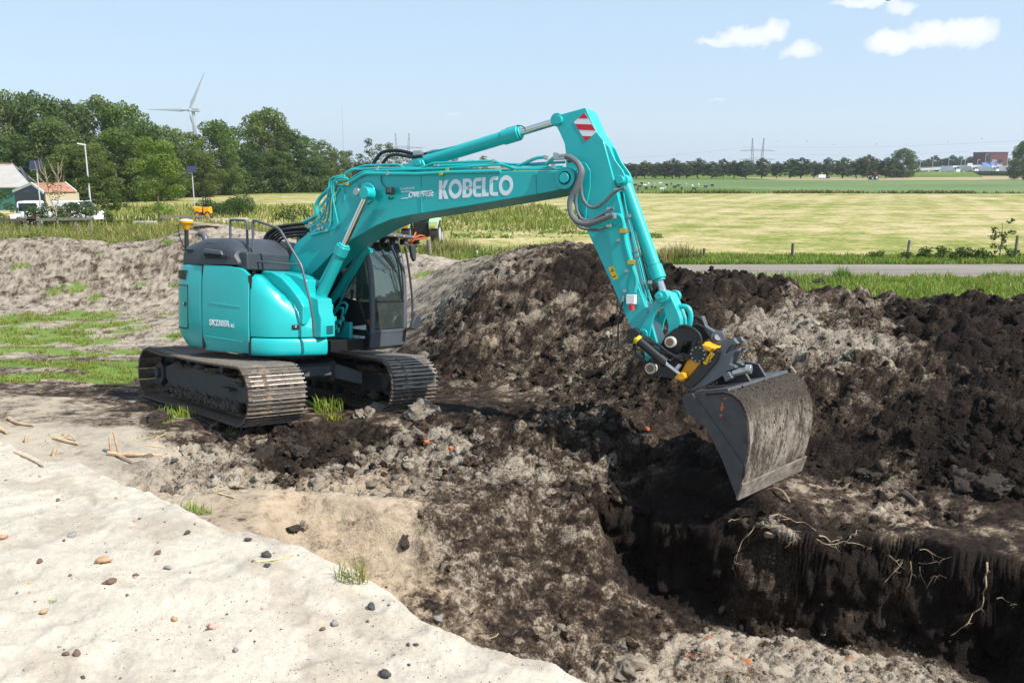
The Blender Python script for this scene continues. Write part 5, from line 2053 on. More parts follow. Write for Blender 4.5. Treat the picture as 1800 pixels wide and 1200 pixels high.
for q in ([(1266, 722), (1268, 708), (1270, 708), (1269, 722)], [(1266, 716), (1272, 714), (1272, 717), (1266, 719)], [(1264, 730), (1268, 727), (1269, 730), (1265, 733)], [(1270, 700), (1276, 699), (1275, 702)]):
    pg = [bk(*t) for t in q]
    MB().prism(pg, lambda q: bkp(q[0], q[1], .008), lambda q: bkp(q[0], q[1], .013)).build('paint_mark', mat('orange_spray', (.62, .12, .02), .6), buck, smooth=0)
# earth still clinging to the back of the bucket
mud = MB()
rng = random.Random(3)
shp, fc = rock_shapes(6, 2, 90, .5, (.35, .6))
for k in range(130):
    s = shp[k % 6] * rng.uniform(.008, .035)
    u = rng.random() ** .7 * (len(prof) - 1)
    i = int(u)
    f = u - i
    i = min(i, len(prof) - 2)
    e = prof[i][0] * (1 - f) + prof[i + 1][0] * f
    z = prof[i][1] * (1 - f) + prof[i + 1][1] * f
    w = rng.uniform(.03, BK_W - .03)
    mud.raw([bkp(e + v[0] * .5, z + v[1] * 1.2, w + v[2] * 1.2) for v in s], fc.tolist())
tag(mud.build('clinging_earth', M_mud, buck), kind='stuff')

# ---------------------------------------------------------------- cab
CR, CL = .47, 1.47                   # right and left side of the cab
front = [(1.55, 1.04), (1.63, 1.12), (1.66, 1.33), (1.655, 1.8), (1.62, 2.3), (1.54, 2.7), (1.42, 2.98)]


def fx(z):
    return lerp(z, [(q[1], q[0]) for q in front])


mb = MB()                              # lower shell with the grey front band
mb.prism([(-.12, 1.04), (1.52, 1.00), (1.62, 1.06), (1.665, 1.32), (-.12, 1.32)], lambda q: Vector((q[0], CR, q[1])), lambda q: Vector((q[0], CL, q[1])))
cab = mb.build('cab', M_grey, exc, bevel=.02)
mb = MB()                              # dark side panel
mb.prism([(.0, 1.30), (1.55, 1.30), (1.55, 1.42), (1.35, 1.86), (1.0, 1.92), (.0, 1.92)], lambda q: Vector((q[0], CR - .012, q[1])), lambda q: Vector((q[0], CR + .05, q[1])))
sidep = mb.build('side_panel', M_rubber, cab, bevel=.01)
for q0, q1, q2, q3 in (((617, 574), (643, 571), (643, 580), (617, 577)), ((615, 588), (631, 589.5), (631, 597), (615, 595)), ((632, 590), (641, 590.5), (641, 595), (632, 595))):
    pg = [az(*q, CR - .02) for q in (q0, q1, q2, q3)]
    MB().prism(pg, lambda q: Vector((q[0], CR - .014, q[1])), lambda q: Vector((q[0], CR - .018, q[1]))).build('sticker', M_sticker, sidep, smooth=0)
mb = MB()
mb.prism([(-.12, 1.03), (1.55, 1.03), (1.59, 1.07), (1.60, 1.30), (-.12, 1.30)], lambda q: Vector((q[0], CR - .01, q[1])), lambda q: Vector((q[0], CR + .02, q[1])))
mb.build('sill_panel', M_rubber, cab, bevel=.005)


def pillar(pts, w, name='pillar', material=None):
    mb = MB()
    mb.tube(pts, w, 10, smooth=4)
    return mb.build(name, material or M_grey, cab)


for l in (CR + .035, CL - .035):
    pillar([(fx(z) - .035, l, z) for z in (1.30, 1.6, 1.95, 2.3, 2.6, 2.85, 3.0)], .052)
    pillar([(.55, l, 1.3), (.55, l, 2.2), (.55, l, 3.0)], .045)
    pillar([(-.08, l, 1.3), (-.10, l, 2.2), (-.06, l, 3.0)], .05)
# grey sill and black window bar across the cab front
mb = MB()
mb.bar((1.64, CR + .03, 1.335), (1.64, CL - .03, 1.335), .06, .05)
mb.build('front_sill', M_grey, cab, bevel=.01)
mb = MB()
mb.bar((fx(1.86) - .02, CR + .05, 1.86), (fx(1.86) - .02, CL - .05, 1.86), .03, .03)
mb.build('window_bar', M_black, cab, bevel=.004)


def pane(name, pts, material):
    mb = MB()
    n = len(pts)
    P = [Vector(p) for p in pts]
    nrm = (P[1] - P[0]).cross(P[-1] - P[0]).normalized() * .004
    mb.raw([p + nrm for p in P] + [p - nrm for p in P],
           [list(range(n)), list(range(2 * n - 1, n - 1, -1))] + [[i, i + n, (i + 1) % n + n, (i + 1) % n] for i in range(n)])
    return mb.build(name, material, cab, smooth=0)


zs = [1.88, 2.15, 2.45, 2.72, 2.96]
pane('front_window', [(fx(1.88) - .02, CR + .06, 1.88), (fx(1.88) - .02, CL - .06, 1.88), (fx(2.42) - .02, CL - .06, 2.42), (fx(2.42) - .02, CR + .06, 2.42)], M_glass)
pane('front_window', [(fx(2.425) - .02, CR + .06, 2.425), (fx(2.425) - .02, CL - .06, 2.425), (fx(2.96) - .02, CL - .06, 2.96), (fx(2.96) - .02, CR + .06, 2.96)], M_glass)
pane('lower_window', [(fx(1.37) - .02, CR + .06, 1.37), (fx(1.37) - .02, CL - .06, 1.37), (fx(1.84) - .02, CL - .06, 1.84), (fx(1.84) - .02, CR + .06, 1.84)], M_glass)
pane('side_window', [(.6, CR + .035, 1.9), (fx(1.9) - .09, CR + .035, 1.9), (fx(2.96) - .08, CR + .035, 2.96), (.6, CR + .035, 2.96)], M_glass_d)
pane('side_window', [(-.05, CR + .035, 1.9), (.5, CR + .035, 1.9), (.5, CR + .035, 2.96), (-.05, CR + .035, 2.96)], M_glass_d)
pane('door_window', [(.6, CL - .035, 1.6), (fx(1.6) - .09, CL - .035, 1.6), (fx(2.96) - .08, CL - .035, 2.96), (.6, CL - .035, 2.96)], M_glass_d)
pane('rear_window', [(-.08, CR + .1, 2.0), (-.08, CL - .1, 2.0), (-.06, CL - .1, 2.92), (-.06, CR + .1, 2.92)], M_glass_d)
MB().box2((.0, CL - .06, 1.3), (1.55, CL - .02, 1.6)).build('door_panel', M_grey, cab, bevel=.01)
MB().box2((-.1, CR + .02, 1.3), (-.06, CL - .02, 2.0)).build('rear_panel', M_dark, cab, bevel=.01)
# roof with grilles, visor and four work lights
mb = MB()
mb.prism([(-.14, 2.98), (1.42, 2.96), (1.46, 3.02), (1.38, 3.10), (1.0, 3.15), (.1, 3.15), (-.14, 3.08)], lambda q: Vector((q[0], CR - .01, q[1])), lambda q: Vector((q[0], CL + .01, q[1])))
roof = mb.build('roof', M_dark, cab, bevel=.03, seg=3)
for k in range(4):
    MB().bar((.55 + k * .2, CR + .1, 3.158), (.55 + k * .2, CL - .1, 3.158), .05, .012).build('roof_rib', M_rubber, roof)
mb = MB()
mb.prism([(1.30, 3.03), (1.74, 2.99), (1.75, 3.02), (1.72, 3.055), (1.30, 3.10)], lambda q: Vector((q[0], CR - .02, q[1])), lambda q: Vector((q[0], CL + .12, q[1])))
visor = mb.build('visor', M_grey, roof, bevel=.012)
for k in range(4):
    l = CR + .09 + k * .28
    lt = MB().box((1.62, l, 2.93), (.10, .13, .10)).build('work_light', M_rubber, cab, bevel=.012)
    MB().box((1.674, l, 2.93), (.010, .10, .075)).build('lens', M_grey, lt, bevel=.003)
    MB().box((1.752, l + .10, 3.022), (.018, .045, .026)).build('marker_light', M_orange, cab, bevel=.004)
# front guard rail, wiper, mirrors
def cpx(x, y, a):
    """photo pixel on the cross plane a metres ahead of the slewing centre"""
    r = ray(x, y)
    P0 = MACH + FU * a
    t = (P0 - EYE).dot(FU) / r.dot(FU)
    return ROOT_I @ (EYE + r * t)


mb = MB()
mb.tube([cpx(x, y, 1.72) for x, y in [(711, 434), (714, 444), (719, 476), (724, 520), (725, 552), (724, 568), (719, 577), (712, 578)]], .020, 8, smooth=4)
mb.build('mirror_rail', M_dark, cab)
for pts in ([(668, 440), (700, 480), (692, 476), (664, 444)],):
    pass
mb = MB()
mb.tube([cpx(x, y, 1.70) for x, y in [(666, 430), (676, 450), (690, 470), (696, 478)]], .011, 6, smooth=3)
mb.build('wiper', M_rubber, cab)
mb = MB()
mb.tube([cpx(x, y, 1.68) for x, y in [(681, 424), (690, 440), (699, 464), (704, 500), (708, 528)]], .016, 6, smooth=3)
mb.build('wiper_arm', M_rubber, cab)
mb = MB()
mb.tube([cpx(x, y, 1.68) for x, y in [(688, 422), (697, 446), (706, 476), (709, 520)]], .014, 6, smooth=3)
mb.build('cab_cable', M_rubber, cab)
mb = MB()
mp = [cpx(x, y, 1.75) for x, y in [(720, 432), (727, 431), (729, 440), (729.5, 455), (727, 460), (723, 452), (721, 440)]]
mb.prism(mp, lambda q: Vector(q) + Vector((-.03, 0, 0)), lambda q: Vector(q) + Vector((.03, 0, 0)))
mir = mb.build('mirror', M_dark, cab, bevel=.01)
MB().tube([cpx(x, y, 1.75) for x, y in [(711, 436), (716, 432), (724, 431)]], .012, 6).build('mirror_arm', M_dark, mir)
mb = MB()
mp = [cpx(x, y, 1.85) for x, y in [(729, 556), (736, 553), (738, 560), (735, 573), (729, 580), (722, 577), (724, 566)]]
mb.prism(mp, lambda q: Vector(q) + Vector((-.04, 0, 0)), lambda q: Vector(q) + Vector((.03, 0, 0)))
mb.build('mirror', M_dark, cab, bevel=.012)
# inside: seat, consoles, an orange cushion on the floor
seat = MB().box((.55, .97, 1.62), (.52, .52, .16)).box((.30, .97, 2.02), (.15, .50, .75)).box((.27, .97, 2.48), (.10, .26, .20)).build('seat', M_seat, cab, bevel=.05, seg=3)
MB().box((.85, .68, 1.65), (.5, .14, .35)).build('console', M_dark, cab, bevel=.03)
MB().box((.85, 1.28, 1.65), (.5, .14, .35)).build('console', M_dark, cab, bevel=.03)
for l in (.66, 1.28):
    MB().cyl((1.02, l, 1.8), (1.04, l, 2.0), .022, n=8).ball((1.04, l, 2.02), .04, 10, 6).build('joystick', M_rubber, cab)
MB().box((1.35, .70, 2.02), (.04, .2, .26)).build('monitor', M_rubber, cab, bevel=.01)
MB().box((1.45, .66, 1.43), (.16, .2, .10)).box((1.43, .63, 1.50), (.10, .12, .06)).build('orange_cloth', M_orange, cab, bevel=.03)
MB().box2((-.05, CR + .05, 1.3), (1.55, CL - .05, 1.36)).build('floor_mat', M_rubber, cab)
# dark machinery between boom foot and cab
mb = MB()
mb.box2((-.1, -.42, 1.2), (.55, .44, 1.9))
mb.build('swing_motor_housing', M_black, exc, bevel=.03)
MB().box2((.62, -.38, 1.2), (1.3, -.30, 1.5)).box2((.62, .30, 1.2), (1.3, .38, 1.5)).build('boom_mount', M_teal_d, exc, bevel=.02)

# model plate lettering on the side door
o = on_plane(368, 570.5, -1.50)
aa, ll = plan(ang(.0))
text_obj('SK230SR', .135, (on_plane(368, 571, ll).x, ll - .004, on_plane(368, 571, ll).z), (1, 0, -.02), (0, 0, 1), M_white, door, 'lettering', .93, 0, .0035)
text_obj('LC', .075, (on_plane(406, 575.5, ll).x, ll - .004, on_plane(408, 575, ll).z), (1, 0, -.02), (0, 0, 1), M_white, door, 'lettering', .85, 0, .003)

# ================================================================== LAND BEYOND THE DIG
G0 = -0.5


def land_mat(name, build):
    m = bpy.data.materials.new(name)
    m.use_nodes = True
    w = NT(m.node_tree)
    b = w.n['Principled BSDF']
    b.inputs['Roughness'].default_value = .95
    b.inputs['Specular IOR Level'].default_value = .1
    pos = w.add('ShaderNodeNewGeometry').outputs['Position']
    c, h = build(w, pos)
    w.l.new(c, b.inputs['Base Color'])
    if h is not None:
        bn = w.add('ShaderNodeBump', {'Height': h, 'Strength': .6, 'Distance': .15})
        w.l.new(bn.outputs[0], b.inputs['Normal'])
    return m


def stretch(w, pos, sx, sy, rz=0.0):
    return w.add('ShaderNodeMapping', {'Vector': pos, 'Scale': (sx, sy, 1), 'Rotation': (0, 0, rz)}).outputs[0]


def b_verge(w, pos):
    n = w.noise(pos, .6, 6, .65)
    n2 = w.noise(pos, 5.0, 4, .6)
    c = w.ramp(w.math('MULTIPLY_ADD', n2, .4, w.math('MULTIPLY', n, .6)), [(.3, (.045, .075, .014)), (.5, (.09, .14, .025)), (.62, (.16, .19, .05)), (.75, (.27, .24, .11))])
    return c, n2


def b_meadow(w, pos):
    a = w.noise(stretch(w, pos, .07, .10, .3), 1.0, 8, .68, .4)           # broad patches
    bb = w.noise(stretch(w, pos, .45, .55, .5), 1.0, 7, .68)
    cc = w.noise(pos, 2.6, 5, .68)
    ln = w.add('ShaderNodeTexWave', {'Vector': stretch(w, pos, 1, 1, .42), 'Scale': .085, 'Distortion': 3.0, 'Detail': 5, 'Detail Scale': 1.5}).outputs['Fac']
    f = w.math('ADD', w.math('MULTIPLY', a, .44), w.math('MULTIPLY_ADD', bb, .58, w.math('MULTIPLY_ADD', cc, .42, w.math('MULTIPLY', ln, .04))))
    c = w.ramp(f, [(.56, (.09, .14, .02)), (.66, (.175, .205, .043)), (.735, (.30, .27, .105)), (.80, (.41, .34, .18)), (.88, (.46, .375, .245))])
    return c, cc


def b_far(w, pos):
    a = w.noise(stretch(w, pos, .02, .06, 0), 1.0, 6, .6)
    cc = w.noise(pos, .8, 5, .65)
    f = w.math('MULTIPLY_ADD', cc, .45, w.math('MULTIPLY', a, .55))
    return w.ramp(f, [(.35, (.085, .135, .045)), (.55, (.13, .18, .075)), (.7, (.18, .22, .10))]), None


def b_pasture(w, pos):
    a = w.noise(stretch(w, pos, .03, .10, 0), 1.0, 6, .6)
    cc = w.noise(pos, .9, 5, .65)
    f = w.math('MULTIPLY_ADD', cc, .45, w.math('MULTIPLY', a, .55))
    return w.ramp(f, [(.35, (.06, .10, .02)), (.55, (.105, .15, .035)), (.7, (.18, .20, .07))]), None


def b_hay(w, pos):
    cc = w.noise(stretch(w, pos, .05, .3, 0), 1.0, 6, .65)
    return w.ramp(cc, [(.35, (.27, .225, .115)), (.6, (.36, .27, .17))]), None


def b_road(w, pos):
    cc = w.noise(pos, 6.0, 6, .7)
    d = w.noise(stretch(w, pos, .12, 1.2, 0), 1.0, 5, .6)
    f = w.math('MULTIPLY_ADD', cc, .4, w.math('MULTIPLY', d, .6))
    return w.ramp(f, [(.32, (.15, .130, .112)), (.5, (.235, .205, .180)), (.68, (.29, .258, .23))]), cc


M_verge = land_mat('verge_grass', b_verge)
M_meadow = land_mat('mown_meadow', b_meadow)
M_farf = land_mat('green_crop', b_far)
M_past = land_mat('pasture', b_pasture)
M_hay = land_mat('stubble', b_hay)
M_road = land_mat('old_asphalt', b_road)


def flat(name, pts, z, material):
    mb = MB()
    mb.raw([(x, y, z) for x, y in pts], [list(range(len(pts)))])
    return tag(mb.build(name, material, smooth=0), kind='structure')


ex = .86 * 36.0
far = MB()
F0 = 5200.0
far.raw([(-F0, 36, G0), (-ex, 36, G0), (ex, 36, G0), (F0, 36, G0), (F0, F0, G0), (-F0, F0, G0)], [(0, 1, 2, 3, 4, 5)])
far.raw([(-F0, -60, G0), (-2.064, -60, G0), (-2.064, 2.4, G0), (-ex, 36, G0), (-F0, 36, G0)], [(0, 1, 2, 3, 4)])
far.raw([(F0, -60, G0), (2.064, -60, G0), (2.064, 2.4, G0), (ex, 36, G0), (F0, 36, G0)], [(4, 3, 2, 1, 0)])
tag(far.build('grassland', M_verge, smooth=0), kind='structure')

# road: ragged edges
rd = MB()
n = 160
L_, R_e = [], []
for i in range(n + 1):
    x = -30 + 200 * i / n
    L_.append((x, 36.3 + .012 * x + .28 * (random.random() - .5), G0 + .012))
    R_e.append((x, 40.9 + .012 * x + .28 * (random.random() - .5), G0 + .012))
rd.raw(L_ + R_e, [(i, i + 1, n + 2 + i, n + 1 + i) for i in range(n)])
tag(rd.build('road', M_road, smooth=0), kind='structure')


def strip(name, xs, y0f, y1f, z, material, n=60):
    """field sheet between two boundary curves y0(x), y1(x)"""
    mb = MB()
    X = np.linspace(xs[0], xs[1], n + 1)
    a = [(x, y0f(x), z) for x in X]
    b = [(x, y1f(x), z) for x in X]
    mb.raw(a + b, [(i, i + 1, n + 2 + i, n + 1 + i) for i in range(n)])
    return tag(mb.build(name, material, smooth=0), kind='structure')


wob = lambda x, s, a: a * (sin(x * .11 * s) + .6 * sin(x * .27 * s + 1))
strip('meadow', (-160, 260), lambda x: 44.5 + .012 * x + wob(x, 1, .5), lambda x: 150 + wob(x, .5, 2), G0 + .02, M_meadow)
strip('pasture', (-260, 75), lambda x: 153 + wob(x, .5, 2), lambda x: 330, G0 + .025, M_past)
strip('crop_field', (24, 620), lambda x: 154 + (max(0, 60 - x)) * 1.9 + wob(x, .5, 2), lambda x: 292, G0 + .04, M_farf, 90)
strip('stubble_field', (92, 620), lambda x: 294, lambda x: 400, G0 + .03, M_hay)
# low grass bank before the avenue
bank = MB()
n = 60
rows = []
for i in range(n + 1):
    x = 40 + 160 * i / n
    y0 = 352 + .10 * (x - 40)
    hgt = 1.7 + .5 * i / n
    rows.append([(x, y0, G0 - .1), (x, y0 + 6, G0 + hgt * .6), (x, y0 + 10, G0 + hgt), (x, y0 + 30, G0 + hgt), (x, y0 + 45, G0 - .1)])
vs = [p for r in rows for p in r]
bank.raw(vs, [(i * 5 + j, (i + 1) * 5 + j, (i + 1) * 5 + j + 1, i * 5 + j + 1) for i in range(n) for j in range(4)])
tag(bank.build('grass_bank', M_past), kind='structure')

# ================================================================== GRASS AND LEAVES
M_blade = col_mat('grass_blade', rough=.6, var=0, transl=.35, spec=.25)
M_leaf = col_mat('leaf', rough=.55, var=0, transl=.30, spec=.3)


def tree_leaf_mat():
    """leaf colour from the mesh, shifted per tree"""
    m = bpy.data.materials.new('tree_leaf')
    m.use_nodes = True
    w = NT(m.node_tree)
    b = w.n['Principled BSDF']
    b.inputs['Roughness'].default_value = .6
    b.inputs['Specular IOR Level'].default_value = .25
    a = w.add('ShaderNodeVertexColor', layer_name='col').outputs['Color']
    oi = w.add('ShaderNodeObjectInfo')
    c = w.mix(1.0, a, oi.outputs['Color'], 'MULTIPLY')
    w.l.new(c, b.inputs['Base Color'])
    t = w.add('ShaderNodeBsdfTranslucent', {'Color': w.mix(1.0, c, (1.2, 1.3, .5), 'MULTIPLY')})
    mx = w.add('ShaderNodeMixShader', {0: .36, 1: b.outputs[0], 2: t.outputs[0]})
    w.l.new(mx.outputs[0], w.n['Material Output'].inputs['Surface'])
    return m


M_tleaf = tree_leaf_mat()
M_bark = mat('bark', (.13, .105, .08), rough=.9, noise=.3, nscale=6, bump=.6, bscale=20)
M_bark_pale = mat('pale_bark', (.36, .29, .20), rough=.85, noise=.25, nscale=8)


def blades(name, x, y, z, h, wdt, cols, rng, lean=.35, material=None):
    n = len(x)
    a = rng.uniform(0, 2 * pi, n)
    dx, dy = np.cos(a) * wdt, np.sin(a) * wdt
    la = rng.uniform(0, 2 * pi, n)
    lm = rng.random(n) * lean * h
    lx, ly = np.cos(la) * lm, np.sin(la) * lm
    P = np.empty((n, 5, 3))
    P[:, 0] = np.stack([x - dx, y - dy, z], 1)
    P[:, 1] = np.stack([x + dx, y + dy, z], 1)
    P[:, 2] = np.stack([x + dx * .8 + lx * .35, y + dy * .8 + ly * .35, z + h * .55], 1)
    P[:, 3] = np.stack([x + lx, y + ly, z + h * (1 - .25 * lm / np.maximum(h, 1e-6))], 1)
    P[:, 4] = np.stack([x - dx * .8 + lx * .35, y - dy * .8 + ly * .35, z + h * .55], 1)
    C = np.repeat(cols[:, None, :], 5, 1) * np.array((.75, .75, 1, 1.12, 1))[None, :, None]
    F = (np.arange(n)[:, None] * 5 + np.array((0, 1, 2, 0, 2, 4, 4, 2, 3))[None]).reshape(-1)
    return np_obj(name, P.reshape(-1, 3), F, 3, material or M_blade, cols=C.reshape(-1, 3))


def grass_cols(n, rng, dry=.2, base=(.085, .15, .022), dryc=(.36, .30, .14)):
    t = rng.random(n)[:, None]
    c = np.array(base) * 1.2 * (.65 + .75 * t) * np.array((1, 1, 1))
    c[:, 0] *= 1 + .5 * rng.random(n)
    k = (rng.random(n) < dry)[:, None]
    return np.where(k, np.array(dryc) * (.7 + .6 * t), c)


def grass_near():
    rng = np.random.default_rng(5)
    N = 420000
    Y = 11 * (33 / 11) ** rng.random(N)
    X = rng.uniform(-.66, .70, N) * Y
    g = field('grass', X, Y)
    clump = smooth01((fbm(X * 3.5, Y * 3.5, 301, 3) - .42) / .2)
    keep = (rng.random(N) < g * clump) & ((X < -2.2) | (Y > 19))
    X, Y = X[keep], Y[keep]
    k = rng.random(len(X)) < np.clip(110000 / max(1, len(X)), 0, 1)
    X, Y = X[k], Y[k]
    n = len(X)
    h = (.03 + .085 * rng.random(n)) * np.where((X > 1) | (Y > 23), 1.5, 1.0)
    o = blades('short_grass', X, Y, height(X, Y) - .01, h, .003 + .0003 * Y, grass_cols(n, rng, .18, (.125, .20, .032)), rng, .9)
    tag(o, kind='stuff')


grass_near()


def meadow_strip(name, n, xr, yr, hr, dry, rng, base=(.085, .15, .022), w=.02, patch=.8, thr=.4, lean=.5, dryc=(.32, .27, .12)):
    X = rng.uniform(xr[0], xr[1], n)
    Y = rng.uniform(yr[0], yr[1], n)
    c = fbm(X * patch, Y * patch, 311, 3)
    keep = rng.random(n) < smooth01((c - thr) / .15) * .9 + .1
    X, Y, c = X[keep], Y[keep], c[keep]
    n = len(X)
    h = rng.uniform(hr[0], hr[1], n) * (.55 + .9 * c)
    z = np.where(Y < 35.9, height(X, np.minimum(Y, 35.9)), G0) - .02
    o = blades(name, X, Y, z, h, w + .0004 * Y, grass_cols(n, rng, dry, base, dryc), rng, lean)
    return tag(o, kind='stuff')


rng = np.random.default_rng(15)
meadow_strip('tall_grass', 80000, (-42, -6), (34.5, 62), (.35, .95), .38, rng, (.10, .155, .028), w=.012, thr=.36, lean=.8)
meadow_strip('tall_grass', 14000, (-9, 4), (32, 46), (.30, .8), .25, rng, (.095, .165, .026), w=.01, thr=.34, lean=.8)
meadow_strip('verge_grass', 60000, (0, 26), (21.5, 36.2), (.12, .42), .2, rng, (.105, .20, .028), w=.006, thr=.34, lean=.9, patch=1.1)
meadow_strip('verge_grass', 26000, (-2, 34), (41.2, 44.9), (.12, .34), .16, rng, (.10, .20, .026), w=.007, thr=.3, lean=.9, patch=1.1)
meadow_strip('rough_grass', 14000, (-45, 5), (62, 100), (.3, .8), .3, rng, (.11, .175, .03), w=.02, thr=.36, lean=.8)
meadow_strip('ditch_weeds', 5000, (15, 105), (149, 152.5), (.15, .7), .15, rng, (.06, .10, .02), w=.05, patch=.12, thr=.52, lean=.9)
meadow_strip('cut_swaths', 14000, (-6, 10), (56, 92), (.10, .28), .05, rng, (.085, .16, .03), w=.05, patch=.3, thr=.52, lean=1.4)


# ---------------------------------------------------------------- crowns
def crown_mesh(name, blobs, leaf, per, rng, base, var=.35, depth=.55, flat=.0):
    """leaf-sized faces spread through blobs (centre, radii); returns a mesh"""
    P, Cc = [], []
    for (c, r) in blobs:
        m = int(per * (r[0] * r[1] + r[1] * r[2] + r[0] * r[2]) / 3)
        d = rng.normal(size=(m, 3))
        d /= np.linalg.norm(d, axis=1)[:, None]
        rad = (depth + (1 - depth) * rng.random(m) ** .6) * (1 + .12 * np.sin(d[:, 0] * 7 + c[0] * 9) * np.sin(d[:, 2] * 6 + c[1] * 5))
        q = np.array(c) + d * np.array(r) * rad[:, None]
        nrm = d + rng.normal(0, .55, (m, 3)) + np.array((0, 0, flat))
        nrm /= np.linalg.norm(nrm, axis=1)[:, None]
        u = np.cross(nrm, rng.normal(size=(m, 3)))
        u /= np.linalg.norm(u, axis=1)[:, None]
        v = np.cross(nrm, u)
        s = leaf * (.55 + .9 * rng.random(m))[:, None]
        quad = np.stack([q - u * s, q - v * s * .62 + u * s * .1, q + u * s, q + v * s * .62 + u * s * .1], 1)
        P.append(quad.reshape(-1, 3))
        tone = (1 - var / 2 + var * rng.random(m)) * (1 + .3 * (rng.random() - .5))
        col = np.array(base)[None] * tone[:, None]
        col[:, 0] *= 1 + .35 * (rng.random(m) - .4)
        Cc.append(np.repeat(col, 4, 0))
    P, Cc = np.concatenate(P), np.concatenate(Cc)
    F = np.arange(len(P))
    return np_mesh(name, P, F, 4, M_tleaf, cols=Cc)


def limb(mb, p, d, length, r, depth, rng, spread=.55, up=.25, ends=None):
    pts, rad = [Vector(p)], [r]
    dd = Vector(d).normalized()
    k = 4
    for i in range(k):
        dd = (dd + Vector((rng.gauss(0, .12), rng.gauss(0, .12), up * .18))).normalized()
        pts.append(pts[-1] + dd * (length / k))
        rad.append(r * (1 - .55 * (i + 1) / k))
    mb.tube(pts, r, 6, rad=rad)
    if ends is not None: ends.append(pts[-1])
    if depth > 0:
        for j in range(rng.choice((2, 3))):
            i = rng.choice((2, 3, 4))
            a = rng.uniform(0, 2 * pi)
            nd = (dd + Vector((cos(a) * spread, sin(a) * spread, rng.uniform(-.05, .3)))).normalized()
            limb(mb, pts[i], nd, length * rng.uniform(.55, .75), rad[i] * .65, depth - 1, rng, spread, up, ends)


def make_tree_kind(seed, shape, leafs, per, base, airy=False):
    """unit-height tree: (trunk mesh, crown mesh)"""
    rng = np.random.default_rng(seed)
    r2 = random.Random(seed)
    mb = MB()
    ends = []
    limb(mb, (0, 0, -.01), (0, 0, 1), .45, .020, 2, r2, .6, .3, ends)
    tm = mb.mesh('trunk', M_bark, 40)
    blobs = []
    nb = {'round': 44, 'tall': 34, 'airy': 20, 'oval': 20}[shape]
    for k in range(nb):
        u = (k + rng.random()) / nb
        if shape == 'round':
            z = .05 + .86 * u
            R = .33 * max(.05, 1 - ((z - .42) / .56) ** 2) ** .6
        elif shape == 'tall':
            z = .05 + .86 * u
            R = .21 * max(.05, 1 - ((z - .45) / .54) ** 2) ** .6
        elif shape == 'oval':
            z = .16 + .72 * u
            R = .22 * max(.05, 1 - ((z - .52) / .50) ** 2) ** .6
        else:
            z = .12 + .80 * u
            R = .17 * (1.1 - z)
        a = k * 2.4 + rng.uniform(-.5, .5)
        rr = R * (.35 + .65 * rng.random() ** .6)
        s = {'round': .105, 'tall': .08, 'airy': .055, 'oval': .105}[shape] * rng.uniform(.7, 1.35)
        blobs.append(((rr * cos(a), rr * sin(a), z), (s, s, s * rng.uniform(.6, .85))))
    top = .93 if shape != 'airy' else .9
    blobs.append(((.0, .0, top), (.07, .07, .06)))
    cm = crown_mesh('crown', blobs, leafs, per, rng, base)
    return tm, cm


KINDS = {
    'round': [make_tree_kind(s, 'round', .0125, 33000, (.098, .138, .034)) for s in (1, 2, 3)],
    'tall': [make_tree_kind(s, 'tall', .012, 33000, (.108, .150, .038)) for s in (4, 5)],
    'airy': [make_tree_kind(s, 'airy', .012, 21000, (.085, .115, .036)) for s in (6, 7)],
    'oval': [make_tree_kind(s, 'oval', .026, 9500, (.045, .066, .026)) for s in (8, 9, 10)],
}


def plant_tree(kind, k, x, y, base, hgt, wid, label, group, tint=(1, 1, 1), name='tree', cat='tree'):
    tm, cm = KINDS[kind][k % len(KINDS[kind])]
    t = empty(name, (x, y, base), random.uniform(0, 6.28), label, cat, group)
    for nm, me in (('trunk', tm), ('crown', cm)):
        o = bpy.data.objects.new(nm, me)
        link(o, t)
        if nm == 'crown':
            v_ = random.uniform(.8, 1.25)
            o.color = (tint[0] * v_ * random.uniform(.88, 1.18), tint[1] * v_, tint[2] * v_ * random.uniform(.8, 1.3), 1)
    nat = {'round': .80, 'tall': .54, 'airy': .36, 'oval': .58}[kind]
    t.scale = (wid / nat, wid / nat, hgt)
    return t


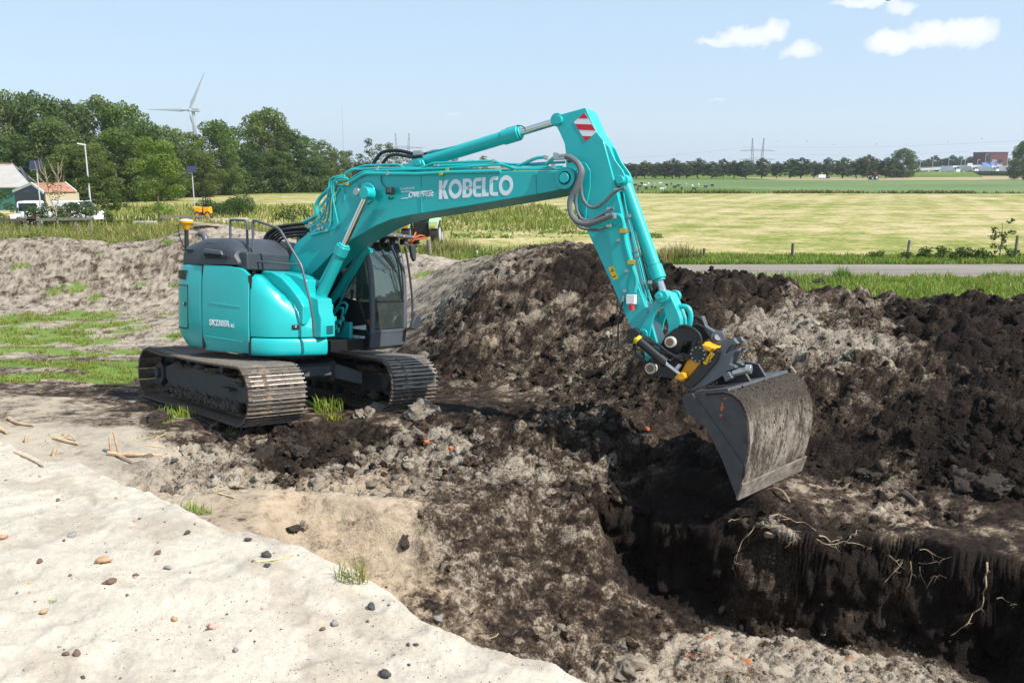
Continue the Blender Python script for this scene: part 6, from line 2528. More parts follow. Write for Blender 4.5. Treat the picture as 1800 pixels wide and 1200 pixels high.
# wood on the left: (x, y of the top, width) in the photo, distance, kind, tint
WOOD = [(-40, 150, 120, 118, 'round', (.95, .95, .9)), (8, 158, 110, 124, 'round', (.8, .9, .9)), (58, 160, 120, 120, 'round', (1, 1, 1)), (118, 176, 110, 126, 'round', (.85, .95, .9)),
        (168, 167, 120, 130, 'round', (1.2, 1.15, 1.1)), (214, 178, 110, 128, 'round', (1.1, 1.1, 1)), (252, 214, 90, 122, 'round', (.95, 1, .9)),
        (292, 220, 90, 130, 'round', (1.05, 1, .9)), (335, 232, 80, 136, 'tall', (1, 1, .9)), (378, 211, 100, 140, 'round', (.78, .86, .85)), (408, 222, 70, 150, 'tall', (.8, .9, .9)),
        (448, 198, 80, 158, 'tall', (1.15, 1.15, 1)), (466, 189, 95, 160, 'round', (1.1, 1.15, 1)), (502, 222, 80, 160, 'round', (.85, .9, .9)), (534, 238, 66, 164, 'tall', (.9, .95, .95)),
        (566, 246, 60, 170, 'tall', (1, 1, 1.05)), (590, 262, 60, 176, 'round', (.9, .95, 1)), (88, 205, 120, 112, 'round', (.8, .85, .8)), (196, 225, 120, 114, 'round', (.95, 1, .9)),
        (30, 235, 120, 110, 'round', (.9, .95, .9)), (430, 260, 90, 150, 'round', (.7, .8, .8)), (485, 265, 90, 155, 'round', (.72, .8, .85)), (545, 275, 80, 162, 'round', (.75, .85, .9)),
        (345, 262, 90, 132, 'round', (.75, .82, .8)), (280, 262, 100, 118, 'round', (.9, .92, .8)), (140, 250, 120, 108, 'round', (1.05, 1.05, .9)),
        (614, 262, 34, 178, 'airy', (1, 1, 1)), (632, 268, 40, 182, 'airy', (1, 1, 1)), (648, 240, 34, 180, 'airy', (.95, 1, 1)), (666, 250, 40, 182, 'airy', (1, .95, 1)),
        (684, 248, 36, 184, 'airy', (1, 1, 1)), (702, 262, 40, 186, 'airy', (.9, 1, 1)), (722, 268, 36, 188, 'airy', (1, 1, 1)), (745, 272, 40, 190, 'airy', (1, 1, 1)), (770, 276, 40, 190, 'airy', (.9, 1, 1)),
        (800, 276, 36, 190, 'airy', (1, 1, 1)), (828, 280, 40, 190, 'airy', (1, 1, 1)), (850, 272, 34, 192, 'airy', (1, 1, 1)), (640, 285, 60, 184, 'round', (.8, .9, 1)), (690, 290, 70, 186, 'round', (.8, .9, 1)),
        (740, 294, 70, 190, 'round', (.8, .9, 1)), (800, 296, 70, 190, 'round', (.8, .9, 1)), (860, 296, 70, 192, 'round', (.8, .9, 1)), (910, 300, 70, 195, 'round', (.8, .9, 1))]
WOOD_LABELS = ['broad tree cut off by the left edge, above the barn roof', 'dark broad tree whose top stands left of the barn ridge end', 'broad tree topping the wood right above the solar panel pole', 'tree top between the solar panel pole and the street lamp', 'highest pale green crown just right of the street lamp', 'broad crown sloping down from the highest pale crown', 'crown where the wood drops behind the young tree', 'crown right behind the bright green young tree', 'narrow tree just under the wind turbine hub', 'very dark broad tree right of the wind turbine', 'dark narrow tree filling the gap right of the turbine', 'pale narrow tree at the left of the tallest round crown', 'tallest round sunlit crown right of the turbine', 'dark crown directly right of the tallest round crown', 'narrow tree stepping down towards the boom', 'narrow tree with its top beside the boom pipes', 'last tree of the wood before the boom bend', 'low front tree behind the shed roof', 'front tree behind the foot of the street lamp', 'front tree between barn roof and shed', 'low dark tree at the foot of the narrow pair', 'low dark tree under the tallest round crown', 'low dark tree left of the boom pipes', 'low dark tree behind the right solar panel', 'low tree behind the crown of the young tree', 'front tree right of the shed roof']
for i, (px, ty, wd, Y, kd, tint) in enumerate(WOOD):
    p = at_y(px, ty, Y)
    lab = {'round': 'broad leafy tree in the dark wood behind the farm sheds', 'tall': 'tall narrow tree in the dark wood behind the field',
           'airy': 'thin feathery young tree in the row seen above the boom'}[kd]
    if i < len(WOOD_LABELS): lab = WOOD_LABELS[i]
    if kd == 'round' and i >= len(WOOD_LABELS): lab = 'low round tree in the distant strip behind the boom'
    plant_tree(kd, i, p.x, Y, G0, (p.z - G0) * 1.02, wd / 1500.0 * Y, lab,
               {'round': 'broad trees of the wood on the left', 'tall': 'narrow trees of the wood on the left', 'airy': 'thin trees above the boom'}[kd], tint)
_b = []
_r = random.Random(77)
for k in range(150):
    px = -60 + 960 * k / 150
    Y = 112 + .085 * max(0, px) + _r.uniform(-3, 3)
    p = gp_ = at_y(px, 400, Y)
    s_ = _r.uniform(1.3, 2.4)
    _b.append(((p.x, Y, s_ * .55), (s_ * 1.2, s_, s_ * _r.uniform(.7, 1.1))))
_o = bpy.data.objects.new('undergrowth', crown_mesh('undergrowth', _b, .22, 62, np.random.default_rng(6), (.075, .11, .026)))
link(_o)
_o.location = (0, 0, G0)
tag(_o, kind='stuff')
# avenue on the right
xs_ = [1108, 1122, 1137, 1152, 1166, 1182, 1199, 1212, 1228, 1248, 1270, 1293, 1318, 1342, 1364, 1387, 1410, 1436, 1460, 1482, 1504, 1518, 1531, 1546, 1560]
for i, px in enumerate(xs_):
    Y = 324 + (i % 3) * 2 + .02 * (px - 1108)
    ty = (286, 287, 285, 286, 283, 281, 283, 284, 279, 280, 281, 281, 278, 280, 281, 278, 279, 279, 278, 277, 276, 277, 270, 277, 279)[i]
    p = at_y(px + 4 * sin(i * 5.1), ty + 3.2 * sin(i * 2.3), Y)
    plant_tree('oval', i, p.x, Y, G0, p.z - G0, (33 + 9 * sin(i * 1.7)) / 1500 * Y, 'small dark oval tree in the long row across the fields', 'row of trees across the fields',
               (1.15 + .12 * (i % 3), 1.2 + .08 * (i % 2), 1.25))
for i, px in enumerate(range(1096, 1575, 15)):
    p = at_y(px, 287 + 2 * sin(i * 1.3), 430)
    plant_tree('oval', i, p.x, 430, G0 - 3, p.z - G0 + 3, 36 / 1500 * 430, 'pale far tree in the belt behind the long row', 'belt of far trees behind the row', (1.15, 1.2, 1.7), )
tx = at_y(1590, 259, 352)
plant_tree('round', 1, tx.x, 352, G0, tx.z - G0, 56 / 1500 * 352, 'large dark tree standing alone at the motorway bridge', None, (.95, 1, 1.0))
tx = at_y(1574, 284, 350)
plant_tree('round', 2, tx.x, 350, G0, tx.z - G0, 44 / 1500 * 350, 'low dark bush against the large tree at the motorway bridge', None, (.6, .7, .8))
tx = at_y(1806, 246, 300)
plant_tree('round', 0, tx.x, 300, G0, tx.z - G0, 56 / 1500 * 300, 'tree cut by the right edge of the view beside the motorway', None, (.9, 1, 1))
for i, (px, ty) in enumerate([(1615, 280), (1632, 279), (1645, 272), (1660, 278), (1675, 272), (1690, 274), (1704, 275), (1718, 272), (1730, 276), (1772, 277), (1788, 280), (1800, 282), (1815, 280), (1650, 283), (1700, 281), (1790, 287)]):
    p = at_y(px, ty, 540 + 6 * (i % 4))
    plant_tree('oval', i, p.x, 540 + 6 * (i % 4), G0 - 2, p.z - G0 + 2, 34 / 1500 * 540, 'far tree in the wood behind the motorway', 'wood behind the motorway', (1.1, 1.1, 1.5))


# ---------------------------------------------------------------- shrubs and young trees near the sheds
def shrub(name, loc, blobs, leaf, per, base, label, cat='shrub', stems=(), group=None, seed=0, tint=(1, 1, 1), bark=None):
    rng = np.random.default_rng(seed + 500)
    t = empty(name, loc, 0, label, cat, group)
    me = crown_mesh('foliage', blobs, leaf, per * 6.0, rng, base)
    o = bpy.data.objects.new('foliage', me)
    link(o, t)
    o.color = tuple(tint) + (1,)
    for pts, r in stems:
        mb = MB()
        mb.tube(pts, r, 6, rad=[r * (1 - .6 * i / (len(pts) - 1)) for i in range(len(pts))])
        mb.build('stem', bark or M_bark, t)
    return t


def blob_cloud(n, rx, ry, h, z0, s, seed, taper=.6):
    r = random.Random(seed)
    out = []
    for _ in range(n):
        u = r.random()
        k = (1 - taper * abs(u - .4))
        a, q = r.uniform(0, 2 * pi), math.sqrt(r.random())
        ss = s * r.uniform(.7, 1.3)
        out.append(((rx * k * q * cos(a), ry * k * q * sin(a), z0 + (h - z0) * u), (ss, ss, ss * .75)))
    return out


def gp(px, Y):
    p = at_y(px, 400, Y)
    return (p.x, Y, G0)


def hz(py, Y):                                                  # height above the ground of pixel row py at distance Y
    return at_y(900, py, Y).z - G0


Yt = 72
h = hz(238, Yt)
shrub('young_tree', gp(281, Yt), blob_cloud(42, 1.9, 1.6, h * .97, .9, .66, 3, .75), .075, 110, (.135, .205, .035), 'bright green young tree standing before the dark wood', 'tree',
      [([(0, 0, 0), (.05, 0, h * .4), (0, 0, h * .8)], .10)], seed=1)
h = hz(293, 60)
r_ = random.Random(5)
stems = [([(0, 0, 0), (.03, 0, 1.0), (.0, 0, 1.7)], .075), ([(0, 0, 1.65), (-.28, 0, 2.4), (-.42, .1, 3.2), (-.5, .1, 4.6)], .05), ([(0, 0, 1.65), (.25, 0, 2.3), (.34, 0, 3.0), (.45, .1, 4.9)], .05)]
for k in range(16):
    b = (-.42 if k % 2 else .36)
    z = r_.uniform(2.5, 4.0)
    a = r_.uniform(-1, 1)
    stems.append(([(b, 0, z), (b + a * .35, r_.uniform(-.3, .3), z + .5), (b + a * .6, r_.uniform(-.3, .3), z + r_.uniform(.9, 1.7))], .018))
shrub('pollard_tree', gp(101, 60), blob_cloud(9, .8, .6, 4.6, 2.2, .25, 9), .06, 70, (.12, .13, .03), 'thin pale trunked pollard with bare upright twigs by the fence', 'tree', stems, seed=2, bark=M_bark_pale)
for i, (px, Y, top, wd, nb, col, lab) in enumerate([
        (157, 64, 305, 1.1, 15, (.045, .075, .02), 'dark slim shrub at the foot of the street lamp'), (128, 62, 352, 1.3, 14, (.055, .085, .025), 'grey green bush hiding the front of the white van'), (178, 63, 362, 1.2, 12, (.08, .11, .03), 'pale bush right of the white van'), (212, 66, 330, 1.1, 12, (.06, .10, .02), 'small green shrub between the lamp and the young tree'),
        (72, 60, 355, 1.4, 14, (.05, .085, .02), 'dark bush in front of the white pickup'), (505, 46, 352, .75, 13, (.055, .09, .02), 'leafy bush behind the boom foot hoses'),
        (525, 45, 362, .75, 10, (.06, .10, .025), 'low leafy bush against the turquoise boom foot'), (410, 82, 350, 2.6, 14, (.05, .095, .02), 'wide low bush to the right of the yellow dumper'), (5, 62, 335, 1.2, 10, (.06, .11, .03), 'pale green bush at the left edge of the view')]):
    h = hz(top, Y)
    shrub('bush', gp(px, Y), blob_cloud(nb, wd, wd * .8, h * .92, .25, wd * .33, 40 + i, .5), .07 if Y > 50 else .055, 150, col, lab, 'bush', seed=10 + i)
# weeds along the left bank
for i, (px, Y, hh, col) in enumerate([(25, 40, .9, (.07, .13, .02)), (60, 41, 1.2, (.06, .11, .02)), (95, 39, 1.0, (.13, .18, .025)), (118, 40, 1.1, (.12, .17, .025)), (140, 42, .9, (.07, .12, .025)),
                                      (180, 44, 1.0, (.08, .12, .03)), (205, 42, .9, (.09, .14, .03)), (240, 45, 1.1, (.108, .150, .038)), (300, 46, .9, (.10, .15, .03)), (470, 44, .8, (.09, .14, .03)),
                                      (45, 44, 1.2, (.06, .10, .02)), (160, 40, .8, (.10, .15, .03))]):
    shrub('weed_clump', gp(px, Y), blob_cloud(9, .75, .6, hh, .15, .27, 80 + i, .4), .05, 190, col, 'leafy weed clump on the bank behind the sand ridge', 'weeds', group='weed clumps on the bank', seed=30 + i)
# reeds and bushes on the right
def reeds(px, Y, n, spread, hh, label, seed, base=(.10, .155, .035), dry=.35, name='reed_clump', cat='reeds', w=.016):
    rng = np.random.default_rng(seed)
    t = gp(px, Y)
    a, q = rng.uniform(0, 2 * pi, n), np.sqrt(rng.random(n))
    X, Yy = q * np.cos(a) * spread, q * np.sin(a) * spread * .6
    o = blades(name, X, Yy, np.zeros(n), hh * (.45 + .6 * rng.random(n)) * (1 - .4 * q), np.full(n, w), grass_cols(n, rng, dry, base), rng, .55)
    o.location = (t[0], t[1], float(height(t[0], min(t[1], 35.9))) - .02 if t[1] < 35.9 else G0)
    return tag(o, label, cat)


reeds(1196, 42.5, 420, 1.15, 1.35, 'tall dark reed clump on the verge right of the arm', 1, (.07, .11, .025))
reeds(1170, 42, 160, .5, 1.1, 'dry straw coloured reed clump beside the arm', 2, (.14, .16, .05), .7)
reeds(1305, 43, 260, .85, .55, 'low green tussock on the far verge of the road', 3)
reeds(1487, 35.2, 300, .42, .85, 'bright green tussock on the near edge of the road', 4, (.08, .18, .025), .1)
reeds(1755, 35.6, 170, .32, .5, 'small green tussock on the near road edge at right', 5, (.10, .19, .03), .15)
reeds(790, 44.5, 900, 1.7, 1.5, 'large wild reed bed behind the dark cab roof', 6, (.09, .13, .035), .35)
reeds(740, 42, 260, .8, .9, 'green weeds in front of the green tractor', 7, (.10, .17, .03), .15)
reeds(825, 43, 500, 1.4, .8, 'green tussocks at the right end of the reed bed', 8, (.085, .165, .03), .12)
reeds(1018, 40, 360, 1.5, .75, 'tussocky grass left of the arm above the mound', 9, (.09, .16, .03), .2)
shrub('sapling', gp(1762, 42.3), blob_cloud(11, .65, .5, 2.05, .5, .2, 7, .4), .075, 120, (.075, .11, .025), 'thin leafy sapling beside the last fence post', 'tree',
      [([(0, 0, 0), (.05, 0, .9), (-.02, 0, 1.9)], .03), ([(.03, 0, .7), (-.5, 0, 1.1)], .015), ([(0, 0, 1.0), (.4, 0, 1.5)], .015)], seed=60)
for i, (px, wd, hh) in enumerate([(1625, .5, .55), (1645, .5, .6), (1665, .55, .62), (1688, .5, .55), (1712, .55, .5), (1735, .5, .5), (1600, .35, .4), (1540, .4, .35), (1785, .4, .5)]):
    shrub('bramble', gp(px, 43), blob_cloud(9, wd, .35, hh, .1, .2, 120 + i, .2), .05, 220, (.06, .10, .02), 'dark bramble clump along the fence by the road', 'bramble', group='brambles along the roadside fence', seed=70 + i)

# ================================================================== THINGS IN THE BACKGROUND
M_wood = mat('weathered_wood', (.20, .17, .14), rough=.9, noise=.3, nscale=9)
M_wood_dk = mat('dark_wood', (.10, .085, .07), rough=.9, noise=.3, nscale=9)
M_galv = mat('galvanised_pole', (.50, .53, .56), rough=.5, metal=.3)
M_vwhite = mat('white_vehicle_paint', (.74, .75, .76), rough=.35, coat=.3)
M_vglass = mat('dark_vehicle_glass', (.02, .035, .04), rough=.08)
M_tyre = mat('tyre', (.018, .018, .018), rough=.85)
M_solar = mat('solar_cell', (.035, .04, .075), rough=.3)
M_roof = mat('grey_corrugated_roof', (.36, .34, .31), rough=.85, noise=.12, nscale=.6)
M_teal_wall = mat('green_wall', (.03, .14, .12), rough=.7)
M_tile = mat('orange_tile', (.36, .18, .125), rough=.8, noise=.35, nscale=2.5)
M_slate = mat('slate_wall', (.05, .065, .085), rough=.7)
M_cream = mat('cream_wall', (.42, .36, .24), rough=.8)
M_barge = mat('white_board', (.72, .72, .70), rough=.6)

# roadside fence posts
for i, (px, Yp, h_, tilt, lab) in enumerate([(1239, 43.6, .55, .02, 'short dark post beside the reed clump on the far verge'), (1396, 43.6, .80, -.01, 'dark round post by the road, first left of the brambles'),
                                             (1599, 43.2, 1.0, .06, 'grey round post leaning at the left end of the brambles'), (1790, 43.0, 1.25, .02, 'tall grey round post at the right end of the road'),
                                             (1362, 25.2, .35, .1, 'small broken post stub behind the peat heap')]):
    x, y, z = gp(px, Yp)
    z = float(height(x, y)) if y < 35.9 else z
    ob = MB().cyl((0, 0, -.2), (tilt, 0, h_), .075, .07, n=12).build('fence_post', M_wood if i > 1 else M_wood_dk)
    ob.location = (x, y, z)
    tag(ob, lab, 'post')
mb = MB()
pw = [gp(1239, 43.6), gp(1396, 43.6), gp(1599, 43.2), gp(1790, 43.0)]
# wooden paddock fence on the left
wf = empty('wooden_fence', gp(60, 56), 0, 'old dark plank fence before the white pickup', 'fence')
o = Vector(gp(60, 56))
for px, top in ((-30, 380), (47, 380), (68, 380), (135, 384), (160, 384)):
    p = Vector(gp(px, 56)) - o
    MB().box((p.x, 0, hz(top, 56) / 2), (.11, .11, hz(top, 56))).build('fence_post', M_wood, wf)
for a, b, yy in ((-60, 66, 387), (50, 104, 386), (102, 162, 385), (-60, 40, 404)):
    p, q = Vector(gp(a, 56)) - o, Vector(gp(b, 56)) - o
    z = hz(yy, 56)
    MB().bar((p.x, -.08, z), (q.x, -.08, z + .02), .045, .17).build('fence_rail', M_wood_dk if a < 40 else M_wood, wf)
wf2 = empty('wooden_barrier', gp(318, 70), 0, 'grey plank barrier left of the yellow dumper', 'barrier')
o = Vector(gp(318, 70))
for px in (288, 318, 350):
    p = Vector(gp(px, 70)) - o
    MB().box((p.x, 0, .35), (.12, .12, .75)).build('fence_post', M_wood, wf2)
for a, b in ((284, 322), (322, 362)):
    p, q = Vector(gp(a, 70)) - o, Vector(gp(b, 70)) - o
    MB().bar((p.x, -.09, .62), (q.x, -.09, .66), .05, .2).build('fence_rail', M_wood, wf2)

# street lamp
Yl = 74
b_, t_ = at_y(158, 345, Yl), at_y(150, 255, Yl)
lamp = empty('street_lamp', (b_.x, Yl, G0), 0, 'slim pale street lamp with a short arm pointing left', 'street lamp')
hgt = t_.z - G0
MB().cyl((0, 0, 0), (0, 0, hgt), .085, .055, n=12).build('pole', M_galv, lamp)
MB().bar((.05, 0, hgt), (-.62, 0, hgt + .12), .16, .10).build('lamp_head', M_barge, lamp, bevel=.02)
# solar panels on poles
for px, ty, by, Yp, lab in ((58, 283, 372, 66, 'solar panel on a pale pole in front of the orange shed'), (333, 292, 366, 82, 'solar panel on a pale pole left of the yellow dumper')):
    p = at_y(px, ty, Yp)
    s = empty('solar_pole', (p.x + .2, Yp, G0), 0, lab, 'solar panel')
    top = p.z - G0
    MB().cyl((0, 0, 0), (0, 0, top - .5), .055, .045, n=10).build('pole', M_galv, s)
    pn = MB().box((-.02, 0, 0), (.92, .05, .64), Matrix.Rotation(-.35, 3, 'X')).build('solar_panel', M_solar, s)
    pn.location = (0, -.05, top - .3)
    fr = MB()
    for k in range(1, 4):
        fr.box((-.48 + .23 * k, -.035, 0), (.012, .01, .6), Matrix.Rotation(-.35, 3, 'X'))
    MB().box((-.2, 0, top - .66), (.42, .12, .06)).build('bracket', M_barge, s)

# barn with a grey roof
barn = empty('barn', gp(20, 96), 0, 'large barn with a pale grey roof at the left edge', 'barn')
def bw_(px, py, Y):
    p = at_y(px, py, Y)
    return Vector((p.x, p.y, p.z)) - Vector(barn.location)
rl, rr = bw_(-160, 288, 101), bw_(22, 290, 101)
el_, er = bw_(-160, 331, 92), bw_(58, 331, 92)
fl_, frr = Vector((el_.x, el_.y, 0)), Vector((er.x, er.y, 0))
bl_, brr = Vector((rl.x - 2, 108 - 96, el_.z)), Vector((rr.x - 1.0, 108 - 96, er.z))
mb = MB()
n_ = Vector((0, -.3, .9)).normalized() * .12
mb.raw([rl, rr, er, el_] + [p + n_ for p in (rl, rr, er, el_)], [(0, 1, 2, 3), (7, 6, 5, 4), (0, 4, 5, 1), (1, 5, 6, 2), (2, 6, 7, 3), (3, 7, 4, 0)])
mb.raw([rl, rr, brr, bl_] + [p + Vector((0, .05, .12)) for p in (rl, rr, brr, bl_)], [(0, 1, 2, 3), (7, 6, 5, 4), (0, 4, 5, 1), (1, 5, 6, 2), (2, 6, 7, 3), (3, 7, 4, 0)])
mb.build('roof', M_roof, barn, smooth=0)
MB().bar(rl + n_ * 1.3, rr + n_ * 1.3, .5, .12).build('ridge_cap', M_tile, barn)
MB().box2((el_.x, el_.y + .35, 0), (er.x - .4, el_.y + .55, el_.z)).build('front_wall', M_teal_wall, barn)
mb = MB()
mb.raw([(er.x - .4, er.y + .5, 0), (brr.x - .4, brr.y - .3, 0), (brr.x - .4, brr.y - .3, brr.z), (rr.x + 1.0, rr.y, rr.z - .2), (er.x - .4, er.y + .5, er.z - .05)] +
       [(er.x - .7, er.y + .5, 0), (brr.x - .7, brr.y - .3, 0), (brr.x - .7, brr.y - .3, brr.z), (rr.x + .7, rr.y, rr.z - .2), (er.x - .7, er.y + .5, er.z - .05)],
       [(0, 1, 2, 3, 4), (9, 8, 7, 6, 5)] + [(i, i + 5, (i + 1) % 5 + 5, (i + 1) % 5) for i in range(5)])
mb.build('gable_wall', M_slate, barn, smooth=0)

# small shed with an orange tiled roof
shed = empty('shed', gp(80, 79), 0, 'small dark shed with an orange tiled roof and white edge boards', 'shed')
def sp_(px, py, Y):
    p = at_y(px, py, Y)
    return Vector((p.x, p.y, p.z)) - Vector(shed.location)
A, B = sp_(57, 323, 78), sp_(116, 322, 80)
Lc, Rc, Ec = sp_(24, 337, 79.5), sp_(78, 339, 76.5), sp_(136, 338, 78.5)
Bk = Lc + (B - A)
def slab(pts, th):
    P = [Vector(p) for p in pts]
    nn = (P[1] - P[0]).cross(P[2] - P[0]).normalized()
    if nn.z < 0: nn = -nn
    return MB().raw(P + [p + nn * th for p in P], [(0, 1, 2, 3), (7, 6, 5, 4), (0, 4, 5, 1), (1, 5, 6, 2), (2, 6, 7, 3), (3, 7, 4, 0)])
slab([A, B, Ec, Rc], .08).build('roof', M_tile, shed, smooth=0)
slab([A, B, Bk, Lc], .08).build('roof', M_tile, shed, smooth=0)
nr_ = 9
for k in range(nr_):                                             # tile courses standing proud
    t = (k + .5) / nr_
    MB().bar(A.lerp(Rc, t) + Vector((0, -.02, .09)), B.lerp(Ec, t) + Vector((0, -.02, .09)), .10, .035).build('tile_course', M_tile, shed)
for a_, b__ in ((A, Rc), (A, Lc), (B, Ec)):
    MB().bar(a_ + Vector((-.05, -.06, .03)), b__ + Vector((-.05, -.06, .03)), .08, .22).build('edge_board', M_barge, shed)
gz0 = 0.0
mb = MB()
q = [A, Rc * .96 + A * .04, Vector((Rc.x, Rc.y, gz0)), Vector((Lc.x, Lc.y, gz0)), Lc * .96 + A * .04]
th_ = Vector((.06, .1, 0))
mb.raw([p for p in q] + [p + th_ for p in q], [(0, 1, 2, 3, 4), (9, 8, 7, 6, 5)] + [(i, i + 5, (i + 1) % 5 + 5, (i + 1) % 5) for i in range(5)])
mb.build('gable_wall', M_slate, shed, smooth=0)
mb = MB()
q = [Rc, Ec, Vector((Ec.x, Ec.y, gz0)), Vector((Rc.x, Rc.y, gz0))]
mb.raw([p + Vector((0, .12, -.05)) for p in q] + [p + Vector((0, .25, -.05)) for p in q], [(0, 1, 2, 3), (7, 6, 5, 4), (0, 4, 5, 1), (1, 5, 6, 2), (2, 6, 7, 3), (3, 7, 4, 0)])
mb.build('side_wall', M_cream, shed, smooth=0)

# white pickup seen from behind
def wheel(parent, c, r, w, axis=(0, 1, 0), rim=None):
    a = Vector(axis).normalized() * w / 2
    ob = MB().cyl(Vector(c) - a, Vector(c) + a, r, n=18).build('wheel', M_tyre, parent, bevel=.02)
    MB().cyl(Vector(c) - a * 1.04, Vector(c) + a * 1.04, r * .55, n=14).build('rim', rim or M_galv, ob)
    return ob
pk = empty('pickup', gp(40, 66), .25, 'white pickup seen from behind before the barn', 'pickup')
body = MB().prism([(-.95, .45), (-.95, .95), (-.88, 1.02), (.88, 1.02), (.95, .95), (.95, .45)], lambda q: Vector((q[0], 0, q[1])), lambda q: Vector((q[0], 4.6, q[1]))).build('body', M_vwhite, pk, bevel=.05)
MB().prism([(-.86, 1.02), (-.76, 1.86), (-.66, 1.95), (.66, 1.95), (.76, 1.86), (.86, 1.02)], lambda q: Vector((q[0], 1.9, q[1])), lambda q: Vector((q[0], 3.6, q[1]))).build('cabin', M_vwhite, pk, bevel=.05)
MB().box((0, 1.89, 1.50), (1.30, .04, .62)).build('rear_window', M_vglass, pk, bevel=.02)
for s in (-1, 1):
    MB().box((s * .82, 2.7, 1.50), (.06, 1.2, .56)).build('side_window', M_vglass, pk)
    MB().box((s * .86, -.02, .82), (.13, .05, .30)).build('tail_light', M_red, pk)
    for yy in (.9, 3.7):
        wheel(pk, (s * .82, yy, .36), .36, .22, (1, 0, 0))
vn = empty('van', gp(120, 72), -.2, 'white van half hidden by shrubs beside the orange shed', 'van')
vn.scale = (.85, .85, .85)
MB().prism([(0, .4), (0, 2.0), (.25, 2.15), (3.0, 2.15), (3.9, 1.25), (4.7, 1.05), (4.8, .4)], lambda q: Vector((q[0] - 1, -.95, q[1])), lambda q: Vector((q[0] - 1, .95, q[1]))).build('body', M_vwhite, vn, bevel=.06)
MB().prism([(3.05, 2.08), (3.86, 1.29), (3.90, 1.33), (3.09, 2.12)], lambda q: Vector((q[0] - 1, -.8, q[1])), lambda q: Vector((q[0] - 1, .8, q[1]))).build('windscreen', M_vglass, vn)
for s in (-1, 1):
    MB().prism([(2.2, 1.35), (2.2, 1.98), (2.95, 1.98), (3.5, 1.35)], lambda q: Vector((q[0] - 1, s * .955, q[1])), lambda q: Vector((q[0] - 1, s * .975, q[1]))).build('side_window', M_vglass, vn)
    for xx in (.0, 2.9):
        wheel(vn, (xx, s * .84, .36), .36, .2)

# yellow dumper
dp_ = empty('dumper', gp(362, 78), 0, 'small yellow dumper with a black roll bar in the field', 'dumper')
dp_.scale = (.85, .85, 1.0)
MB().prism([(.0, .45), (.0, 1.05), (.62, 1.05), (.68, .45)], lambda q: Vector((q[0], -.5, q[1])), lambda q: Vector((q[0], .5, q[1]))).build('engine_cover', M_yellow, dp_, bevel=.05)
MB().prism([(-.15, .6), (-.3, 1.0), (-1.05, 1.1), (-.9, .75), (-.55, .5)], lambda q: Vector((q[0], -.55, q[1])), lambda q: Vector((q[0], .55, q[1]))).build('skip', M_yellow, dp_, bevel=.03)
MB().tube([(.02, -.42, 1.0), (.05, -.42, 1.85), (.05, .42, 1.85), (.02, .42, 1.0)], .06, 8).build('roll_bar', M_rubber, dp_)
MB().tube([(.58, -.42, 1.0), (.5, -.42, 1.8), (.5, .42, 1.8), (.58, .42, 1.0)], .05, 8).build('roll_bar', M_rubber, dp_)
MB().box((.2, 0, 1.18), (.4, .5, .3)).build('seat', M_rubber, dp_, bevel=.05)
for xx in (-.62, .45):
    for s in (-1, 1):
        wheel(dp_, (xx, s * .52, .33), .33, .24, rim=M_orange)
# stump and little heap of earth
st_ = Vector(gp(437, 52))
sm = rock_shapes(1, 2, 8, .4, (1.3, 1.5))[0][0] * .30
ob = MB().raw([(v[0], v[1], v[2] + .42) for v in sm], rock_shapes(1, 2, 8)[1].tolist()).build('tree_stump', M_bark_pale)
ob.location = st_
tag(ob, 'weathered grey tree stump in the tall grass', 'stump')
sh_, fc_ = rock_shapes(1, 3, 12, .35, (.35, .4))
ob = MB().raw([(v[0] * 1.5, v[1], v[2] + .1) for v in sh_[0]], fc_.tolist()).build('earth_heap', mat('dry_earth', (.36, .31, .26), .95, noise=.2))
ob.location = gp(404, 72)
tag(ob, 'small pale earth heap right of the yellow dumper', 'heap')
rp = MB().box((0, 0, .2), (1.7, .9, .4)).build('rubble_pile', mat('rubble', (.34, .33, .32), .9, noise=.3), None, bevel=.08)
rp.location = gp(255, 68)
tag(rp, 'low grey rubble block under the bright young tree', 'rubble')

# green tractor seen from behind, under the boom
M_tgreen = mat('pale_green_paint', (.36, .60, .30), rough=.4)
M_impl = mat('orange_implement', (.48, .10, .03), rough=.6, noise=.2)
tr = empty('tractor', gp(741, 50), -.06, 'pale green tractor seen from behind beyond the dark cab', 'tractor')
for s in (-1, 1):
    ob = MB().cyl((s * .62, .0, .78), (s * 1.06, .0, .78), .78, n=28).build('wheel', M_tyre, tr, bevel=.05)
    MB().cyl((s * .6, 0, .78), (s * 1.08, 0, .78), .40, n=18).build('rim', M_galv, ob)
    for k in range(14):
        a = 2 * pi * k / 14
        MB().box((s * .84, .80 * cos(a), .78 + .80 * sin(a)), (.40, .07, .07), Matrix.Rotation(a, 3, 'X')).build('tread_lug', M_tyre, ob)
    MB().prism([(-.75, 1.30), (-.72, 1.52), (-.3, 1.72), (.5, 1.70), (.8, 1.4), (.5, 1.55), (-.3, 1.58)], lambda q: Vector((s * .52, q[0], q[1])), lambda q: Vector((s * 1.08, q[0], q[1]))).build('fender', M_tgreen, tr, bevel=.03)
    MB().box((s * .80, -.76, 1.36), (.52, .05, .42)).build('fender_skirt', M_tgreen, tr, bevel=.03)
    MB().box((s * .78, -.80, 1.26), (.26, .04, .12)).build('tail_light', M_orange, tr)
    MB().tube([(s * .52, -.35, 1.5), (s * .56, -.3, 2.2), (s * .5, -.1, 2.72)], .05, 8).build('pillar', M_grey, tr)
    MB().tube([(s * .52, .8, 1.5), (s * .5, .75, 2.72)], .05, 8).build('pillar', M_grey, tr)
    wheel(tr, (s * .72, 2.3, .5), .5, .3, (1, 0, 0))
MB().box((0, .25, 2.78), (1.25, 1.4, .14)).build('roof', M_tgreen, tr, bevel=.05)
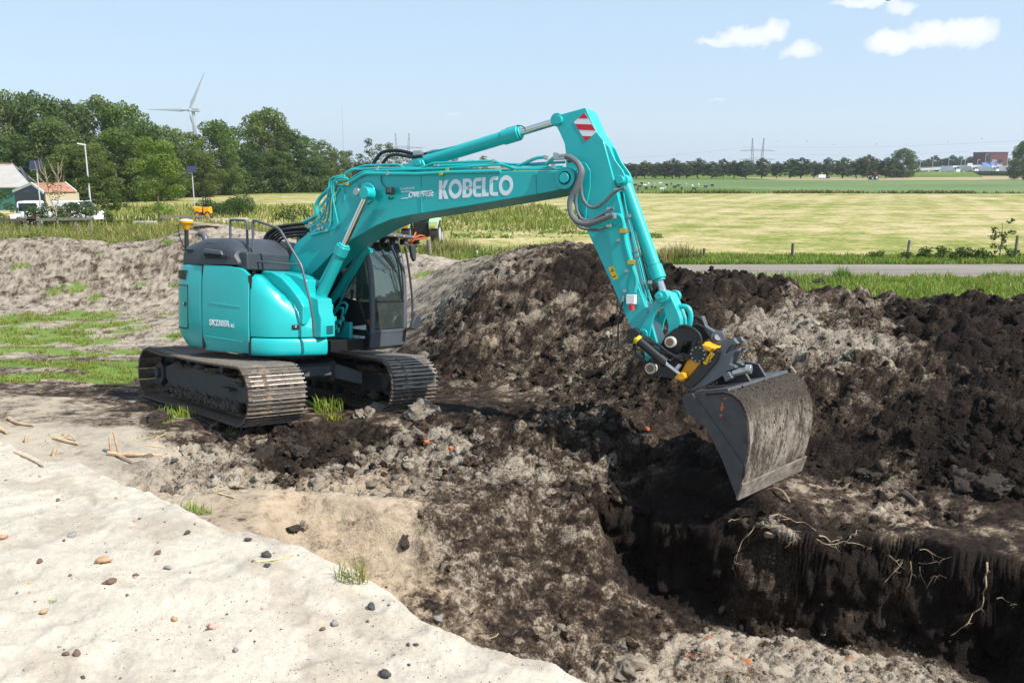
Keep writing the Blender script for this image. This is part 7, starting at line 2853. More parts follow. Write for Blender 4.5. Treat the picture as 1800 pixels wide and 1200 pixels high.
MB().box((0, .1, 1.05), (.84, 1.0, .9)).build('rear_axle', M_rubber, tr, bevel=.05)
MB().box((0, 1.9, 1.3), (.7, 1.7, .6)).build('bonnet', M_tgreen, tr, bevel=.08)
MB().box((0, -.32, 1.75), (1.0, .02, .42)).build('rear_window', M_vglass, tr)
MB().box((.0, .3, 1.75), (.5, .45, .5)).box((0, .12, 2.15), (.46, .12, .5)).build('seat', M_seat, tr, bevel=.06)
sg = MB().prism([(-1.05, 1.50), (-.55, 1.50), (-.80, 1.95)], lambda q: Vector((q[0], -.84, q[1])), lambda q: Vector((q[0], -.82, q[1]))).build('warning_triangle', M_barge, tr)
for a, b in (((-1.05, 1.50), (-.55, 1.50)), ((-.55, 1.50), (-.80, 1.95)), ((-.80, 1.95), (-1.05, 1.50))):
    MB().bar((a[0], -.85, a[1]), (b[0], -.85, b[1]), .015, .045, up=(0, 1, 0)).build('red_edge', M_red, sg)
for pts in ([(-.2, -.8, .75), (-.15, -1.2, .95), (-.25, -1.7, .45)], [(.3, -.8, .7), (.1, -1.3, .8), (-.3, -1.9, .6)], [(-.3, -1.6, .3), (-.35, -1.8, .7), (-.1, -1.9, .75)], [(-.5, -1.9, .55), (.6, -1.6, .7)]):
    MB().tube(pts, .045, 8, smooth=4).build('implement_bar', M_impl, tr)
MB().box((.78, -.1, 2.35), (.04, .3, .22)).build('mirror', M_rubber, tr)
ob = MB().cyl((0, 0, -.3), (-.12, 0, 1.0), .11, .10, n=12).build('leaning_post', M_wood)
ob.location = gp(757, 43.5)
tag(ob, 'thick grey leaning post in front of the green tractor', 'post')
ob = MB().cyl((0, 0, -.2), (0, 0, .55), .05, n=10).build('marker_post', M_barge)
ob.location = gp(838, 42.5)
tag(ob, 'thin white marker post at the right of the reed bed', 'post')
pl_ = hit(198, 422)
ob = MB().box((0, 0, .08), (1.6, .35, .06), Matrix.Rotation(.05, 3, 'Y')).build('plank', M_barge)
q_ = on_ground(190, 424)
ob.location = q_
tag(ob, 'pale board lying on the ridge behind the excavator', 'plank')
q_ = on_ground(362, 399)
ob = MB().box((0, 0, .10), (1.0, .2, .05), Matrix.Rotation(.12, 3, 'Y')).build('plank', M_bark_pale)
ob.location = q_
tag(ob, 'brown board on the ridge right of the satellite antenna', 'plank')

# small things in the far fields
ft = empty('tractor', gp(1528, 300), .2, 'tiny dark tractor working in the stubble field', 'tractor')
ft.scale = (.8, .8, .8)
MB().box((0, 0, 1.1), (3.2, 1.4, .9)).build('bonnet', M_slate, ft, bevel=.1)
MB().box((.4, 0, 2.2), (1.5, 1.5, 1.4)).build('cabin', M_vglass, ft, bevel=.15)
MB().box((.4, 0, 2.95), (1.7, 1.6, .15)).build('roof', M_red, ft)
for xx, r in ((-1.1, .6), (.9, .95)):
    for s in (-1, 1):
        wheel(ft, (xx, s * .95, r), r, .45)
ob = empty('trailer', gp(1438, 318), 0, 'white trailer parked at the far edge of the crop field', 'trailer')
ob.scale = (.62, .62, .62)
MB().box((0, 0, 1.6), (4.2, 1.9, 1.9)).build('box', M_vwhite, ob, bevel=.1)
MB().box((3.4, 0, 1.0), (2.6, 1.8, .9)).build('drawbar_box', M_slate, ob, bevel=.1)
for xx in (-1, 1):
    wheel(ob, (xx, -.9, .4), .4, .25)
M_cow_b = mat('black_hide', (.015, .014, .014), rough=.7)
M_cow_w = mat('white_hide', (.6, .58, .55), rough=.7)


def make_cow(material, label, group):
    t = empty('sheep', (0, 0, 0), 0, label, 'sheep', group)
    t.scale = (.42, .42, .42)
    mb = MB()
    # one continuous body: loft of rings from rump to muzzle
    secs = [(-.95, 1.12, .10, .16), (-.85, 1.08, .28, .36), (-.5, 1.02, .33, .42), (0, .98, .36, .46), (.45, 1.02, .32, .43), (.75, 1.10, .24, .34), (1.0, 1.18, .16, .22), (1.2, 1.26, .13, .17), (1.4, 1.18, .12, .15), (1.62, 1.02, .08, .09)]
    vs = []
    for x, z, ry, rz in secs:
        vs += [Vector((x, ry * cos(2 * pi * k / 10), z + rz * sin(2 * pi * k / 10))) for k in range(10)]
    fs = [[i * 10 + k, i * 10 + (k + 1) % 10, (i + 1) * 10 + (k + 1) % 10, (i + 1) * 10 + k] for i in range(len(secs) - 1) for k in range(10)]
    fs += [list(range(9, -1, -1)), list(range((len(secs) - 1) * 10, len(secs) * 10))]
    mb.raw(vs, fs)
    for x in (-.7, .6):
        for s in (-1, 1):
            mb.tube([(x, s * .2, .85), (x + .06 * (1 if x < 0 else -1), s * .2, .45), (x, s * .2, 0)], .1, 8, rad=[.14, .075, .07])
    mb.build('body', material, t)
    return t


cow_px = [(1124, 331), (1136, 334), (1146, 332), (1163, 336), (1149, 327), (1152, 333), (1117, 328), (1128, 325), (1140, 326), (1160, 325), (1172, 328), (1180, 326), (1192, 329), (1205, 327), (1217, 330),
          (1240, 331), (1252, 329), (1121, 336), (1133, 329), (1168, 333), (1198, 334), (1220, 335), (1186, 332), (1228, 328)]
cows = [make_cow(M_cow_b, 'tiny black sheep grazing in the far pasture', 'black sheep in the far pasture'), make_cow(M_cow_w, 'tiny pale sheep grazing in the far pasture', 'pale sheep in the far pasture')]
for i, (px, py) in enumerate(cow_px):
    k = 0 if i % 5 < 3 else 1
    p = at_z(px, py, G0)
    used = i < 3 and (i == 0)
    o = cows[k] if (i == 0 or i == 3) else copy_tree(cows[k])
    o.location = (p.x, p.y, G0 + .03)
    o.rotation_euler = (0, 0, i * 2.1)

# ---------------------------------------------------------------- motorway
M_conc = mat('bridge_concrete', (.55, .54, .52), rough=.8)
M_asph = mat('asphalt', (.08, .08, .085), rough=.9)
M_brick = mat('dark_red_brick', (.15, .05, .05), rough=.8)
M_blue = mat('sign_blue', (.03, .17, .60), rough=.5)
flat('motorway', [(150, 452), (620, 452), (620, 482), (150, 482)], G0 + .9, M_asph)
mb = MB()
mb.raw([(150, 444, G0 - .1), (620, 444, G0 - .1), (620, 452, G0 + .9), (150, 452, G0 + .9)], [(0, 1, 2, 3)])
tag(mb.build('motorway_bank', M_past, smooth=0), kind='structure')
via = empty('viaduct', gp(1680, 486), 0, 'long pale road bridge behind the lorries', 'bridge')
V = lambda px, py, Y: at_y(px, py, Y) - Vector(via.location)
mb = MB()
a0, a1 = V(1604, 298, 486), V(1762, 289.5, 486)
mb.raw([a0, a1, a1 + Vector((0, 10, 0)), a0 + Vector((0, 10, 0))] + [p - Vector((0, 0, 1.0)) for p in (a0, a1, a1 + Vector((0, 10, 0)), a0 + Vector((0, 10, 0)))],
       [(0, 1, 2, 3), (7, 6, 5, 4), (0, 4, 5, 1), (1, 5, 6, 2), (2, 6, 7, 3), (3, 7, 4, 0)])
mb.build('deck', M_conc, via, smooth=0)
for k in range(9):
    p = a0.lerp(a1, (k + .3) / 8.6)
    MB().box((p.x, 4, (p.z - 1) / 2), (.8, 4, p.z - 1.0)).build('pier', M_conc, via)
MB().bar(a0 + Vector((0, 0, .7)), a1 + Vector((0, 0, .7)), .1, .25).build('railing', M_galv, via)


def make_truck(loc, cab_c, box_c, label, L=9.0, facing=1):
    t = empty('truck', loc, 0, label, 'lorry')
    f = facing
    bx = MB().box((-f * 1.5, 0, 2.45), (L, 2.5, 2.7)).build('cargo_box', box_c, t, bevel=.08)
    cb = MB().prism([(f * (L / 2 - 1.2), .7), (f * (L / 2 - 1.2), 3.4), (f * (L / 2 + .2), 3.5), (f * (L / 2 + .9), 2.2), (f * (L / 2 + 1.0), .7)], lambda q: Vector((q[0], -1.2, q[1])), lambda q: Vector((q[0], 1.2, q[1]))).build('cab', cab_c, t, bevel=.08)
    MB().prism([(f * (L / 2 + .28), 3.35), (f * (L / 2 + .86), 2.25), (f * (L / 2 + .93), 2.27), (f * (L / 2 + .35), 3.38)], lambda q: Vector((q[0], -1.1, q[1])), lambda q: Vector((q[0], 1.1, q[1]))).build('windscreen', M_vglass, cb)
    MB().box((f * (L / 2 + .05), -1.21, 2.5), (.8, .03, .8)).build('side_window', M_vglass, cb)
    for xx in (-L / 2, -L / 2 + 1.3, L / 2 - .3):
        wheel(t, (xx * 1.0 - .6 * f, -1.05, .5), .5, .3)
    return t


M_tblue = mat('blue_lorry', (.08, .10, .20), rough=.5)
for px, lab, L, cc, f in ((1661, 'white lorry on the motorway, leftmost under the bridge', 8, M_vwhite, 1), (1690, 'white lorry beside the blue grey car on the motorway', 9, M_vwhite, 1),
                          (1727, 'white lorry below the left blue road sign', 7.5, M_vwhite, 1), (1750, 'large white lorry below the right blue road sign', 9, M_vwhite, 1),
                          (1787, 'white tanker lorry near the right edge of the view', 11, M_vwhite, 1)):
    p = gp(px, 456)
    make_truck((p[0], 456, G0 + .92), cc, M_vwhite if px != 1690 else M_conc, lab, L, f).rotation_euler = (0, 0, -1.12 + .003 * (px - 1700))
for px, lab, c in ((1646, 'white car at the left end of the motorway', M_vwhite), (1697, 'dark car beside the second lorry', M_tblue), (1738, 'white car between the two sign lorries', M_vwhite), (1800, 'dark blue car at the right edge of the motorway', M_tblue), (1627, 'pale car under the left end of the bridge', M_conc)):
    p = gp(px, 453.5)
    t = empty('car', (p[0], 453.5, G0 + .92), 0, lab, 'car')
    MB().prism([(-2.1, .35), (-2.1, .85), (-1.5, .95), (-1.0, 1.45), (.5, 1.45), (1.1, .95), (2.0, .85), (2.1, .35)], lambda q: Vector((q[0], -.85, q[1])), lambda q: Vector((q[0], .85, q[1]))).build('body', c, t, bevel=.08)
    MB().prism([(-1.35, .97), (-.95, 1.38), (.45, 1.38), (.95, .97)], lambda q: Vector((q[0], -.87, q[1])), lambda q: Vector((q[0], -.855, q[1]))).build('side_window', M_vglass, t)
    for xx in (-1.3, 1.3):
        wheel(t, (xx, -.78, .33), .33, .2)
for px, lab in ((1731.5, 'blue motorway sign board on the bridge, left of the pair'), (1746, 'blue motorway sign board on the bridge, right of the pair')):
    p = at_y(px, 288.5, 484)
    t = empty('road_sign', (p.x, 484, p.z), 0, lab, 'road sign')
    MB().box((0, 0, 0), (3.9, .15, 1.9)).build('board', M_blue, t)
    for k in range(2):
        MB().box((-.3 + .2 * k, -.09, .35 - .6 * k), (2.2, .02, .22)).build('lettering', M_barge, t)
    MB().box((1.4, -.09, -.4), (.5, .02, .5)).build('arrow', M_red if px > 1740 else M_barge, t)
p = at_y(1705, 290, 480)
ob = MB().box((0, 0, 0), (2.8, .2, 1.9)).build('board', M_barge)
ob.location = (p.x, 480, p.z)
tag(ob, 'blank white board on the bridge left of the blue signs', 'sign')
p = at_y(1694, 308, 438)
ob = MB().box((0, 0, .9), (1.6, .2, 1.8), Matrix.Rotation(.25, 3, 'Y')).build('notice_board', M_barge)
ob.location = (p.x, 438, G0 + .2)
tag(ob, 'tilted white notice board in front of the lorries', 'sign')
for i, (px, ty) in enumerate([(1618, 284), (1641, 274), (1668, 281), (1690, 281), (1698, 275), (1719, 281), (1733, 272), (1772, 272), (1790, 276)]):
    Y = 448 if i % 2 else 476
    p = at_y(px, ty, Y)
    t = empty('lamp_post', (p.x, Y, G0), 0, 'thin grey lamp post along the motorway', 'lamp post', 'lamp posts along the motorway')
    hh = p.z - G0
    MB().cyl((0, 0, 0), (0, 0, hh), .16, .10, n=8).build('pole', M_galv, t)
    MB().box((.7, 0, hh), (1.4, .25, .15)).build('lamp_head', M_galv, t)
bd_ = empty('brick_building', gp(1760, 520), .0, 'dark red brick building behind the motorway signs', 'building')
b0_, b1_ = at_y(1733, 268.5, 520), at_y(1772, 271, 520)
w_ = b1_.x - b0_.x
hh = b0_.z - G0
o_ = Vector(bd_.location)
MB().box2((b0_.x - o_.x, 0, 0), (b1_.x - o_.x, 14, hh)).build('wall', M_brick, bd_)
MB().box2((b0_.x - o_.x - .2, -.2, hh), (b1_.x - o_.x + .2, 14.2, hh + .4)).build('parapet', M_slate, bd_)
MB().box2((b0_.x - o_.x + .3, -.15, hh * .35), (b0_.x - o_.x + 3.0, -.02, hh * .93)).build('window', M_vglass, bd_)
MB().box2((b0_.x - o_.x + 8.2, -.15, hh * .35), (b0_.x - o_.x + 10.2, -.02, hh * .68)).build('window', M_vglass, bd_)
text_obj('ZH', 2.0, (b0_.x - o_.x + 4.0, -.1, hh * .56), (1, 0, 0), (0, 0, 1), M_barge, bd_, 'lettering', 1.0, .2, .02)
hd = np.random.default_rng(3)
shrub('hedge', (at_y(1760, 300, 442).x, 442, G0), [((x, 0, 1.0), (1.6, 1.0, 1.1)) for x in np.arange(-18, 22, 1.6)], .35, 60, (.05, .075, .022), 'long clipped hedge in front of the motorway', 'hedge', seed=91)

# ---------------------------------------------------------------- wind turbine and pylons
M_turb = mat('turbine_white', (.36, .38, .42), rough=.5)
Yw = 880
hb = at_y(335, 194, Yw)
wt = empty('wind_turbine', (hb.x + 2.5, Yw, G0), 0, 'white wind turbine rising behind the wood', 'wind turbine')
hh = hb.z - G0
MB().cyl((0, 0, 0), (0, 0, hh - 1.2), 2.4, 1.5, n=20).build('tower', M_turb, wt)
MB().box((2.6, -.5, hh + .2), (8, 4.2, 3.8)).build('nacelle', M_turb, wt, bevel=.5)
hub = MB().ball((-2.4, -3.4, hh), 2.0, 14, 8).build('hub', M_turb, wt)
hx, hy = -2.4, -4.2
for (px, py) in ((262, 193), (362.5, 127), (345, 226)):
    e = at_y(px, py, Yw) - Vector(wt.location)
    d = Vector((e.x - hx, 0, e.z - hh))
    if py == 226: d = Vector((d.x, 0, d.z)).normalized() * 44
    L_ = d.length
    d.normalize()
    n_ = Vector((-d.z, 0, d.x))
    mb = MB()
    prof_ = [(0, .9, .9), (.08, .9, .9), (.2, 2.0, .6), (.4, 1.5, .4), (.7, .9, .22), (.95, .45, .12), (1.0, .1, .05)]
    vs = []
    for t, c, th in prof_:
        q = Vector((hx, hy, hh)) + d * (L_ * t)
        vs += [q - n_ * c * .9, q + Vector((0, th, 0)) - n_ * .2 * c, q + n_ * c * .9, q - Vector((0, th, 0)) - n_ * .2 * c]
    fs = [[i * 4 + k, i * 4 + (k + 1) % 4, (i + 1) * 4 + (k + 1) % 4, (i + 1) * 4 + k] for i in range(len(prof_) - 1) for k in range(4)] + [[3, 2, 1, 0], [24, 25, 26, 27]]
    mb.raw(vs, fs)
    mb.build('blade', M_turb, wt, smooth=50)
M_pyl = mat('pylon_steel', (.28, .30, .32), rough=.6, metal=.2)


def pylon(px, top, Y, label):
    t0 = at_y(px, top, Y)
    t = empty('pylon', (t0.x, Y, G0), 0, label, 'pylon')
    hh = t0.z - G0
    W = hh * .42
    def leg(x0, x1):
        mb = MB()
        n = 9
        for sx in (-1, 1):
            for sy in (-1, 1):
                mb.tube([(x0 + sx * hh * .05, sy * hh * .05, 0), (x1 + sx * hh * .008, sy * hh * .008, hh)], hh * .0055, 4)
        for k in range(n):
            for sy in (-1, 1):
                f0, f1 = k / n, (k + 1) / n
                w0, w1 = hh * (.05 - .042 * f0), hh * (.05 - .042 * f1)
                s = 1 if k % 2 else -1
                mb.tube([(x0 + (x1 - x0) * f0 - s * w0, sy * w0, hh * f0), (x0 + (x1 - x0) * f1 + s * w1, sy * w1, hh * f1)], hh * .0035, 4)
        mb.build('lattice_mast', M_pyl, t, smooth=0)
    leg(-W * .30, -W * .42)
    leg(W * .30, W * .42)
    for z, w in ((.62, 1.25), (.36, 1.3)):
        mb = MB()
        for dz in (0, .045):
            mb.tube([(-W * w, 0, hh * z), (-W * .3, 0, hh * (z + dz)), (W * .3, 0, hh * (z + dz)), (W * w, 0, hh * z)], hh * .006, 4)
        for k in range(12):
            x = -W * w + 2 * W * w * k / 11
            mb.tube([(x, 0, hh * z), (x + W * .12, 0, hh * (z + .03))], hh * .004, 4)
        mb.build('cross_arm', M_pyl, t, smooth=0)
    return t


pylon(1333, 243, 760, 'lattice power pylon above the long row of trees')
pylon(707, 234, 640, 'lattice power pylon behind the boom of the excavator')
for i, (a, b, r) in enumerate([((1345, 259, 760), (1830, 246, 560), .05), ((1322, 259, 760), (1000, 282, 900), .05), ((1345, 270, 760), (1700, 267, 600), .04)]):
    p, q = at_y(*a), at_y(*b)
    m_ = (p + q) / 2 - Vector((0, 0, 2.0))
    ob = MB().tube([p, m_, q], r, 4, smooth=6).build('power_line', M_pyl)
    tag(ob, ('upper power cable running right from the pylon', 'power cable running left from the far pylon', 'lower power cable running right from the pylon')[i], 'cable')
p = at_y(612, 182, 700)
ob = MB().cyl((0, 0, 0), (0, 0, p.z - G0), .22, .10, n=6).build('radio_mast', M_turb)
ob.location = (at_y(605, 290, 700).x, 700, G0)
tag(ob, 'hair thin radio mast behind the wood', 'mast')
# birds
for i, (px, py) in enumerate([(1366, 249), (1419, 249), (1464, 255), (1541, 254), (1594, 254), (1666, 250), (1726, 244), (1790, 237), (1561, 1)]):
    Y = 140 if i < 8 else 45
    p = at_y(px, py, Y)
    t = MB()
    t.raw([(0, .12, .02), (0, -.14, 0), (.04, 0, .03), (-.04, 0, .03), (.26, .04, .09), (-.26, .04, .09), (.13, .07, .08), (-.13, .07, .08), (0, 0, -.03)],
          [(0, 2, 8), (0, 8, 3), (1, 8, 2), (1, 3, 8), (0, 3, 2), (1, 2, 3), (2, 4, 6), (3, 7, 5), (2, 6, 0), (3, 0, 7)])
    ob = t.build('bird', M_rubber, smooth=0)
    ob.location = p
    ob.rotation_euler = (0, .3 * sin(i * 3), i * 1.3)
    tag(ob, 'tiny dark bird flying over the fields' if i < 8 else 'dark bird at the very top edge beside the small cloud', 'bird', 'birds over the fields' if i < 8 else None)

# ================================================================== SMALL THINGS ON THE GROUND
M_stick = mat('dry_stick', (.42, .30, .19), rough=.85, noise=.3, nscale=12)
M_root = mat('pale_root', (.26, .19, .125), rough=.85, noise=.3, nscale=20)


def stick(pts, r, label, material=None, name='stick', cat='stick', lift=None, extra=()):
    """pts: photo pixels of a stick lying on the ground"""
    P = [on_ground(x, y) for x, y in pts]
    rng_ = random.Random(int(pts[0][0] * 7 + pts[0][1]))
    Q = []
    for i, p in enumerate(P):
        h_ = r * .8 + (lift[i] if lift else 0)
        Q.append(p + Vector((0, 0, h_)))
    o0 = Q[0].copy()
    mb = MB()
    mb.tube([q - o0 for q in Q], r, 7, smooth=4, rad=[r * (1 - .45 * i / (len(Q) - 1)) * rng_.uniform(.88, 1.1) for i in range(len(Q))])
    ob = mb.build(name, material or M_stick)
    ob.location = o0
    for e in extra:
        E_ = [on_ground(x, y) + Vector((0, 0, r + l)) for x, y, l in e]
        m2 = MB()
        m2.tube([q - o0 for q in E_], r * .55, 6, smooth=3, rad=[r * .6 * (1 - .5 * i / (len(E_) - 1)) for i in range(len(E_))])
        m2.build('twig', material or M_stick, ob)
    return tag(ob, label, cat)


stick([(191, 799), (215, 802), (250, 802), (284, 803)], .035, 'thick bare branch lying at the back of the sand bank', extra=[[(206, 803, 0), (222, 810, 0), (234, 815, 0)]])
stick([(15, 737), (26, 744), (44, 748), (60, 750)], .03, 'pale branch lying at the far left of the flat sand')
stick([(96, 772), (110, 776), (126, 780), (138, 782)], .03, 'short forked branch in the middle of the flat sand', extra=[[(110, 774, 0), (124, 773, .05), (134, 776, 0)]])
stick([(26, 796), (46, 805), (62, 813), (78, 822)], .018, 'long thin reed stem lying down the sand bank at left')
stick([(258, 784), (272, 786), (286, 787)], .014, 'thin twig lying behind the thick branch')
stick([(312, 787), (320, 796), (327, 805)], .016, 'short slanting twig right of the thick branch')
stick([(384, 868), (398, 872), (412, 876)], .014, 'small twig near the grass tuft on the sand')
stick([(450, 988), (470, 986), (490, 983), (516, 976)], .009, 'straw lying beside two dark stones on the sand bank', mat('straw', (.55, .42, .20), .8))
stick([(0, 757), (6, 760), (12, 763)], .04, 'stub of wood at the left edge of the sand')
stick([(268, 776), (280, 768), (293, 762)], .012, 'curved grey root on the flat ground before the track')
stick([(860, 1123), (872, 1118), (876, 1113)], .008, 'tiny pale twig at the brow of the sand bank')
stick([(1360, 862), (1375, 872), (1388, 884)], .022, 'pale root end under the cutting edge of the bucket', M_root, lift=(.02, .05, .0))
stick([(1588, 872), (1600, 880), (1612, 890)], .055, 'dark log lying on the peat ledge', mat('wet_log', (.055, .04, .03), .8, noise=.3), 'log', 'log')
stick([(1580, 492), (1592, 486)], .02, 'dry stalk behind the peat heap') if False else None


def standing(px, py, h_, lean, label, r=.018):
    p = on_ground(px, py)
    ob = MB().tube([(0, 0, -.05), (lean * .4, 0, h_ * .5), (lean, .02, h_)], r, 6, smooth=3).build('stub', M_stick)
    ob.location = p
    return tag(ob, label, 'stub')


standing(196, 797, .22, -.01, 'short cut shoot standing behind the branch, left of the pair')
standing(209, 797, .30, -.05, 'taller cut shoot standing behind the branch, right of the pair')
standing(45, 778, .10, .02, 'low wooden stub at the left of the flat sand', .022)
standing(93, 801, .10, .04, 'brown stub sticking from the sand by the forked branch', .03)

# roots hanging from the peat face
def root(pts, r, label, out=.03):
    rr = random.Random(int(pts[0][0] * 3 + pts[0][1]))
    r *= .62
    P = []
    pts2 = []
    for (x0, y0), (x1, y1) in zip(pts[:-1], pts[1:]):          # add small wobbles between the traced points
        pts2 += [(x0, y0), ((x0 + x1) / 2 + rr.uniform(-3, 3), (y0 + y1) / 2 + rr.uniform(-3, 3))]
    pts2.append(pts[-1])
    for x, y in pts2:
        q = on_ground(x, y)
        P.append(q + Vector((-.04, -.10, .02)) * (out / .05) * rr.uniform(.3, 1.6))
    o0 = P[0].copy()
    mb = MB()
    n = len(P)
    mb.tube([p - o0 for p in P], r, 6, smooth=4, rad=[r * (1 - .75 * i / (n - 1)) * rr.uniform(.75, 1.25) for i in range(n)])
    ob = mb.build('root', M_root)
    ob.location = o0
    for k in range(3 + n // 2):                                  # hair roots branching off
        i = rr.randrange(1, n)
        d = Vector((rr.uniform(-1, 1), rr.uniform(-.5, .1), rr.uniform(-1.2, .5))) * rr.uniform(.04, .13)
        q = P[i] - o0
        m2 = MB()
        m2.tube([q, q + d * .5 + Vector((rr.uniform(-.02, .02), 0, rr.uniform(-.02, .02))), q + d], r * .3, 4, smooth=3, rad=[r * .38, r * .3, r * .12])
        m2.build('rootlet', M_root, ob)
    return tag(ob, label, 'root')


root([(1733, 985), (1732, 1010), (1728, 1040), (1722, 1065), (1700, 1090), (1680, 1106), (1670, 1115)], .018, 'longest pale root hanging down the right of the peat face')
root([(1328, 920), (1316, 938), (1303, 955), (1297, 972), (1288, 996)], .011, 'long thin root hanging below the bucket corner')
root([(1357, 904), (1376, 905), (1400, 915), (1428, 924)], .020, 'thick pale root at the top of the peat face')
root([(1338, 926), (1360, 924), (1385, 926), (1408, 932)], .012, 'level root under the thick pale root')
root([(1440, 940), (1460, 950), (1480, 944)], .018, 'curved bundle of roots in the middle of the face')
root([(1436, 945), (1455, 953), (1482, 948)], .014, 'lower strand of the curved root bundle')
root([(1494, 944), (1504, 935), (1512, 930)], .016, 'short stubby root right of the curved bundle')
root([(1490, 952), (1512, 955), (1532, 960)], .009, 'fine straight root below the stubby root')
root([(1558, 974), (1574, 982), (1587, 980)], .012, 'bent root left of the forked roots')
root([(1586, 985), (1572, 1000), (1556, 1020)], .009, 'slanting root running down to the left')
root([(1600, 985), (1602, 1005), (1599, 1026)], .009, 'straight root hanging between two others')
root([(1616, 992), (1618, 1008), (1625, 1022)], .010, 'short root hooked at its lower end')
root([(1616, 964), (1634, 967), (1660, 980)], .009, 'long fine root pointing right across the face')
root([(1614, 987), (1632, 986), (1652, 988)], .008, 'level hair root under the fine one')
root([(1634, 1012), (1646, 1010), (1662, 1012)], .008, 'lowest level hair root on the face')
root([(1282, 914), (1292, 911), (1303, 907)], .011, 'single short root left of the bucket corner')
root([(1750, 1048), (1766, 1052), (1782, 1057)], .007, 'thin rootlet at the right edge of the face')
root([(1404, 940), (1396, 948), (1388, 953)], .009, 'small twisted root below the level root')

# stones on the pale sand
stone_shapes, stone_f = rock_shapes(8, 2, 60, .3, (.55, .8))
STONE_M = {c: mat('stone_' + c, v, .75, noise=.25, nscale=25) for c, v in
           (('dark', (.045, .042, .042)), ('grey', (.20, .20, .20)), ('brown', (.12, .075, .05)), ('tan', (.38, .23, .13)), ('pink', (.50, .30, .22)))}
STONE_ME = {}
for c in STONE_M:
    for k in range(4):
        mb = MB()
        mb.raw([tuple(v) for v in stone_shapes[(k + len(c)) % 8]], stone_f.tolist())
        STONE_ME[c, k] = mb.mesh('stone', STONE_M[c], 60)


def stone(px, py, wpx, c, label, group=None, k=0):
    p = on_ground(px, py)
    d = (p - EYE).length
    r = wpx / 2 / FPX * d
    ob = bpy.data.objects.new('stone', STONE_ME[c, k % 4])
    link(ob)
    ob.location = p + Vector((0, 0, r * .42))
    ob.scale = (r, r, r)
    ob.rotation_euler = (0, 0, px * .37 + py)
    return tag(ob, label, 'stone', group)


for i, (px, py, w, c, lab) in enumerate([
        (653, 1070, 20, 'dark', 'round dark stone near the brow of the sand bank'), (771, 1090, 18, 'grey', 'grey stone perched on the brow of the sand bank'), (469, 978, 17, 'dark', 'dark stone with a straw behind it on the sand'),
        (469, 996, 13, 'dark', 'dark stone just below the straw on the sand'), (436, 951, 14, 'dark', 'dark pebble near the grass tuft on the bank'), (307, 811, 12, 'dark', 'dark clod beside the thick branch'),
        (186, 987, 22, 'tan', 'large tan stone on the left of the sand bank'), (295, 1000, 13, 'grey', 'grey stone right of the large tan stone'), (192, 1026, 18, 'brown', 'flat brown stone below the large tan stone'),
        (372, 1103, 17, 'pink', 'pink stone in the middle of the sand bank'), (414, 1144, 11, 'grey', 'upright grey pebble below the pink stone'), (677, 1188, 24, 'dark', 'dark flat stone at the bottom edge of the sand'),
        (118, 1150, 11, 'brown', 'brown pebble at the lower left of the sand, left of a pair'), (136, 1150, 13, 'brown', 'brown pebble at the lower left of the sand, right of a pair'),
        (278, 973, 12, 'brown', 'flat brown chip above the grey stone'), (330, 938, 12, 'dark', 'dark chip on the upper sand bank'), (128, 943, 14, 'grey', 'grey chip on the upper left of the bank'),
        (6, 947, 14, 'tan', 'tan stone at the left edge of the bank'), (70, 988, 12, 'brown', 'brown pebble cluster stone at the left'), (306, 1090, 12, 'tan', 'tan pebble left of the pink stone'), (718, 1134, 9, 'dark', 'dark left pebble of two close to the brow'),
        (730, 1134, 9, 'dark', 'dark right pebble of two close to the brow'), (588, 1098, 15, 'grey', 'flat grey chip under the round dark stone'), (568, 1106, 9, 'brown', 'brown pebble left of the flat grey chip'),
        (240, 1011, 9, 'brown', 'small brown pebble between two larger stones'), (78, 1078, 16, 'tan', 'flat tan chip at the lower left')]):
    stone(px, py, w, c, lab, None, i)
rs = random.Random(31)
n_st = 0
while n_st < 70:
    px, py = rs.uniform(0, 900), rs.uniform(800, 1195)
    p = hit(px, py)
    if float(field('sand', p.x, p.y)) < .9:
        continue
    c = rs.choice(('dark', 'dark', 'brown', 'brown', 'tan', 'grey', 'pink'))
    stone(px, py, rs.choice((3, 3.5, 4, 4, 5, 5, 6, 7)), c, 'small loose pebble scattered on the pale sand bank', 'small pebbles on the sand bank', n_st)
    n_st += 1


def grit():
    rng = np.random.default_rng(41)
    N = 9000
    Y = 4.2 * (11 / 4.2) ** rng.random(N)
    X = rng.uniform(-.68, .2, N) * Y
    s_ = field('sand', X, Y)
    cl = smooth01((fbm(X * 1.4, Y * 1.4, 501, 3) - .36) / .25) * .9 + .1
    k = (rng.random(N) < cl) & ((s_ > .6) | ((X < -2.5) & (rng.random(N) < .5)))
    X, Y = X[k], Y[k]
    n = len(X)
    size = .0022 + .0045 * rng.random(n) ** 3
    pal = np.array([(.045, .04, .038), (.10, .07, .05), (.25, .22, .19), (.35, .20, .11), (.06, .055, .055), (.5, .42, .34)])
    cols = pal[rng.integers(0, 6, n)]
    v, f = rock_shapes(6, 1, 61, .3, (.5, .8))
    o = scatter_mesh('grit', v, f, np.stack([X, Y, height(X, Y) + size * .3], 1), size, cols, M_soil, rng, .3, True)
    tag(o, kind='stuff')


grit()


# tufts of grass at the pit rim and on the sand
def tuft(px, py, n, spread, h_, label, seed, base=(.13, .24, .03), dry=.12, w=.006):
    rng = np.random.default_rng(seed)
    p = on_ground(px, py)
    a, q = rng.uniform(0, 2 * pi, n), np.sqrt(rng.random(n))
    o = blades('grass_tuft', q * np.cos(a) * spread, q * np.sin(a) * spread * .5, np.zeros(n) - .02, h_ * (.4 + .7 * rng.random(n)), np.full(n, w), grass_cols(n, rng, dry, base), rng, .9)
    o.location = p
    return tag(o, label, 'grass tuft')


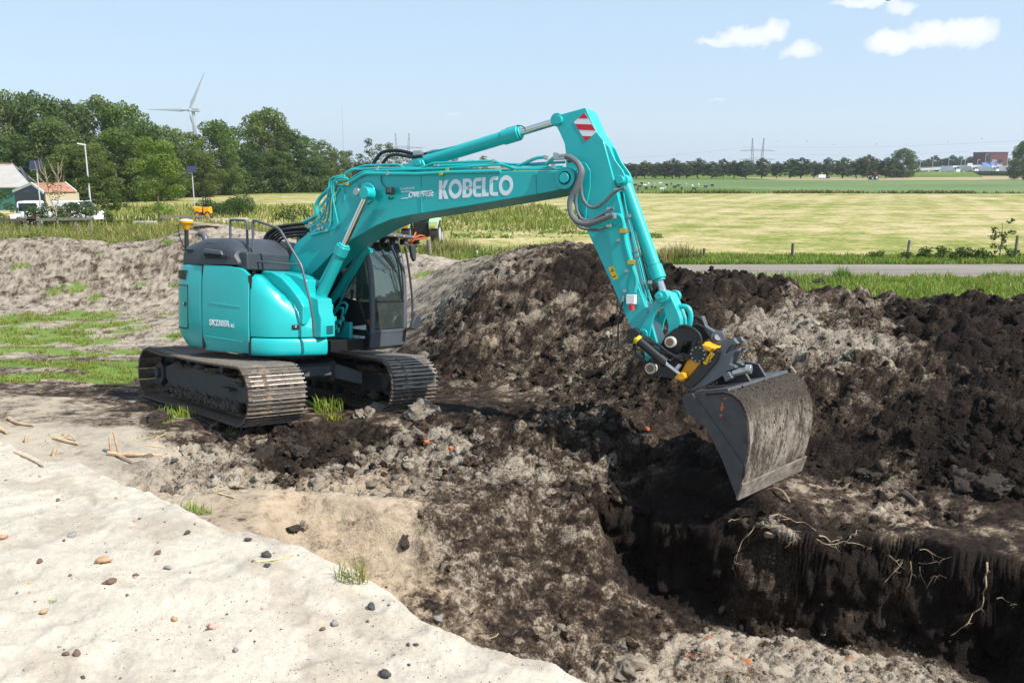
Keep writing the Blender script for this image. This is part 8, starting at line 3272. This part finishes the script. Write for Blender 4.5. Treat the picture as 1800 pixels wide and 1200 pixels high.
tuft(336, 899, 70, .20, .20, 'bright grass tuft on the sand at the brow of the bank', 1, w=.005)
tuft(360, 903, 40, .10, .16, 'smaller grass tuft right of the bright one', 2, w=.005)
tuft(622, 1022, 60, .17, .32, 'long bladed tuft at the rim of the pit', 3, (.13, .19, .035), .3, .005)
tuft(576, 722, 90, .28, .32, 'green tuft in the shade between the tracks', 4, w=.010)
tuft(585, 738, 40, .16, .2, 'yellow green tuft just in front of the shaded one', 5, (.20, .28, .03), .1, w=.009)
tuft(310, 732, 100, .32, .22, 'green tuft at the outer side of the near track', 6, w=.009)
tuft(285, 742, 40, .25, .10, 'low weeds left of the near track tuft', 7, (.17, .26, .03), w=.008)
tuft(420, 757, 40, .25, .09, 'low weeds at the nose of the near track', 8, (.17, .25, .04), w=.008)
tuft(95, 1058, 0 + 12, .03, .08, 'tiny sprout on the lower left sand', 9, w=.003)
tuft(70, 770, 30, .5, .07, 'sparse green shoots on the flat ground at left', 10, (.17, .24, .04), w=.007)
tuft(255, 770, 30, .4, .08, 'sparse green shoots before the near track', 11, (.17, .25, .04), w=.007)

# a few big clods one would notice
clod_sh, clod_f = rock_shapes(8, 4, 70, .42, (.6, .85))
M_clod = {'grey': mat('grey_clod', (.165, .135, .105), .95, noise=.55, nscale=9, bump=1.0, bscale=30, dirt=(.05, .038, .028), dirt_amt=.5, dscale=7), 'black': mat('peat_clod', (.026, .018, .013), .96, noise=.4, nscale=6, bump=.9, bscale=25)}
for i, (px, py, w, c, lab) in enumerate([
        (742, 730, 56, 'grey', 'large grey clod at the nose of the far track'), (1105, 1178, 52, 'grey', 'large grey clod at the bottom of the pit'), (1058, 772, 34, 'black', 'dark slab of peat left of the pit rim'),
        (835, 770, 26, 'grey', 'pale clod on the ground before the mound'), (672, 722, 40, 'grey', 'grey clod in the shade between the tracks'), (640, 732, 34, 'grey', 'smaller grey clod beside the tuft between the tracks'),
        (1092, 1140, 30, 'grey', 'medium grey clod above the large one in the pit'), (470, 802, 40, 'black', 'black peat lump before the near track'), (520, 798, 34, 'black', 'black peat lump right of the first before the near track'),
        (500, 780, 30, 'black', 'black peat lump close to the near track'), (455, 790, 26, 'black', 'small black peat lump left of the others'), (265, 742, 44, 'black', 'dark turf lump beside the near track'),
        (514, 932, 26, 'black', 'dark clod on the sandy face, left of two'), (532, 926, 20, 'grey', 'grey clod on the sandy face, right of two'), (712, 950, 30, 'black', 'dark clod under the fringe of the sandy face'),
        (1195, 552, 30, 'black', 'black clod on the ridge right of the arm'), (1440, 505, 30, 'black', 'black clod on the crest of the right heap'), (1388, 810, 40, 'black', 'black clod behind the bucket'), (1690, 850, 44, 'black', 'large black clod at the foot of the right heap'),
        (1760, 858, 50, 'black', 'large black clod at the right end of the ledge'), (1530, 836, 36, 'black', 'black clod at the middle foot of the right heap')]):
    p = on_ground(px, py)
    r = w / 2 / FPX * (p - EYE).length
    mb = MB()
    mb.raw([tuple(v * r) for v in clod_sh[i % 8]], clod_f.tolist())
    ob = mb.build('clod', M_clod[c], None, smooth=60)
    ob.location = p + Vector((0, r * .25, r * .02))
    ob.rotation_euler = (0, 0, i)
    tag(ob, lab, 'clod')
for i, (px, py, lab) in enumerate([(750, 780, 'orange brick fragment on the grey soil before the mound'), (792, 791, 'small orange brick chip right of the larger one'), (1137, 757, 'red brick chip left of the bucket')]):
    p = on_ground(px, py)
    ob = MB().box((0, 0, .03), (.075, .05, .045)).build('brick_fragment', mat('brick', (.50, .13, .04), .85, noise=.2), None, bevel=.01)
    ob.location = p
    ob.rotation_euler = (.2, .1, i)
    tag(ob, lab, 'brick')


# ================================================================== AIR
def build_haze():
    m = bpy.data.materials.new('haze')
    m.use_nodes = True
    w = NT(m.node_tree)
    w.n.clear()
    out = w.add('ShaderNodeOutputMaterial')
    v = w.add('ShaderNodeVolumePrincipled', {'Color': (.86, .92, 1.0, 1), 'Density': .00020, 'Anisotropy': .25})
    w.l.new(v.outputs[0], out.inputs['Volume'])
    mb = MB()
    mb.box2((-5300, -80, -3.0), (5300, 5300, 128))
    ob = mb.build('haze', m, smooth=0)
    tag(ob, kind='stuff')
    scene.cycles.volume_max_steps = 64


build_haze()
